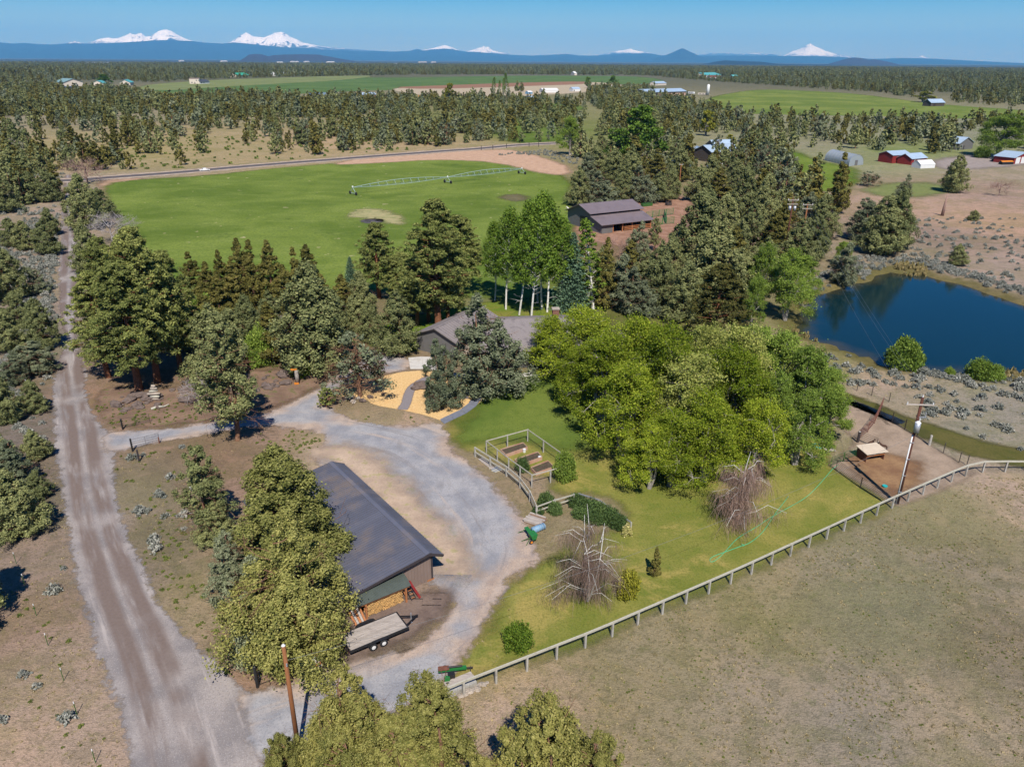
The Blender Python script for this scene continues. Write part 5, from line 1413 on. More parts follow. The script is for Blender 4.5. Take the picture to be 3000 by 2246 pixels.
# ================================================================ buildings and objects
def C(r, g, b, k=.85): return g3(lin((r, g, b)), k)
m_roof = paint('charcoal_metal_roof', C(96, 98, 110), .06, .5, .45, .5, dirt=C(124, 112, 104), dscale=.25, each=.10)
m_roof2 = paint('purple_grey_metal_roof', C(122, 110, 112), .06, .5, .5, .45, dirt=C(104, 94, 96), dscale=.2)
m_brownwall = paint('brown_metal_siding', C(136, 118, 108), .05, 1.0, .7)
m_dark = paint('dark_trim', C(64, 58, 60), .1, 2, .6)
m_black = paint('black_paint', C(40, 40, 42), .15, 3, .5)
m_rubber = paint('rubber', C(44, 44, 46), .1, 6, .9)
m_white = paint('white_paint', C(226, 226, 224), .05, 2, .5)
m_wood = paint('weathered_wood', C(176, 166, 156), .14, 3, .9, dirt=C(140, 128, 118), stretch=(1, 6, 6), each=.12)
m_wood2 = paint('grey_rail_wood', C(186, 182, 166), .14, 3, .9, dirt=C(146, 140, 120), stretch=(2, 8, 8))
m_post = paint('grey_post_wood', C(176, 172, 162), .14, 4, .9, dirt=C(130, 124, 114))
m_cedar = paint('cedar_wood', C(176, 116, 74), .15, 4, .85)
m_log = paint('split_logs', C(206, 164, 104), .25, 5, .9, dirt=C(150, 108, 72), dscale=4)
m_pole = paint('utility_pole_wood', C(140, 92, 58), .16, 3, .9, dirt=C(108, 72, 50), stretch=(6, 6, .5))
m_pole2 = paint('dark_utility_pole_wood', C(92, 56, 44), .16, 3, .9, dirt=C(70, 46, 38), stretch=(6, 6, .5))
m_metal = paint('galvanised_metal', C(178, 182, 188), .08, 3, .4, .5, .4)
m_rust = paint('rusty_pipe', C(120, 78, 62), .2, 5, .7)
m_pipe = paint('dark_pipe', C(74, 66, 62), .2, 5, .6)
m_green = paint('green_paint', C(44, 118, 60), .1, 4, .45, .4)
m_dgreen = paint('dark_green_paint', C(58, 100, 48), .1, 4, .5)
m_blue = paint('faded_blue_paint', C(120, 160, 188), .1, 3, .5)
m_teal = paint('teal_roof', C(92, 170, 168), .05, .5, .5)
m_greenroof = paint('bright_green_roof', C(64, 164, 128), .05, .5, .5)
m_red = paint('barn_red', C(134, 44, 42), .1, 2, .7)
m_glass = paint('window_glass', C(40, 52, 62), .1, 1, .08, .6)
m_lightroof = paint('pale_blue_metal_roof', C(168, 188, 206), .05, .5, .35, .5)
m_cream = paint('cream_siding', C(214, 202, 186), .05, 1, .8)
m_greywall = paint('grey_siding', C(108, 106, 104), .06, 1, .8)
m_dkwall = paint('dark_wood_siding', C(82, 74, 68), .1, 2, .85)
m_tanwall = paint('tan_board_siding', C(186, 156, 136), .14, 2, .9, stretch=(3, 3, .4))
m_rock = paint('lava_rock', C(112, 98, 90), .25, 1.6, 1, dirt=C(84, 74, 70), bump=.5)
m_stone = paint('pale_stone', C(170, 158, 144), .2, 2.5, .95, bump=.4)
m_shingle = paint('roof_shingle', C(136, 128, 126), .1, 6, .95, dirt=C(100, 94, 96))
m_brick = paint('chimney_brick', C(128, 92, 78), .2, 5, .9)
m_hose = paint('green_hose', C(60, 188, 140), .05, 2, .5)
m_teal2 = paint('teal_plastic', C(40, 170, 168), .05, 2, .5)
m_soil = paint('garden_soil', C(84, 72, 60), .25, 5, 1, dirt=C(84, 100, 50), dscale=3)
m_plank = paint('raised_bed_plank', C(192, 158, 136), .12, 3, .9, dirt=C(176, 120, 100))
m_wire = paint('wire', C(110, 112, 112), .05, 1, .5)
m_orange = paint('orange_paint', C(214, 132, 48), .1, 2, .5)
m_gtruss = paint('galvanised_truss', C(160, 180, 172), .06, 2, .45, .5)
m_brown_fur = paint('dark_brown_fur', C(82, 58, 46), .2, 4, .9)
m_white_fur = paint('white_fur', C(226, 218, 206), .1, 1.2, .8, dirt=C(150, 104, 76), dscale=1.4)
m_corr = paint('dark_green_corrugated', C(82, 90, 84), .1, 2, .5, .4)
n = NT('greenhouse_film'); n.base(C(168, 178, 186), .35, .4); n.alpha(.72); m_film = n.m

class Frame:
    """local frame: x from p0 to p1 on the ground, y away from the camera, z up"""
    def __init__(s, p0, p1, flip=False):
        s.o = Vector(p0); d = Vector(p1) - s.o; d.z = 0
        s.L = d.length; s.x = d.normalized(); s.y = Vector((-s.x.y, s.x.x, 0))
        if flip: s.y = -s.y
        s.rz = math.atan2(s.x.y, s.x.x)
    def __call__(s, x, y, z=0.0): return s.o + s.x * x + s.y * y + Vector((0, 0, z))
    def box(s, mb, x0, x1, y0, y1, z0, z1):
        return mb.box(s((x0 + x1) / 2, (y0 + y1) / 2, (z0 + z1) / 2), (abs(x1 - x0), abs(y1 - y0), abs(z1 - z0)), ax=(s.x, s.y, Vector((0, 0, 1))))
def at_base(root, *kids): return root
def local_thing(name, label, cat, loc, group=None):
    """Empty at the thing's base; parts are built in world space and keep their place"""
    t = thing(name, label, cat, loc, 0.0, group)
    return t
def build(mb, name, mat, root, smooth=False):
    l = root.location if root.parent is None else root.parent.location
    mb.v = [(v[0] - l[0], v[1] - l[1], v[2] - l[2]) for v in mb.v]
    return mb.build(name, mat, root, smooth)
def sub(mb, name, mat, prt, root, smooth=False):
    """sub-part of a part"""
    l = root.location
    mb.v = [(v[0] - l[0], v[1] - l[1], v[2] - l[2]) for v in mb.v]
    return mb.build(name, mat, prt, smooth)
def gable(name, label, cat, p0, p1, depth, wh, rh, wmat, rmat, over=.4, across=False, doors=(), windows=(), group=None, tmat=None, pitch_off=.5, dmat=None):
    """gabled building: front base corners p0-p1; across=True puts the gable in the front"""
    f = Frame(p0, p1)
    t = local_thing(name, label, cat, f.o, group)
    L, D = f.L, depth
    mb = MB()
    if across:
        poly = [(0, 0), (L, 0), (L, wh), (L * pitch_off, wh + rh), (0, wh)]
        fr = [f(x, 0, z) for x, z in poly]; bk = [f(x, D, z) for x, z in poly]
        r1 = [(-over, wh - over * rh / (L * pitch_off)), (L * pitch_off, wh + rh), (L + over, wh - over * rh / (L * (1 - pitch_off)))]
        q = [[f(r1[0][0], -over, r1[0][1] + .06), f(r1[1][0], -over, r1[1][1] + .06), f(r1[1][0], D + over, r1[1][1] + .06), f(r1[0][0], D + over, r1[0][1] + .06)],
             [f(r1[1][0], -over, r1[1][1] + .06), f(r1[2][0], -over, r1[2][1] + .06), f(r1[2][0], D + over, r1[2][1] + .06), f(r1[1][0], D + over, r1[1][1] + .06)]]
        rd = (f(L * pitch_off, -over, wh + rh + .05), f(L * pitch_off, D + over, wh + rh + .05))
    else:
        poly = [(0, 0), (D, 0), (D, wh), (D * pitch_off, wh + rh), (0, wh)]
        fr = [f(0, y, z) for y, z in poly]; bk = [f(L, y, z) for y, z in poly]
        k0, k1 = over * rh / (D * pitch_off), over * rh / (D * (1 - pitch_off))
        q = [[f(-over, -over, wh - k0 + .06), f(L + over, -over, wh - k0 + .06), f(L + over, D * pitch_off, wh + rh + .06), f(-over, D * pitch_off, wh + rh + .06)],
             [f(-over, D * pitch_off, wh + rh + .06), f(L + over, D * pitch_off, wh + rh + .06), f(L + over, D + over, wh - k1 + .06), f(-over, D + over, wh - k1 + .06)]]
        rd = (f(-over, D * pitch_off, wh + rh + .05), f(L + over, D * pitch_off, wh + rh + .05))
    mb.add(fr + bk, [(0, 1, 2, 3, 4), (9, 8, 7, 6, 5)] + [(i, i + 5, (i + 1) % 5 + 5, (i + 1) % 5) for i in (0, 1, 4)])
    build(mb, 'wall', wmat, t)
    for s_ in q: build(MB().slab(s_, .12), 'roof', rmat, t)
    build(MB().beam(rd[0], rd[1], .35, .08), 'ridge_cap', tmat or rmat, t)
    for x0, x1, h in doors:
        m_ = MB(); f.box(m_, x0, x1, -.05, .03, .02, h); build(m_, 'door', dmat or m_dark, t)
    for x0, x1, z0, z1 in windows:
        m_ = MB(); f.box(m_, x0, x1, -.04, .02, z0, z1); w_ = build(m_, 'window', m_glass, t)
        m_ = MB()
        for a, b in ((z0 - .08, z0), (z1, z1 + .08)): f.box(m_, x0 - .08, x1 + .08, -.07, .02, a, b)
        for a, b in ((x0 - .08, x0), (x1, x1 + .08)): f.box(m_, a, b, -.07, .02, z0, z1)
        sub(m_, 'frame', m_white, w_, t)
    return t, f
def ground_z1(p): return float(ground_z([(p[0], p[1])])[0])

# ---- workshop: long low roof, ridge near its yard side with a visor
A = at(1266, 1697)
f = Frame(at(1266, 1697), at(1209, 1722), True)         # x along the front wall to the left, y to the far end
LEN, WID, RZ = 18.9, 9.6, 3.2
ws = local_thing('workshop', 'long brown metal workshop with charcoal ribbed roof beside the gravel yard', 'workshop', f(WID / 2, LEN / 2, 0))
prof = lambda x: RZ - .128 * (x - .4) if x >= .4 else RZ - .48 * (.4 - x)
for nm, x0, x1, y0, y1 in (('end_wall', 0, WID, 0, .12), ('end_wall', 0, WID, LEN - .12, LEN), ('side_wall', 0, .12, .13, LEN - .13), ('side_wall', WID - .12, WID, .13, LEN - .13)):
    m_ = MB()
    xs = [x0, .4, x1] if x0 < .4 < x1 else [x0, x1]
    top = [f(x, y0, prof(x) - .10) for x in xs] + [f(x, y1, prof(x) - .10) for x in xs[::-1]]
    bot = [f(x, y0, 0) for x in xs] + [f(x, y1, 0) for x in xs[::-1]]
    k = len(top)
    m_.add(bot + top, [tuple(range(k))[::-1], tuple(range(k, 2 * k))] + [(i, (i + 1) % k, k + (i + 1) % k, k + i) for i in range(k)])
    build(m_, nm, m_brownwall, ws)
# siding grooves as proud battens on the front wall
for i in range(31):
    x = .15 + i * (WID - .3) / 30
    m_ = MB(); f.box(m_, x - .02, x + .02, -.03, -.001, .05, prof(x) - .16); build(m_, 'siding_rib', m_brownwall, ws)
NP = 21
pw_ = (LEN + .9) / NP
for side, (xa, xb) in enumerate(((.4, WID + .35), (-.95, .4))):
    za, zb = prof(xa), prof(xb)
    for i in range(NP):
        y0, y1 = -.45 + i * pw_, -.45 + (i + 1) * pw_ - .004
        m_ = MB().slab([f(xa, y0, za), f(xb, y0, zb), f(xb, y1, zb), f(xa, y1, za)], .05)
        for r_i in range(3):
            yr = y0 + pw_ * (r_i + .15) / 3
            m_.slab([f(xa, yr, za + .055), f(xb, yr, zb + .055), f(xb, yr + .06, zb + .055), f(xa, yr + .06, za + .055)], .053)
        build(m_, 'roof_panel', m_roof, ws)
build(MB().slab([f(.12, -.47, prof(.12) + .09), f(.4, -.47, RZ + .09), f(.4, LEN + .47, RZ + .09), f(.12, LEN + .47, prof(.12) + .09)], .03).slab([f(.4, -.47, RZ + .09), f(.75, -.47, prof(.75) + .06), f(.75, LEN + .47, prof(.75) + .06), f(.4, LEN + .47, RZ + .09)], .03), 'ridge_cap', m_roof, ws)
for y in (-.48, LEN + .48):
    build(MB().beam(f(.4, y, RZ - .12), f(WID + .37, y, prof(WID + .37) - .12), .05, .24), 'fascia', m_dark, ws)
    build(MB().beam(f(.4, y, RZ - .12), f(-.97, y, prof(-.97) - .12), .05, .24), 'fascia', m_dark, ws)
m_ = MB(); f.box(m_, -.1, .06, -.05, .12, 0, prof(0) - .2); build(m_, 'corner_trim', m_dark, ws)
m_ = MB(); f.box(m_, -.2, .5, -.06, -.02, 0, .16); build(m_, 'base_board', m_cedar, ws)
for y in (2.5, 7.2, 12.0, 16.0):
    m_ = MB(); f.box(m_, -.06, -.01, y - 1.4, y + 1.4, .05, 2.1); build(m_, 'roller_door', m_dark, ws)

# ---- firewood shelter on the front wall
f = Frame(at(1075, 1812), at(1191, 1763))
PH = rise(1075, 1812, 1770)
D = 1.35
sh = local_thing('firewood_shelter', 'open cedar firewood shelter with curved dark corrugated roof against the workshop', 'shelter', f(f.L / 2, D / 2, 0))
for x in (0, f.L):
    m_ = MB(); f.box(m_, x - .07, x + .07, -.07, .07, 0, PH); build(m_, 'post', m_cedar, sh)
    m_ = MB(); f.box(m_, x - .07, x + .07, D - .1, D, 0, PH + .45); build(m_, 'post', m_cedar, sh)
    build(MB().beam(f(x, .05, .5), f(x, D - .1, PH), .05, .1), 'brace', m_cedar, sh)
build(MB().beam(f(-.5, 0, PH + .06), f(f.L + .35, 0, PH + .06), .09, .14), 'front_beam', m_cedar, sh)
m_ = MB()
NX, NYr = 92, 6
vs, fs = [], []
for i in range(NX + 1):
    x = -.75 + (f.L + 1.2) * i / NX
    for j in range(NYr + 1):
        u = j / NYr
        vs.append(f(x, -.16 + u * (D + .2), PH + .18 + .42 * math.sin(u * 1.75) + (.02 if i % 2 else -.02)))
for i in range(NX):
    for j in range(NYr):
        a = i * (NYr + 1) + j
        fs.append((a, a + NYr + 1, a + NYr + 2, a + 1))
m_.add(vs, fs)
build(m_, 'roof', m_corr, sh)
fw = local_thing('firewood_stack', 'stack of split golden firewood under the corrugated shelter roof', 'firewood', f(f.L / 2, .5, 0))
g = random.Random(4)
m_ = MB()
for i in range(int((f.L - .3) / .17)):
    for j in range(8):
        r = .082 * g.uniform(.8, 1.08)
        c = f(.2 + i * .17 + (j % 2) * .085, 0, .12 + j * .15)
        y0 = g.uniform(.06, .2)
        m_.tube([c + f.y * y0, c + f.y * (D - .3)], r, 5)
o = build(m_, 'log', m_log, fw); o['kind'] = 'stuff'
ld = local_thing('wooden_ladder', 'dark wooden ladder leaning on the end of the firewood shelter', 'ladder', f(f.L + .5, .3, 0))
for dx in (0, .4):
    build(MB().beam(f(f.L + .45 + dx, -.15, 0), f(f.L + .2 + dx, .9, 1.5), .05, .09), 'rail', m_dark, ld)
for k in range(5):
    u = (k + .7) / 5.5
    build(MB().beam(f(f.L + .45 - .25 * u, -.15 + 1.05 * u, 1.5 * u), f(f.L + .85 - .25 * u, -.15 + 1.05 * u, 1.5 * u), .05, .04), 'rung', m_cedar, ld)
sd = local_thing('red_sled', 'red board leaning beside the ladder at the firewood shelter', 'board', f(f.L + 1.15, .1, 0))
build(MB().beam(f(f.L + 1.2, -.2, 0.02), f(f.L + .8, .9, 1.25), .22, .04), 'deck', m_red, sd)
build(MB().beam(f(f.L + 1.2, -.2, 0.07), f(f.L + .8, .9, 1.30), .04, .05), 'runner', m_red, sd)
lt = local_thing('leaning_boards', 'weathered boards propped at the tree end of the firewood shelter', 'boards', f(-.9, .2, 0))
for k in range(5):
    build(MB().beam(f(-1.1 + k * .2, -.9 + .1 * k, .03 + .02 * k), f(-1.3 + k * .22, .6, 1.1 + .05 * k), .17, .03), 'board', m_wood if k % 2 else m_cedar, lt)

# ---- flatbed trailer
DZ = .72
f = Frame(at(1026, 1905, DZ), at(1194, 1835, DZ)); f.o.z = 0
W_ = (at(1166, 1791, DZ) - at(1194, 1835, DZ)).length
tr = local_thing('flatbed_trailer', 'black flatbed trailer with grey plank deck and white wheels', 'trailer', f(f.L / 2, W_ / 2, 0))
NPL = 9
for i in range(NPL):
    m_ = MB(); f.box(m_, .05, f.L - .05, i * W_ / NPL + .008, (i + 1) * W_ / NPL - .008, DZ - .05, DZ + (.003 if i % 2 else -.003)); build(m_, 'deck_plank', m_wood, tr)
m_ = MB()
for y in (-.05, W_ + .05): f.box(m_, 0, f.L, y - .05, y + .05, DZ - .2, DZ - .01)
for x in (-.04, f.L + .04): f.box(m_, x - .04, x + .04, -.1, W_ + .1, DZ - .2, DZ - .015)
for x in np.linspace(.5, f.L - .5, 7): f.box(m_, x - .03, x + .03, 0, W_, DZ - .15, DZ - .055)
build(m_, 'frame', m_black, tr)
tyre = MB().ring((0, 0, 0), (0, 1, 0), .235, .095, 18, 8); tyre_me = tyre.mesh('tyre', m_rubber, True)
rim = MB().tube([(0, -.07, 0), (0, .07, 0)], .17, 14); rim.tube([(0, -.09, 0), (0, .09, 0)], .06, 8); rim_me = rim.mesh('rim', m_white)
for y in (-.22, W_ + .22):
    for dx in (-.43, .43):
        p = f(f.L * .46 + dx, y, .33) - tr.location
        w_ = part('wheel', tyre_me, tr, p, (0, 0, f.rz)); part('rim', rim_me, w_)
    m_ = MB()
    arc = [(-.85, .55), (-.72, .72), (-.42, .80), (.42, .80), (.72, .72), (.85, .55)]
    for k in range(5):
        (a, za), (b, zb) = arc[k], arc[k + 1]
        m_.beam(f(f.L * .46 + a, y, za), f(f.L * .46 + b, y, zb), .28, .02)
    build(m_, 'fender', m_black, tr)
build(MB().beam(f(f.L, .35, DZ - .16), f(f.L + 1.15, W_ / 2 - .04, .5), .07, .1).beam(f(f.L, W_ - .35, DZ - .16), f(f.L + 1.15, W_ / 2 + .04, .5), .07, .1).beam(f(f.L + 1.0, W_ / 2, .52), f(f.L + 1.4, W_ / 2, .52), .1, .1), 'tongue', m_black, tr)
build(MB().cyl(f(f.L + .8, W_ / 2, .05), f(f.L + .8, W_ / 2, 1.0), .04, 8).beam(f(f.L + .72, W_ / 2, .06), f(f.L + .88, W_ / 2, .06), .15, .03), 'jack', m_metal, tr)
build(MB().beam(f(-.05, .1, .45), f(-.05, .35, .45), .03, .1).beam(f(-.05, W_ - .35, .45), f(-.05, W_ - .1, .45), .03, .1), 'tail_light', m_red, tr)
for i in range(3):
    m_ = MB(); f.box(m_, -.10 - i * .05, -.07 - i * .05, .3, W_ - .3, .02, .62 - .1 * i); build(m_, 'ramp', m_pipe, tr)

# ---- log splitter
def splitter():
    f = Frame(at(1285, 1985), at(1352, 1975))
    t = local_thing('log_splitter', 'green tow-behind log splitter next to the end of the rail fence', 'log splitter', f(f.L / 2, 0, 0))
    L = 2.1
    build(MB().beam(f(0, .1, .62), f(L, .1, .55), .24, .2), 'beam', m_green, t)
    build(MB().beam(f(0, .1, .78), f(.8, .1, .76), .4, .08), 'log_cradle', m_rust, t)
    build(MB().cyl(f(.7, .1, .78), f(1.8, .1, .74), .08, 10), 'cylinder', m_black, t)
    build(MB().box(f(.9, -.5, .6), (.5, .4, .35), f.rz), 'engine', m_black, t)
    build(MB().box(f(.55, -.75, .5), (.4, .3, .4), f.rz), 'tank', m_green, t)
    build(MB().beam(f(L, .1, .5), f(L + .5, .1, .45), .08, .08).cyl(f(L + .3, .1, .02), f(L + .3, .1, .6), .03), 'tongue', m_pipe, t)
    for y in (-1.05, .65):
        p = f(.55, y, .24) - t.location
        w_ = part('wheel', tyre_me, t, p, (0, 0, f.rz)); w_.scale = (.75, .75, .75); part('rim', rim_me, w_)
    build(MB().beam(f(.55, -1.0, .24), f(.55, .6, .24), .05, .05), 'axle', m_pipe, t)
splitter()
# ---- boards by the gate, lumber pile, pallet, drill implement, roller
def pile(name, label, cat, p0, p1, n_, w, th, layers, mat, mats=None, seed=1, jitter=.15):
    f = Frame(p0, p1); g = random.Random(seed)
    t = local_thing(name, label, cat, f(f.L / 2, w * n_ / 2, 0))
    for k in range(layers):
        for i in range(n_):
            j = g.uniform(-jitter, jitter)
            m_ = MB(); f.box(m_, j, f.L + j, i * w + .01, (i + 1) * w - .015, .01 + k * th, (k + 1) * th); build(m_, 'board', (mats or [mat])[g.randrange(len(mats or [mat]))], t)
    return t, f
pile('board_pile', 'short pile of old boards beside the wire gate', 'boards', at(918, 1965), at(948, 1945), 4, .28, .1, 2, m_wood, [m_wood, m_cedar, m_white], 3, .2)
pile('lumber_pile', 'pile of weathered lumber at the end of the curved fence', 'lumber', at(1534, 1530), at(1580, 1545), 6, .26, .12, 3, m_wood, [m_wood, paint('brown_lumber', C(140, 112, 92), .15, 3)], 5)
pile('pallet_boards', 'pale pallet boards lying beside the garden fence', 'boards', at(1450, 1385), at(1476, 1376), 6, .2, .05, 1, m_metal, [m_wood2, m_metal], 6, .1)
pile('long_planks', 'long dark planks lying along the garden fence', 'planks', at(1402, 1346), at(1440, 1376), 3, .2, .06, 1, m_wood, [m_wood], 8)
def drill():
    f = Frame(at(1540, 1560), at(1566, 1590))
    t = local_thing('seed_spreader', 'bright green farm implement with yellow wheel beside the lumber pile', 'farm machine', f(f.L / 2, 0, 0))
    for nm, x0, x1, w, z0, z1 in (('hopper', 1.0, f.L, .7, .35, .85), ('chute', 0, .95, .42, .5, .68)):
        m_ = MB(); a, b = w / 2, w / 2 * .55
        vs = [f(x0, -b, z0), f(x1, -b, z0), f(x1, b, z0), f(x0, b, z0), f(x0, -a, z1), f(x1, -a, z1), f(x1, a, z1), f(x0, a, z1)]
        m_.add(vs, [(3, 2, 1, 0), (4, 5, 6, 7), (0, 1, 5, 4), (1, 2, 6, 5), (2, 3, 7, 6), (3, 0, 4, 7)])
        build(m_, nm, m_green, t)
    build(MB().beam(f(.2, -.1, .5), f(-.3, -.7, .02), .05).beam(f(1.4, -.2, .4), f(1.1, -1.0, .03), .05).beam(f(1.4, -.2, .4), f(1.9, -.9, .03), .05), 'stand', m_dgreen, t)
    p = f(f.L + .05, -.35, .24) - t.location
    w_ = part('wheel', tyre_me, t, p, (0, 0, f.rz + 1.57)); w_.scale = (.72,) * 3
    yrim = MB().tube([(0, -.1, 0), (0, .1, 0)], .17, 12).mesh('rim', m_orange); part('rim', yrim, w_)
drill()
a_, b_ = at(1560, 1562), at(1594, 1548)
ro = local_thing('water_roller', 'faded blue ribbed barrel lying beside the green implement', 'barrel', (a_ + b_) / 2)
build(MB().tube([a_ + Vector((0, 0, .34)), b_ + Vector((0, 0, .34))], .32, 14), 'drum', m_blue, ro, True)
for k in range(6): build(MB().ring(a_ + (b_ - a_) * (k + .3) / 5.6 + Vector((0, 0, .34)), b_ - a_, .325, .025, 14, 5), 'rib', m_metal, ro)

# ---- fences
def rail_fence(name, label, px, spacing, ph, rails, pm, rm, pr=.07, rail=(.06, .14), wires=0, cap=False, square=True, corners=False):
    P_ = [at(*p) for p in px]
    if corners:
        Q_ = [P_[0]]
        for a_, b_ in zip(P_, P_[1:]):
            k_ = max(1, round((b_ - a_).length / spacing))
            Q_ += [a_.lerp(b_, (j + 1) / k_) for j in range(k_)]
        P_ = Q_
    seglen = [(P_[i + 1] - P_[i]).length for i in range(len(P_) - 1)]
    tot = sum(seglen); n_ = max(1, round(tot / spacing))
    pts = []
    for k in range(n_ + 1):
        s = tot * k / n_; i = 0
        while i < len(seglen) - 1 and s > seglen[i]: s -= seglen[i]; i += 1
        q = P_[i].lerp(P_[i + 1], s / seglen[i]); q.z = ground_z1(q); pts.append(q)
    if corners:
        pts = P_; n_ = len(pts) - 1
    t = local_thing(name, label, 'fence', pts[0])
    g = random.Random(len(px) * 7 + n_)
    for i, q in enumerate(pts):
        d = (pts[min(i + 1, n_)] - pts[max(i - 1, 0)]).normalized()
        h = ph * g.uniform(.985, 1.02)
        m_ = MB()
        if square: m_.box(q + Vector((0, 0, h / 2 - .1)), (pr * 2, pr * 2, h + .2), math.atan2(d.y, d.x))
        else: m_.tube([q + Vector((0, 0, -.2)), q + Vector((g.uniform(-.03, .03), g.uniform(-.03, .03), h))], pr, 7)
        build(m_, 'post', pm, t)
    for z in rails:
        for i in range(n_):
            a, b = pts[i] + Vector((0, 0, z)), pts[i + 1] + Vector((0, 0, z))
            d = (b - a).normalized() * .004
            up = Vector((0, 0, 1))
            build(MB().beam(a + d, b - d, *(rail if not (cap and z == rails[0]) else (rail[1], rail[0]))), 'rail', rm, t)
    if wires:
        m_ = MB()
        top = (rails[0] if rails else ph) - .08
        for i in range(n_):
            for k in range(wires):
                z = .08 + (top - .08) * k / max(1, wires - 1)
                m_.tube([pts[i] + Vector((0, 0, z)), pts[i + 1] + Vector((0, 0, z))], .004, 3, False)
            L = (pts[i + 1] - pts[i]).length
            for k in range(int(L / .3)):
                q = pts[i].lerp(pts[i + 1], (k + .5) / int(L / .3))
                m_.tube([q + Vector((0, 0, .05)), q + Vector((0, 0, top))], .003, 3, False)
        o = build(m_, 'wire_mesh', m_wire, t); o['kind'] = 'stuff'
    return t, pts
rail_fence('rail_fence', 'long pale wooden rail fence with wire mesh between lawn and dry pasture', [(1262, 2080), (1333, 2049), (1751, 1882), (2151, 1705), (2612, 1489), (2813, 1400), (2854, 1385), (2903, 1382), (3080, 1384)], 2.62, 1.36, [1.38], m_post, m_wood2, .075, (.10, .19), 7)
rail_fence('curved_fence', 'curved grey two-rail wooden fence around the garden side of the yard', [(1392, 1338), (1430, 1362), (1480, 1392), (1520, 1425), (1545, 1458), (1560, 1480), (1571, 1512)], 2.6, 1.25, [1.2, .62], m_post, m_wood2, .08, (.07, .17))
rail_fence('hedge_fence', 'straight two-rail wooden fence with hedge bushes, joining the curved fence', [(1572, 1512), (1625, 1492), (1680, 1476)], 2.8, 1.2, [1.12, .6], m_post, m_wood2, .07, (.05, .14))
rail_fence('white_fence', 'white two-rail fence running behind the hedge to the blossom bush', [(1694, 1470), (1745, 1482), (1795, 1520), (1847, 1556)], 2.6, 1.05, [1.02, .5], m_wood2, m_metal, .06, (.05, .12))
# corral panels and pens
def panel_fence(name, label, px, ph, nr, mat, spacing=2.6, r=.022, post=None):
    P_ = [at(*p) for p in px]
    t = local_thing(name, label, 'fence', P_[0])
    for i in range(len(P_) - 1):
        L = (P_[i + 1] - P_[i]).length; n_ = max(1, round(L / spacing))
        for k in range(n_):
            a, b = P_[i].lerp(P_[i + 1], k / n_), P_[i].lerp(P_[i + 1], (k + 1) / n_)
            d = (b - a).normalized() * .04; a, b = a + d, b - d
            for q in (a, b): build(MB().cyl(q, q + Vector((0, 0, ph)), r * 1.3, 6), 'upright', mat, t)
            for j in range(nr):
                z = .25 + (ph - .27) * j / (nr - 1)
                build(MB().cyl(a + Vector((0, 0, z)), b + Vector((0, 0, z)), r, 5), 'rail', mat, t)
    return t
panel_fence('corral_fence', 'dark metal corral panels on the ditch side of the pen', [(2577, 1216), (2650, 1258), (2723, 1302)], 1.45, 6, m_pipe)
panel_fence('corral_fence', 'rusty red corral panels leaning along the pen alley', [(2584, 1192), (2562, 1240), (2542, 1266), (2515, 1291)], 1.5, 7, m_rust)
panel_fence('corral_fence', 'short black corral panels beside the goat shelter', [(2516, 1292), (2567, 1315)], 1.4, 6, m_pipe)
panel_fence('corral_fence', 'dark pipe panels between the lawn and the goat pen', [(2447, 1377), (2520, 1430), (2596, 1478)], 1.35, 7, m_pipe, 2.8)
panel_fence('pen_gate', 'green pipe gate standing open at the lawn corner of the pen', [(2432, 1368), (2470, 1352), (2508, 1336)], 1.25, 5, m_dgreen, 1.9)
for i, (bx, by, ty) in enumerate([(2512, 1295, 1264), (2568, 1314, 1294), (2722, 1304, 1275)]):
    t = local_thing('corral_post', ('thick dark wooden post where the rusty panels meet the black ones', 'thick dark wooden post next to the goats', 'pale wooden post at the end of the ditch-side panels')[i], 'post', at(bx, by))
    h = rise(bx, by, ty)
    build(MB().tube([at(bx, by) + Vector((0, 0, -.1)), at(bx, by) + Vector((.02, 0, h))], [.15, .14], 9), 'shaft', m_dark if i < 2 else m_post, t)
    build(MB().tube([at(bx, by) + Vector((.02, 0, h)), at(bx, by) + Vector((.02, 0, h + .03))], [.14, .08], 9), 'top', m_post, t)
def wire_line(name, label, px, h, mat, r=.03, nw=4, group=None):
    t = local_thing(name, label, 'fence', at(*px[0]))
    P_ = [at(*p) for p in px]
    for q in P_:
        q.z = ground_z1(q)
        build(MB().tube([q + Vector((0, 0, -.1)), q + Vector((0, 0, h))], r, 5), 'post', mat, t)
    m_ = MB()
    for a, b in zip(P_, P_[1:]):
        for k in range(nw):
            z = h * (k + .8) / nw * .95
            m_.tube([a + Vector((0, 0, z)), b + Vector((0, 0, z))], .005, 3, False)
    build(m_, 'wire', m_wire, t)
wire_line('wire_fence', 'thin wire fence on dark posts along the ditch above the pen', [(2425, 1114), (2468, 1128), (2510, 1145), (2553, 1159), (2604, 1177)], 1.35, m_pipe, .05)
wire_line('wire_fence', 'wire fence on dark posts closing the pen towards the rail fence corner', [(2725, 1304), (2763, 1327), (2809, 1355), (2832, 1363)], 1.35, m_pipe, .05)
wire_line('wire_fence', 'wire fence on dark posts at the edge of the dirt headland by the paved road', [(1410, 440), (1444, 438), (1484, 434), (1550, 430), (1578, 430)], 2.2, m_dark, .16)
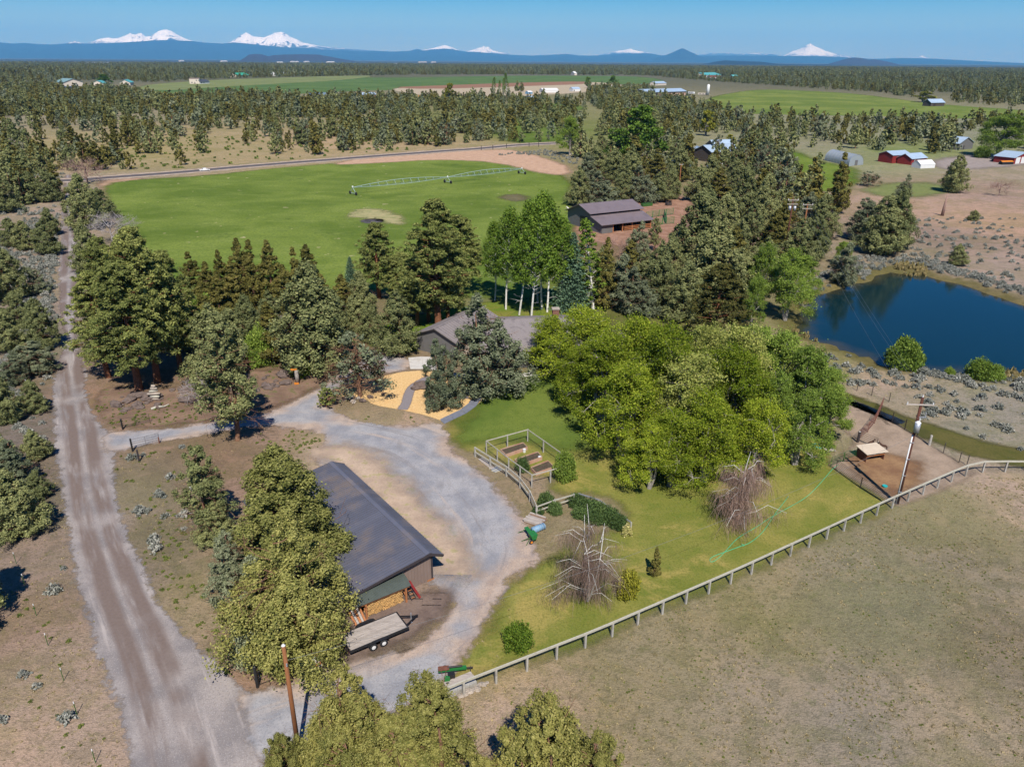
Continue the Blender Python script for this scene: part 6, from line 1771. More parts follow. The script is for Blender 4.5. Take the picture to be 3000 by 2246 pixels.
# T-posts with white tips along the gravel road
TP = [(280, 2233), (226, 2093), (187, 1993), (141, 1890), (107, 1803), (73, 1714), (48, 1650), (58, 1233), (72, 1168), (80, 1135)]
tp_root = None
for i, (bx, by) in enumerate(TP):
    q = at(bx, by)
    t = thing('t_post', 'thin green steel fence post with white tip along the gravel road', 'post', q, 0, 'steel posts along the gravel road')
    MB().beam((0, 0, -.1), (0, 0, 1.05), .045, .02).beam((0, .012, -.1), (0, .012, 1.05), .012, .05).build('stake', m_dgreen, t)
    MB().beam((0, 0, 1.05), (0, 0, 1.22), .055, .04).build('tip', m_white, t)
# ---- garden enclosure and raised beds
GX0 = [(1424, 1338), (1546, 1256 + 66), (1672, 1390), (1558, 1420)]
gt, gpts = rail_fence('garden_fence', 'tall wooden post fence with top rail and wire enclosing the vegetable beds', [(1425, 1326), (1546, 1292), (1640, 1360), (1675, 1394), (1612, 1414), (1558, 1428), (1490, 1378), (1425, 1326)], 2.7, 1.6, [1.55], m_post, m_wood2, .06, (.05, .12), 6, corners=True)
def bed(corner, label):
    P_ = [at(*c) for c in corner]
    t = local_thing('raised_bed', label, 'garden bed', sum(P_, Vector()) / 4)
    for a, b in zip(P_, P_[1:] + P_[:1]):
        for k in range(2): build(MB().beam(a + Vector((0, 0, .12 + k * .22)), b + Vector((0, 0, .12 + k * .22)), .05, .215), 'plank', m_plank, t)
    build(MB().prism([(p.x, p.y) for p in P_], 0, .34), 'soil', m_soil, t)
    return P_
bed([(1466, 1325), (1532, 1305), (1545, 1318), (1482, 1340)], 'raised plank bed with green seedlings, farthest from the drive')
bed([(1508, 1354), (1575, 1332), (1588, 1347), (1524, 1370)], 'raised plank bed with bare dark soil in the middle of the garden')
bed([(1555, 1378), (1605, 1358), (1622, 1376), (1570, 1394)], 'raised plank bed covered with pale boards')
for i, (bx, by) in enumerate([(1536, 1324), (1581, 1346)]):
    t = local_thing('bucket', ('white bucket beside the seedling bed', 'white bucket beside the bare soil bed')[i], 'bucket', at(bx, by))
    q = at(bx, by)
    build(MB().tube([q, q + Vector((0, 0, .4))], [.17, .21], 12), 'body', m_white, t)
    build(MB().ring(q + Vector((0, 0, .4)), (0, 0, 1), .2, .015, 12, 4), 'rim', m_metal, t)
# ---- goat shelter, goats, tub, hose, hatch
f = Frame(at(2536, 1354), at(2588, 1346))
Hs = 1.15
gs_t = local_thing('goat_shelter', 'low plank shelter with flat pale roof in the goat pen', 'shelter', f(f.L / 2, .8, 0))
build(MB().slab([f(-.25, -.25, Hs), f(f.L + .25, -.25, Hs), f(f.L + .2, 1.75, Hs + .18), f(-.2, 1.75, Hs + .18)], .07), 'roof', paint('plywood', C(206, 190, 168), .06, 2), gs_t)
for i, x in enumerate((0, f.L)):
    for k in range(6):
        m_ = MB(); f.box(m_, x - .03, x + .03, k * .27, k * .27 + .22, 0, Hs - .05); build(m_, 'plank', m_rust, gs_t)
m_ = MB(); f.box(m_, .1, f.L - .1, 1.5, 1.55, .05, Hs - .05); build(m_, 'back_wall', m_dkwall, gs_t)
build(MB().beam(f(0, 0, .75), f(f.L, 0, .75), .05, .1), 'front_rail', m_cedar, gs_t)
def quadruped(name, label, cat, loc, rz, s, mat, neck=.5, leg=1.0, graze=False, tail=True, horn=False):
    """standing animal as one skinned surface; body length ~1.0 before scaling"""
    hx, hz = (.98, .55) if graze else (.92, 1.30)
    V = [(0, 0, .92), (-.22, 0, .93), (-.45, 0, .92), (.22, 0, .9), (.45, 0, .95), (.62, 0, 1.12 if not graze else .92), (.78, 0, 1.28 if not graze else .72), (hx, 0, hz), (hx + .2, 0, hz - .12)]
    Rd = [(.19, .20), (.20, .21), (.16, .19), (.20, .22), (.17, .2), (.11, .14), (.085, .11), (.085, .1), (.05, .06)]
    E = [(0, 1), (1, 2), (0, 3), (3, 4), (4, 5), (5, 6), (6, 7), (7, 8)]
    for sgn in (-1, 1):
        b = len(V)
        V += [(.40, sgn * .13, .72), (.41, sgn * .13, .40), (.40, sgn * .13, .10), (.43, sgn * .13, .02)]; Rd += [(.085, .085), (.05, .05), (.038, .038), (.045, .04)]
        E += [(4, b), (b, b + 1), (b + 1, b + 2), (b + 2, b + 3)]
        b = len(V)
        V += [(-.42, sgn * .13, .74), (-.36, sgn * .13, .56), (-.48, sgn * .13, .38), (-.47, sgn * .13, .10), (-.44, sgn * .13, .02)]; Rd += [(.1, .1), (.075, .07), (.045, .04), (.036, .036), (.045, .04)]
        E += [(2, b), (b, b + 1), (b + 1, b + 2), (b + 2, b + 3), (b + 3, b + 4)]
    if tail:
        b = len(V); V += [(-.60, 0, .92), (-.68, 0, .62)]; Rd += [(.04, .04), (.05, .04)]; E += [(2, b), (b, b + 1)]
    me = bpy.data.meshes.new('body'); me.from_pydata(V, E, []); me.materials.append(mat)
    t = thing(name, label, cat, loc, rz, None, (s, s, s * leg))
    o = part('body', me, t)
    md = o.modifiers.new('skin', 'SKIN'); md.use_smooth_shade = True
    for i, r in enumerate(Rd): me.skin_vertices[0].data[i].radius = r
    me.skin_vertices[0].data[0].use_root = True
    o.modifiers.new('sub', 'SUBSURF').levels = 1; o.modifiers['sub'].render_levels = 1
    for sgn in (-1, 1):
        MB().tube([(hx - .04, sgn * .06, hz + .06), (hx - .08, sgn * .13, hz + .13), (hx - .06, sgn * .15, hz + .17)], [.03, .035, .008], 5).build('ear', mat, t, True)
        if horn: MB().tube([(hx - .02, sgn * .04, hz + .08), (hx - .1, sgn * .05, hz + .2), (hx - .22, sgn * .07, hz + .22)], [.022, .018, .006], 5).build('horn', m_dark, t, True)
    return t
quadruped('goat', 'dark brown goat standing beside the pale shelter roof', 'goat', at(2588, 1320), 2.6, .72, m_brown_fur, horn=True, tail=False)
quadruped('goat', 'dark brown goat half hidden behind the black corral panels', 'goat', at(2548, 1309), .4, .68, m_brown_fur, horn=True, tail=False)
quadruped('horse', 'white horse with brown patches standing at the barn corner', 'horse', at(1672, 628), 2.7, 1.5, m_white_fur, leg=1.05)
q = at(2592, 1426)
t = local_thing('feed_tub', 'small teal tub on the pen floor', 'tub', q)
build(MB().tube([q, q + Vector((0, 0, .16))], [.22, .27], 10), 'bowl', m_teal2, t); build(MB().ring(q + Vector((0, 0, .17)), (0, 0, 1), .27, .02, 12, 4), 'rim', m_teal2, t)
q = at(2392, 1308)
t = local_thing('hose_coil', 'coiled teal garden hose on the bare ground by the willows', 'hose', q)
for k in range(4): build(MB().ring(q + Vector((.03 * k, .02 * k, .04 + .04 * k)), (0, 0, 1), .6 - .06 * k, .03, 20, 5), 'loop', m_teal2, t)
q = at(2428, 1318)
t = local_thing('well_cover', 'small weathered plank cover on the bare ground beside the hose coil', 'cover', q)
for k in range(4): build(MB().box(q + Vector((-.45 + k * .3, 0, .14)), (.28, 1.0, .06), .2), 'plank', m_wood, t)
build(MB().box(q + Vector((0, 0, .05)), (1.0, .8, .1), .2), 'base', m_rust, t)
HOSE = [(2455, 1362), (2440, 1372), (2400, 1420), (2360, 1460), (2300, 1492), (2250, 1520), (2215, 1545), (2160, 1575), (2130, 1610), (2100, 1640), (2082, 1648), (2078, 1638), (2092, 1628), (2130, 1615), (2175, 1598), (2195, 1592), (2230, 1565), (2255, 1530), (2270, 1505), (2290, 1480), (2308, 1456)]
t = local_thing('garden_hose', 'long mint green hose snaking across the lawn with a loop at its end', 'hose', at(*HOSE[0]))
hp = [Vector((*p, .03)) for p in gpoly(HOSE, 2, False)]
build(MB().tube(hp, .026, 6), 'tube', m_hose, t, True)
build(MB().cyl(hp[-1] - Vector((0, 0, 0)), hp[-1] + (hp[-1] - hp[-2]).normalized() * .15, .035, 6), 'nozzle', m_metal, t)
q = at(2176, 1597)
build(MB().ring(q + Vector((0, 0, .05)), (0, 0, 1), .12, .02, 10, 4), 'kink', m_hose, t)

# ---- gates
def pipe_gate(name, label, a, b, h, mat, bars=5, mesh=True):
    t = local_thing(name, label, 'gate', a)
    for q in (a, b): build(MB().cyl(q + Vector((0, 0, .12)), q + Vector((0, 0, h)), .025, 6), 'stile', mat, t)
    for k in range(bars):
        z = .15 + (h - .17) * k / (bars - 1)
        build(MB().cyl(a + Vector((0, 0, z)), b + Vector((0, 0, z)), .02, 5), 'bar', mat, t)
    m_q = a.lerp(b, .5); build(MB().cyl(m_q + Vector((0, 0, .12)), m_q + Vector((0, 0, h)), .018, 5), 'brace', mat, t)
    if mesh:
        m_ = MB(); L = (b - a).length
        for k in range(int(L / .2)):
            q = a.lerp(b, (k + .5) / int(L / .2)); m_.tube([q + Vector((0, 0, .15)), q + Vector((0, 0, h))], .004, 3, False)
        o = build(m_, 'wire_mesh', m_wire, t); o['kind'] = 'stuff'
    return t
def post(name, label, bx, by, ty, r, mat, group=None):
    q = at(bx, by); h = rise(bx, by, ty)
    t = local_thing(name, label, 'post', q, group)
    build(MB().tube([q + Vector((0, 0, -.1)), q + Vector((0, 0, h - .05))], r, 9), 'shaft', mat, t)
    build(MB().tube([q + Vector((0, 0, h - .05)), q + Vector((0, 0, h))], [r, r * .6], 9), 'cap', mat, t)
pipe_gate('driveway_gate', 'dark wire gate across the driveway entrance', at(389, 1316), at(468, 1296), 1.25, m_pipe)
pipe_gate('driveway_gate', 'dark wire gate leaf standing open on the grass verge', at(361, 1254), at(440, 1238), 1.25, m_pipe)
post('gate_post', 'dark post with white marks at the driveway gate', 389, 1322, 1284, .1, m_black)
post('gate_post', 'dark braced post below the driveway gate', 408, 1352, 1316, .1, m_dark)
post('gate_post', 'rusty short post at the latch end of the driveway gate', 467, 1298, 1280, .07, m_rust)
post('gate_post', 'dark post carrying the open gate leaf on the verge', 360, 1258, 1226, .1, m_black)
post('gate_post', 'dark post of the wire enclosure below the silver-green juniper', 707, 1924, 1878, .12, m_black)
post('gate_post', 'dark post with white marks where wire gate and enclosure meet', 755, 2012, 1950, .12, m_black)
pipe_gate('wire_gate', 'wire gate between the dark posts and the utility pole', at(760, 2008), at(836, 1978), 1.35, m_pipe, 3)
pipe_gate('chain_wire_fence', 'chain wire panel between the two dark gate posts', at(708, 1926), at(752, 2006), 1.3, m_pipe, 2)

# ---- utility poles and lines
def sag(a, b, s, n_=14): return [a.lerp(b, k / n_) - Vector((0, 0, s * 4 * (k / n_) * (1 - k / n_))) for k in range(n_ + 1)]
q1 = at(876, 2205); h1 = rise(876, 2205, 1890)
up1 = local_thing('utility_pole', 'orange-brown wooden utility pole beside the wire gate', 'utility pole', q1)
build(MB().tube([q1 + Vector((0, 0, -.3)), q1 + Vector((0, 0, h1))], [.17, .12], 12), 'shaft', m_pole, up1, True)
build(MB().tube([q1 + Vector((0, 0, h1)), q1 + Vector((0, 0, h1 + .1))], [.13, .05], 10), 'cap', m_white, up1)
build(MB().tube([q1 + Vector((.1, -.15, h1 - 1.5)), q1 + Vector((.1, -.15, h1 - 1.3))], .05, 8), 'insulator', m_metal, up1)
q2 = at(2628, 1474); h2 = rise(2628, 1474, 1163)
up2 = local_thing('utility_pole', 'tall dark utility pole with white conduit and grey transformer in the goat pen', 'utility pole', q2)
build(MB().tube([q2 + Vector((0, 0, -.3)), q2 + Vector((0, 0, h2))], [.19, .13], 12), 'shaft', m_pole2, up2, True)
axd = Vector((math.cos(-.06), math.sin(-.06), 0))
ZA = h2 - .75
build(MB().beam(q2 + axd * -1.5 + Vector((0, -.16, ZA)), q2 + axd * 1.15 + Vector((0, -.16, ZA)), .1, .12), 'crossarm', m_wood, up2)
for dx in (-1.4, 1.05):
    build(MB().tube([q2 + axd * dx + Vector((0, -.16, ZA + .06)), q2 + axd * dx + Vector((0, -.16, ZA + .28))], [.06, .04], 8), 'insulator', m_white, up2)
build(MB().tube([q2 + Vector((0, 0, h2)), q2 + Vector((0, 0, h2 + .22))], [.07, .04], 8), 'insulator', m_white, up2)
build(MB().beam(q2 + Vector((0, -.15, h2 - 2.1)), q2 + Vector((.7, -.15, h2 - 2.1)), .08, .08).cyl(q2 + Vector((.6, -.15, h2 - 2.0)), q2 + Vector((.6, -.15, h2 - 1.6)), .06, 8), 'fuse_bracket', m_metal, up2)
tz = h2 - 3.6
tq = q2 + Vector((-.1, -.42, 0))
tf = build(MB().tube([tq + Vector((0, 0, tz)), tq + Vector((0, 0, tz + 1.05))], .27, 14), 'transformer', m_metal, up2, True)
sub(MB().tube([tq + Vector((0, 0, tz + 1.05)), tq + Vector((0, 0, tz + 1.2))], [.28, .1], 14), 'lid', m_white, tf, up2)
sub(MB().tube([tq + Vector((.1, 0, tz + 1.15)), tq + Vector((.1, 0, tz + 1.5))], .05, 8), 'bushing', m_white, tf, up2)
build(MB().tube([q2 + Vector((-.2, -.14, 0)), q2 + Vector((-.17, -.12, h2 - 4.1))], .07, 8), 'conduit', m_white, up2, True)
for k in range(4): build(MB().beam(q2 + Vector((-.26, -.14, 1.5 + k * 1.9)), q2 + Vector((.1, -.14, 1.5 + k * 1.9)), .16, .06), 'strap', m_metal, up2)
def far_pole(bx, by, ty, label, trans=False, mat=m_pole2, arm=2.4):
    q = at(bx, by); h = rise(bx, by, ty)
    t = local_thing('utility_pole', label, 'utility pole', q)
    build(MB().tube([q + Vector((0, 0, -.3)), q + Vector((0, 0, h))], [.2, .14], 8), 'shaft', mat, t, True)
    for dz in ((.3, 1.2) if arm > 2 else (.3,)):
        build(MB().beam(q + Vector((-arm / 2, -.15, h - dz)), q + Vector((arm / 2, -.15, h - dz)), .12, .14), 'crossarm', m_wood, t)
    for dx in (-1, 1):
        if trans: build(MB().tube([q + Vector((dx * .55, -.3, h - 2.6)), q + Vector((dx * .55, -.3, h - 1.6))], .3, 10), 'transformer', m_metal, t, True)
        build(MB().tube([q + Vector((dx * arm * .45, -.15, h - .25)), q + Vector((dx * arm * .45, -.15, h + .02))], .07, 6), 'insulator', m_white, t)
    return q, h
qa, ha = far_pole(2297, 760, 582, 'utility pole with two grey transformers in the juniper thicket', True)
qb, hb = far_pole(2344, 740, 596, 'reddish utility pole with white crossarms in the juniper thicket', False, m_pole)
far_pole(1988, 566, 480, 'slim wooden pole in the yard beyond the barn', False, m_pole, 1.2)
far_pole(1794, 440, 405, 'pale short pole beside the dark green cottonwood', False, m_wood, 1.0)
for i, (a, b, s) in enumerate([(q2 + axd * -1.4 + Vector((0, -.16, ZA + .3)), qb + Vector((-1.0, -.15, hb)), 1.6), (q2 + axd * 1.05 + Vector((0, -.16, ZA + .3)), qb + Vector((1.0, -.15, hb)), 1.6),
                               (q2 + Vector((0, 0, h2 + .2)), qb + Vector((0, -.1, hb)), 1.4), (q2 + Vector((0, 0, h2 - 4.2)), q1 + Vector((0, 0, h1 - 1.2)), 1.8)]):
    t = local_thing('power_line', 'thin overhead wire from the pen pole over the pond' if i < 3 else 'thin overhead wire from the pen pole to the pole by the gate', 'wire', a, 'wires over the pond' if i < 3 else None)
    build(MB().tube(sag(a, b, s, 24), .012, 4, False), 'cable', m_wire, t)

# ---- house
HZ, EZ = 5.1, 2.9
e0, e1 = at(1440, 1030, EZ), at(1700, 1021, EZ)
r0 = at(1530, 933, HZ)
fx = (e1 - e0).normalized(); fyv = Vector((-fx.y, fx.x, 0))
D_half = (r0 - e0).dot(fyv)
p0 = Vector((e0.x, e0.y, 0)) + fyv * .5 - fx * 1.5; p1 = Vector((e1.x, e1.y, 0)) + fyv * .5
t, f = gable('house', 'low ranch house with grey roof and brick chimney between the juniper and the elms', 'house', p0, p1, 2 * (D_half - .5), EZ, HZ - EZ, m_greywall, m_shingle, .5, windows=[(2.0, 3.6, .9, 2.2), (6.0, 7.8, .9, 2.2), (9.6, 11.0, .9, 2.2)], doors=[(4.3, 5.3, 2.1)])
print('house', f.L, 2 * (D_half - .5))
cq = at(1628, 928, HZ)
cx = (cq - f.o).dot(f.x)
m_ = MB(); f.box(m_, cx - .5, cx + .5, D_half - .5 + .2, D_half + .6, 3.5, HZ + 1.2); ch = build(m_, 'chimney', m_brick, t)
m_ = MB(); f.box(m_, cx - .6, cx + .6, D_half - .5 + .1, D_half + .7, HZ + 1.2, HZ + 1.35); sub(m_, 'cap', m_stone, ch, t)
ga, gb = at(1271, 963, 4.3), at(1345, 929, 4.3)
gd = (gb - ga).normalized(); gn = Vector((gd.y, -gd.x, 0))        # towards the camera side
G_D = 8.0
gp0 = Vector((ga.x, ga.y, 0)) + gn * (G_D / 2) + gd * .5
t2, f2 = gable('garage', 'grey-roofed garage wing with standing-seam roof at the end of the gravel drive', 'garage', gp0, gp0 + gd * 12.5, G_D, 2.7, 1.6, m_greywall, m_shingle, .5, doors=[(1.0, 4.0, 2.2), (5.0, 8.0, 2.2)], dmat=m_cream)
for k in range(22):
    x = -.4 + k * .62
    build(MB().beam(f2(x, -.5, 2.7 - .2 + .10), f2(x, G_D / 2, 2.7 + 1.6 + .10), .04, .05), 'roof_seam', m_shingle, t2)
for k, (px_, py_, s_) in enumerate([(1230, 1132, 1.1), (1218, 1140, .7), (1244, 1138, .8)]):
    q = at(px_, py_)
    tag(MB().blob((0, 0, s_ * .25), (s_, s_ * .7, s_ * .45), k + 2, .2).build('boulder', m_rock), ('large grey boulder beside the chip bed path', 'low grey boulder touching the path in the chip bed', 'grey boulder under the small juniper in the chips')[k], 'boulder')
    bpy.data.objects[[o.name for o in COL.objects if o.name.startswith('boulder')][-1]].location = q
def rock(px_, py_, s_, label, mat, seed, group=None, flat=.5, name='rock'):
    o = MB().blob((0, 0, s_ * flat * .5), (s_, s_ * random.Random(seed).uniform(.55, .9), s_ * flat), seed, .24, 9, 7).build(name, mat)
    o.location = at(px_, py_); o.rotation_euler = (0, 0, seed * 1.3)
    tag(o, label, 'rock', group)
rock(1123, 1155, .32, 'small dark round stone lying on the wood chips', m_dark, 3)
for k in range(70):
    g = random.Random(100 + k)
    u = g.random()
    px_, py_ = 330 + u * 520 + g.uniform(-20, 20), 1185 - u * 75 + g.uniform(-22, 26)
    rock(px_, py_, g.uniform(.25, 1.15), 'dark lava rock in the outcrop above the driveway', m_rock, 50 + k, 'lava rocks of the outcrop', .42, 'lava_rock')
for k, (px_, py_) in enumerate([(1010, 1172), (1035, 1178), (1062, 1176), (1048, 1168), (1085, 1165), (1026, 1166)]):
    rock(px_, py_, .4 + .1 * (k % 3), 'brown rock at the foot of the half-dead juniper', m_stone if k % 2 else m_rock, 80 + k, 'rocks under the half-dead juniper')
for k in range(12):
    g = random.Random(300 + k)
    rock(1345 + k * 7 + g.uniform(-3, 3), 2040 - k * 3.2 + g.uniform(-5, 5), g.uniform(.22, .38), 'pale stone in the row under the first rail fence bay', m_stone, 120 + k, 'stones under the rail fence')
t, ff = pile('grey_log_pile', 'pile of grey split logs under the first bays of the rail fence', 'firewood', at(1300, 2052), at(1400, 2010), 3, .4, .22, 2, m_wood, [m_wood, m_post], 12, .1)
# stacked driftwood figure, bleached log, stump with carved bird
q = at(455, 1172)
t = local_thing('driftwood_stack', 'stack of bleached driftwood logs and stones at the edge of the pines', 'sculpture', q)
for k, (dx, z, L, a, r) in enumerate([(0, .2, 1.0, .2, .2), (.05, .55, 1.3, -.3, .2), (-.05, .95, 1.7, .15, .2), (.0, 1.35, 1.2, .5, .18), (.1, 1.7, .9, -.2, .22)]):
    d = Vector((math.cos(a), math.sin(a) * .4, .05)) * L / 2
    c = q + Vector((dx, 0, z)); build(MB().tube([c - d, c, c + d], [r * .8, r, r * .7], 8), 'log', m_wood2 if k % 2 else m_stone, t, True)
build(MB().blob(q + Vector((.05, 0, 2.05)), (.3, .25, .22), 4, .2), 'stone', m_stone, t)
a_, b_ = at(443, 1200), at(482, 1193)
t = local_thing('bleached_log', 'bleached white log lying on the weedy verge', 'log', a_)
build(MB().tube([a_ + Vector((0, 0, .12)), a_.lerp(b_, .5) + Vector((0, .1, .2)), b_ + Vector((0, 0, .14))], [.16, .2, .1], 8), 'stem', m_wood2, t, True)
build(MB().tube([b_ + Vector((0, 0, .15)), b_ + Vector((.5, .3, .35))], [.1, .04], 6), 'branch', m_wood2, t)
q = at(872, 1122)
t = local_thing('carved_stump', 'grey stump post with an orange cut top beside the upper drive', 'stump', q)
build(MB().tube([q, q + Vector((0, 0, 2.0))], [.3, .26], 10), 'trunk', B_GREY, t, True)
build(MB().box(q + Vector((-.3, 0, 2.1)), (.9, .5, .14), .3), 'cut_top', m_orange, t)
build(MB().box(q + Vector((-.05, -.35, .1)), (.6, .4, .18), .3), 'wood_offcut', m_orange, t)
for k, (px_, py_) in enumerate([(1248, 1024), (1262, 1030)]):
    q = at(px_, py_)
    t = local_thing('planter', 'dark pot by the garage corner' if k == 0 else 'small pot next to the dark pot by the garage', 'planter', q)
    build(MB().tube([q, q + Vector((0, 0, .7 - .3 * k))], [.28, .36], 12), 'pot', m_dkwall, t, True); build(MB().tube([q + Vector((0, 0, .66 - .3 * k)), q + Vector((0, 0, .72 - .3 * k))], .33, 12), 'soil', m_soil, t)

# ---- barn with stepped roof
f = Frame(at(1763, 685), at(1905, 668))
LB_, D1, D2 = f.L, 5.0, 11.5
bt = local_thing('barn', 'dark horse barn with stepped purple-grey metal roof at the pasture edge', 'barn', f(LB_ / 2, D2 / 2, 0))
zl, zh, zu, zr = 2.6, 4.0, 4.7, 6.3
print('barn', LB_)
for nm, x in (('end_wall', 0.0), ('end_wall', LB_)):
    prf = [(0, 0), (D1 + D2, 0), (D1 + D2, 3.6), (D1 + 5.0, zr - .1), (D1, zu - .1), (D1, zh - .1), (0, zl - .1)]
    m_ = MB(); a_ = [f(x - .08, y, z) for y, z in prf]; b_ = [f(x + .08, y, z) for y, z in prf]; k = len(prf)
    m_.add(a_ + b_, [tuple(range(k)), tuple(range(2 * k - 1, k - 1, -1))] + [(i, i + k, (i + 1) % k + k, (i + 1) % k) for i in range(k)])
    build(m_, nm, m_greywall, bt)
build(MB().slab([f(-.7, -.8, zl - .2), f(LB_ + .7, -.8, zl - .2), f(LB_ + .7, D1, zh), f(-.7, D1, zh)], .12), 'lower_roof', m_roof2, bt)
build(MB().slab([f(-1.0, D1 - .7, zu - .15), f(LB_ + 1.0, D1 - .7, zu - .15), f(LB_ + 1.0, D1 + 5.0, zr), f(-1.0, D1 + 5.0, zr)], .12), 'upper_roof', m_roof2, bt)
build(MB().slab([f(-1.0, D1 + 5.0, zr), f(LB_ + 1.0, D1 + 5.0, zr), f(LB_ + 1.0, D1 + D2 + .5, 3.55), f(-1.0, D1 + D2 + .5, 3.55)], .12), 'upper_roof', m_roof2, bt)
m_ = MB(); f.box(m_, 0, LB_, D1 + D2 - .1, D1 + D2, 0, 3.5); build(m_, 'back_wall', m_greywall, bt)
m_ = MB(); f.box(m_, 0, LB_, D1 - .05, D1 + .05, 0, zh - .1); build(m_, 'inner_wall', m_dkwall, bt)
for k in range(12):
    x = .2 + k * (LB_ - .4) / 11
    m_ = MB(); f.box(m_, x - .1, x + .1, D1 - .1, D1 + .1, zh + .02, zu - .1); build(m_, 'clerestory_post', m_dkwall, bt)
m_ = MB(); f.box(m_, 0, LB_ * .22, -.06, .06, 0, zl - .3); build(m_, 'front_wall', m_greywall, bt)
for k in range(5):
    x = LB_ * (.22 + .78 * k / 4)
    m_ = MB(); f.box(m_, x - .12, x + .12, -.12, .12, 0, zl - .25); build(m_, 'post', m_cedar, bt)
for k in range(3): build(MB().beam(f(LB_ * .45, 0, .4 + k * .4), f(LB_, 0, .4 + k * .4), .05, .16), 'stall_rail', m_cedar, bt)
m_ = MB(); f.box(m_, LB_ * .5, LB_ * .98, 1.0, 3.4, .02, .9); build(m_, 'hay', m_log, bt)
m_ = MB(); f.box(m_, -.14, -.08, D1 + 1.2, D1 + 5.2, .02, 3.2); build(m_, 'opening_shade_panel', m_black, bt)  # black panel on the solid wall paints the shade inside the doorway
panel_fence('stock_fence', 'green metal stock panels behind the barn end', [(1893, 640), (1930, 634), (1972, 628)], 1.9, 6, m_green, 3.0, .05)
panel_fence('stock_fence', 'green metal stock panels in front of the barn end', [(1905, 665), (1940, 658), (1974, 655)], 1.9, 6, m_green, 3.0, .05)
panel_fence('stock_fence', 'short row of green stock panels closing the barn pen', [(1945, 632), (1952, 655)], 1.9, 6, m_green, 3.0, .05)
for k, (a_, b_, ch_, lab) in enumerate([((1884, 606), (1912, 603), m_dgreen, 'low dark green trough behind the barn'), ((1955, 603), (1968, 602), m_pipe, 'dark water trough in the barnyard')]):
    ff = Frame(at(*a_), at(*b_)); t = local_thing('trough', lab, 'trough', ff(ff.L / 2, .6, 0))
    m_ = MB(); ff.box(m_, 0, ff.L, 0, .1, .1, .9); ff.box(m_, 0, ff.L, 1.2, 1.3, .1, .9); ff.box(m_, 0, .1, .1, 1.2, .1, .9); ff.box(m_, ff.L - .1, ff.L, .1, 1.2, .1, .9); ff.box(m_, 0, ff.L, 0, 1.3, .05, .12)
    build(m_, 'basin', ch_, t)
    m_ = MB(); ff.box(m_, .1, ff.L - .1, .1, 1.2, .7, .75); build(m_, 'water', m_glass, t)
q = at(2760, 632); h = rise(2760, 632, 566)
t = local_thing('dead_snag', 'bare broken juniper snag standing in the dry meadow', 'snag', q)
build(MB().tube([q, q + Vector((.1, 0, h * .5)), q + Vector((.2, 0, h))], [.5, .35, .06], 8), 'trunk', B_RED, t, True)
build(MB().tube([q + Vector((.1, 0, h * .5)), q + Vector((.7, 0, h * .62))], [.12, .03], 5), 'stub', B_RED, t)

# ---- centre-pivot irrigation
tw = [(1035, 571, 549), (1312, 537, 519), (1529, 510, 494)]
TQ = [at(a, b) for a, b, _ in tw]; TH = [rise(*v) for v in tw]
print('pivot', TH)
pv_t = local_thing('irrigation_pivot', 'long pale green wheeled irrigation boom standing in the pasture', 'irrigation machine', TQ[0])
for q, h in zip(TQ, TH):
    d = (TQ[1] - TQ[0]).normalized(); sd_ = Vector((-d.y, d.x, 0))
    m_ = MB()
    for s_ in (-1, 1): m_.beam(q + sd_ * s_ * 1.9 + Vector((0, 0, .6)), q + Vector((0, 0, h - .1)), .14)
    m_.beam(q - sd_ * 1.9 + Vector((0, 0, .6)), q + sd_ * 1.9 + Vector((0, 0, .6)), .16)
    to = build(m_, 'tower', m_gtruss, pv_t)
    for s_ in (-1, 1): sub(MB().ring(q + sd_ * s_ * 1.9 + Vector((0, 0, .6)), d, .42, .18, 14, 6).tube([q + sd_ * s_ * 1.9 + Vector((0, 0, .6)) - d * .1, q + sd_ * s_ * 1.9 + Vector((0, 0, .6)) + d * .1], .3, 10), 'wheel', m_rubber, to, pv_t, True)
    sub(MB().box(q + Vector((0, 0, h + .25)), (.4, .4, .5)), 'control_box', m_white, to, pv_t)
for i in (0, 1):
    a, b = TQ[i] + Vector((0, 0, TH[i])), TQ[i + 1] + Vector((0, 0, TH[i + 1]))
    d = (b - a).normalized(); sd_ = Vector((-d.y, d.x, 0)); NB = 12
    arch = [a.lerp(b, k / NB) + Vector((0, 0, 1.1 * math.sin(math.pi * k / NB))) for k in range(NB + 1)]
    build(MB().tube(arch, .10, 6), 'pipe', m_gtruss, pv_t)
    low_ = [p - Vector((0, 0, 1.5 * math.sin(math.pi * k / NB) + .02)) for k, p in enumerate(arch)]
    for s_ in (-1, 1): build(MB().tube([p + sd_ * s_ * 1.1 * math.sin(math.pi * min(1, max(0, k / NB)) * .999 + .001) for k, p in enumerate(low_)], .07, 5), 'truss_rod', m_gtruss, pv_t)
    for k in range(1, NB):
        w = 1.1 * math.sin(math.pi * k / NB)
        build(MB().beam(arch[k], low_[k] + sd_ * w, .09).beam(arch[k], low_[k] - sd_ * w, .09).beam(low_[k] - sd_ * w, low_[k] + sd_ * w, .07), 'strut', m_gtruss, pv_t)

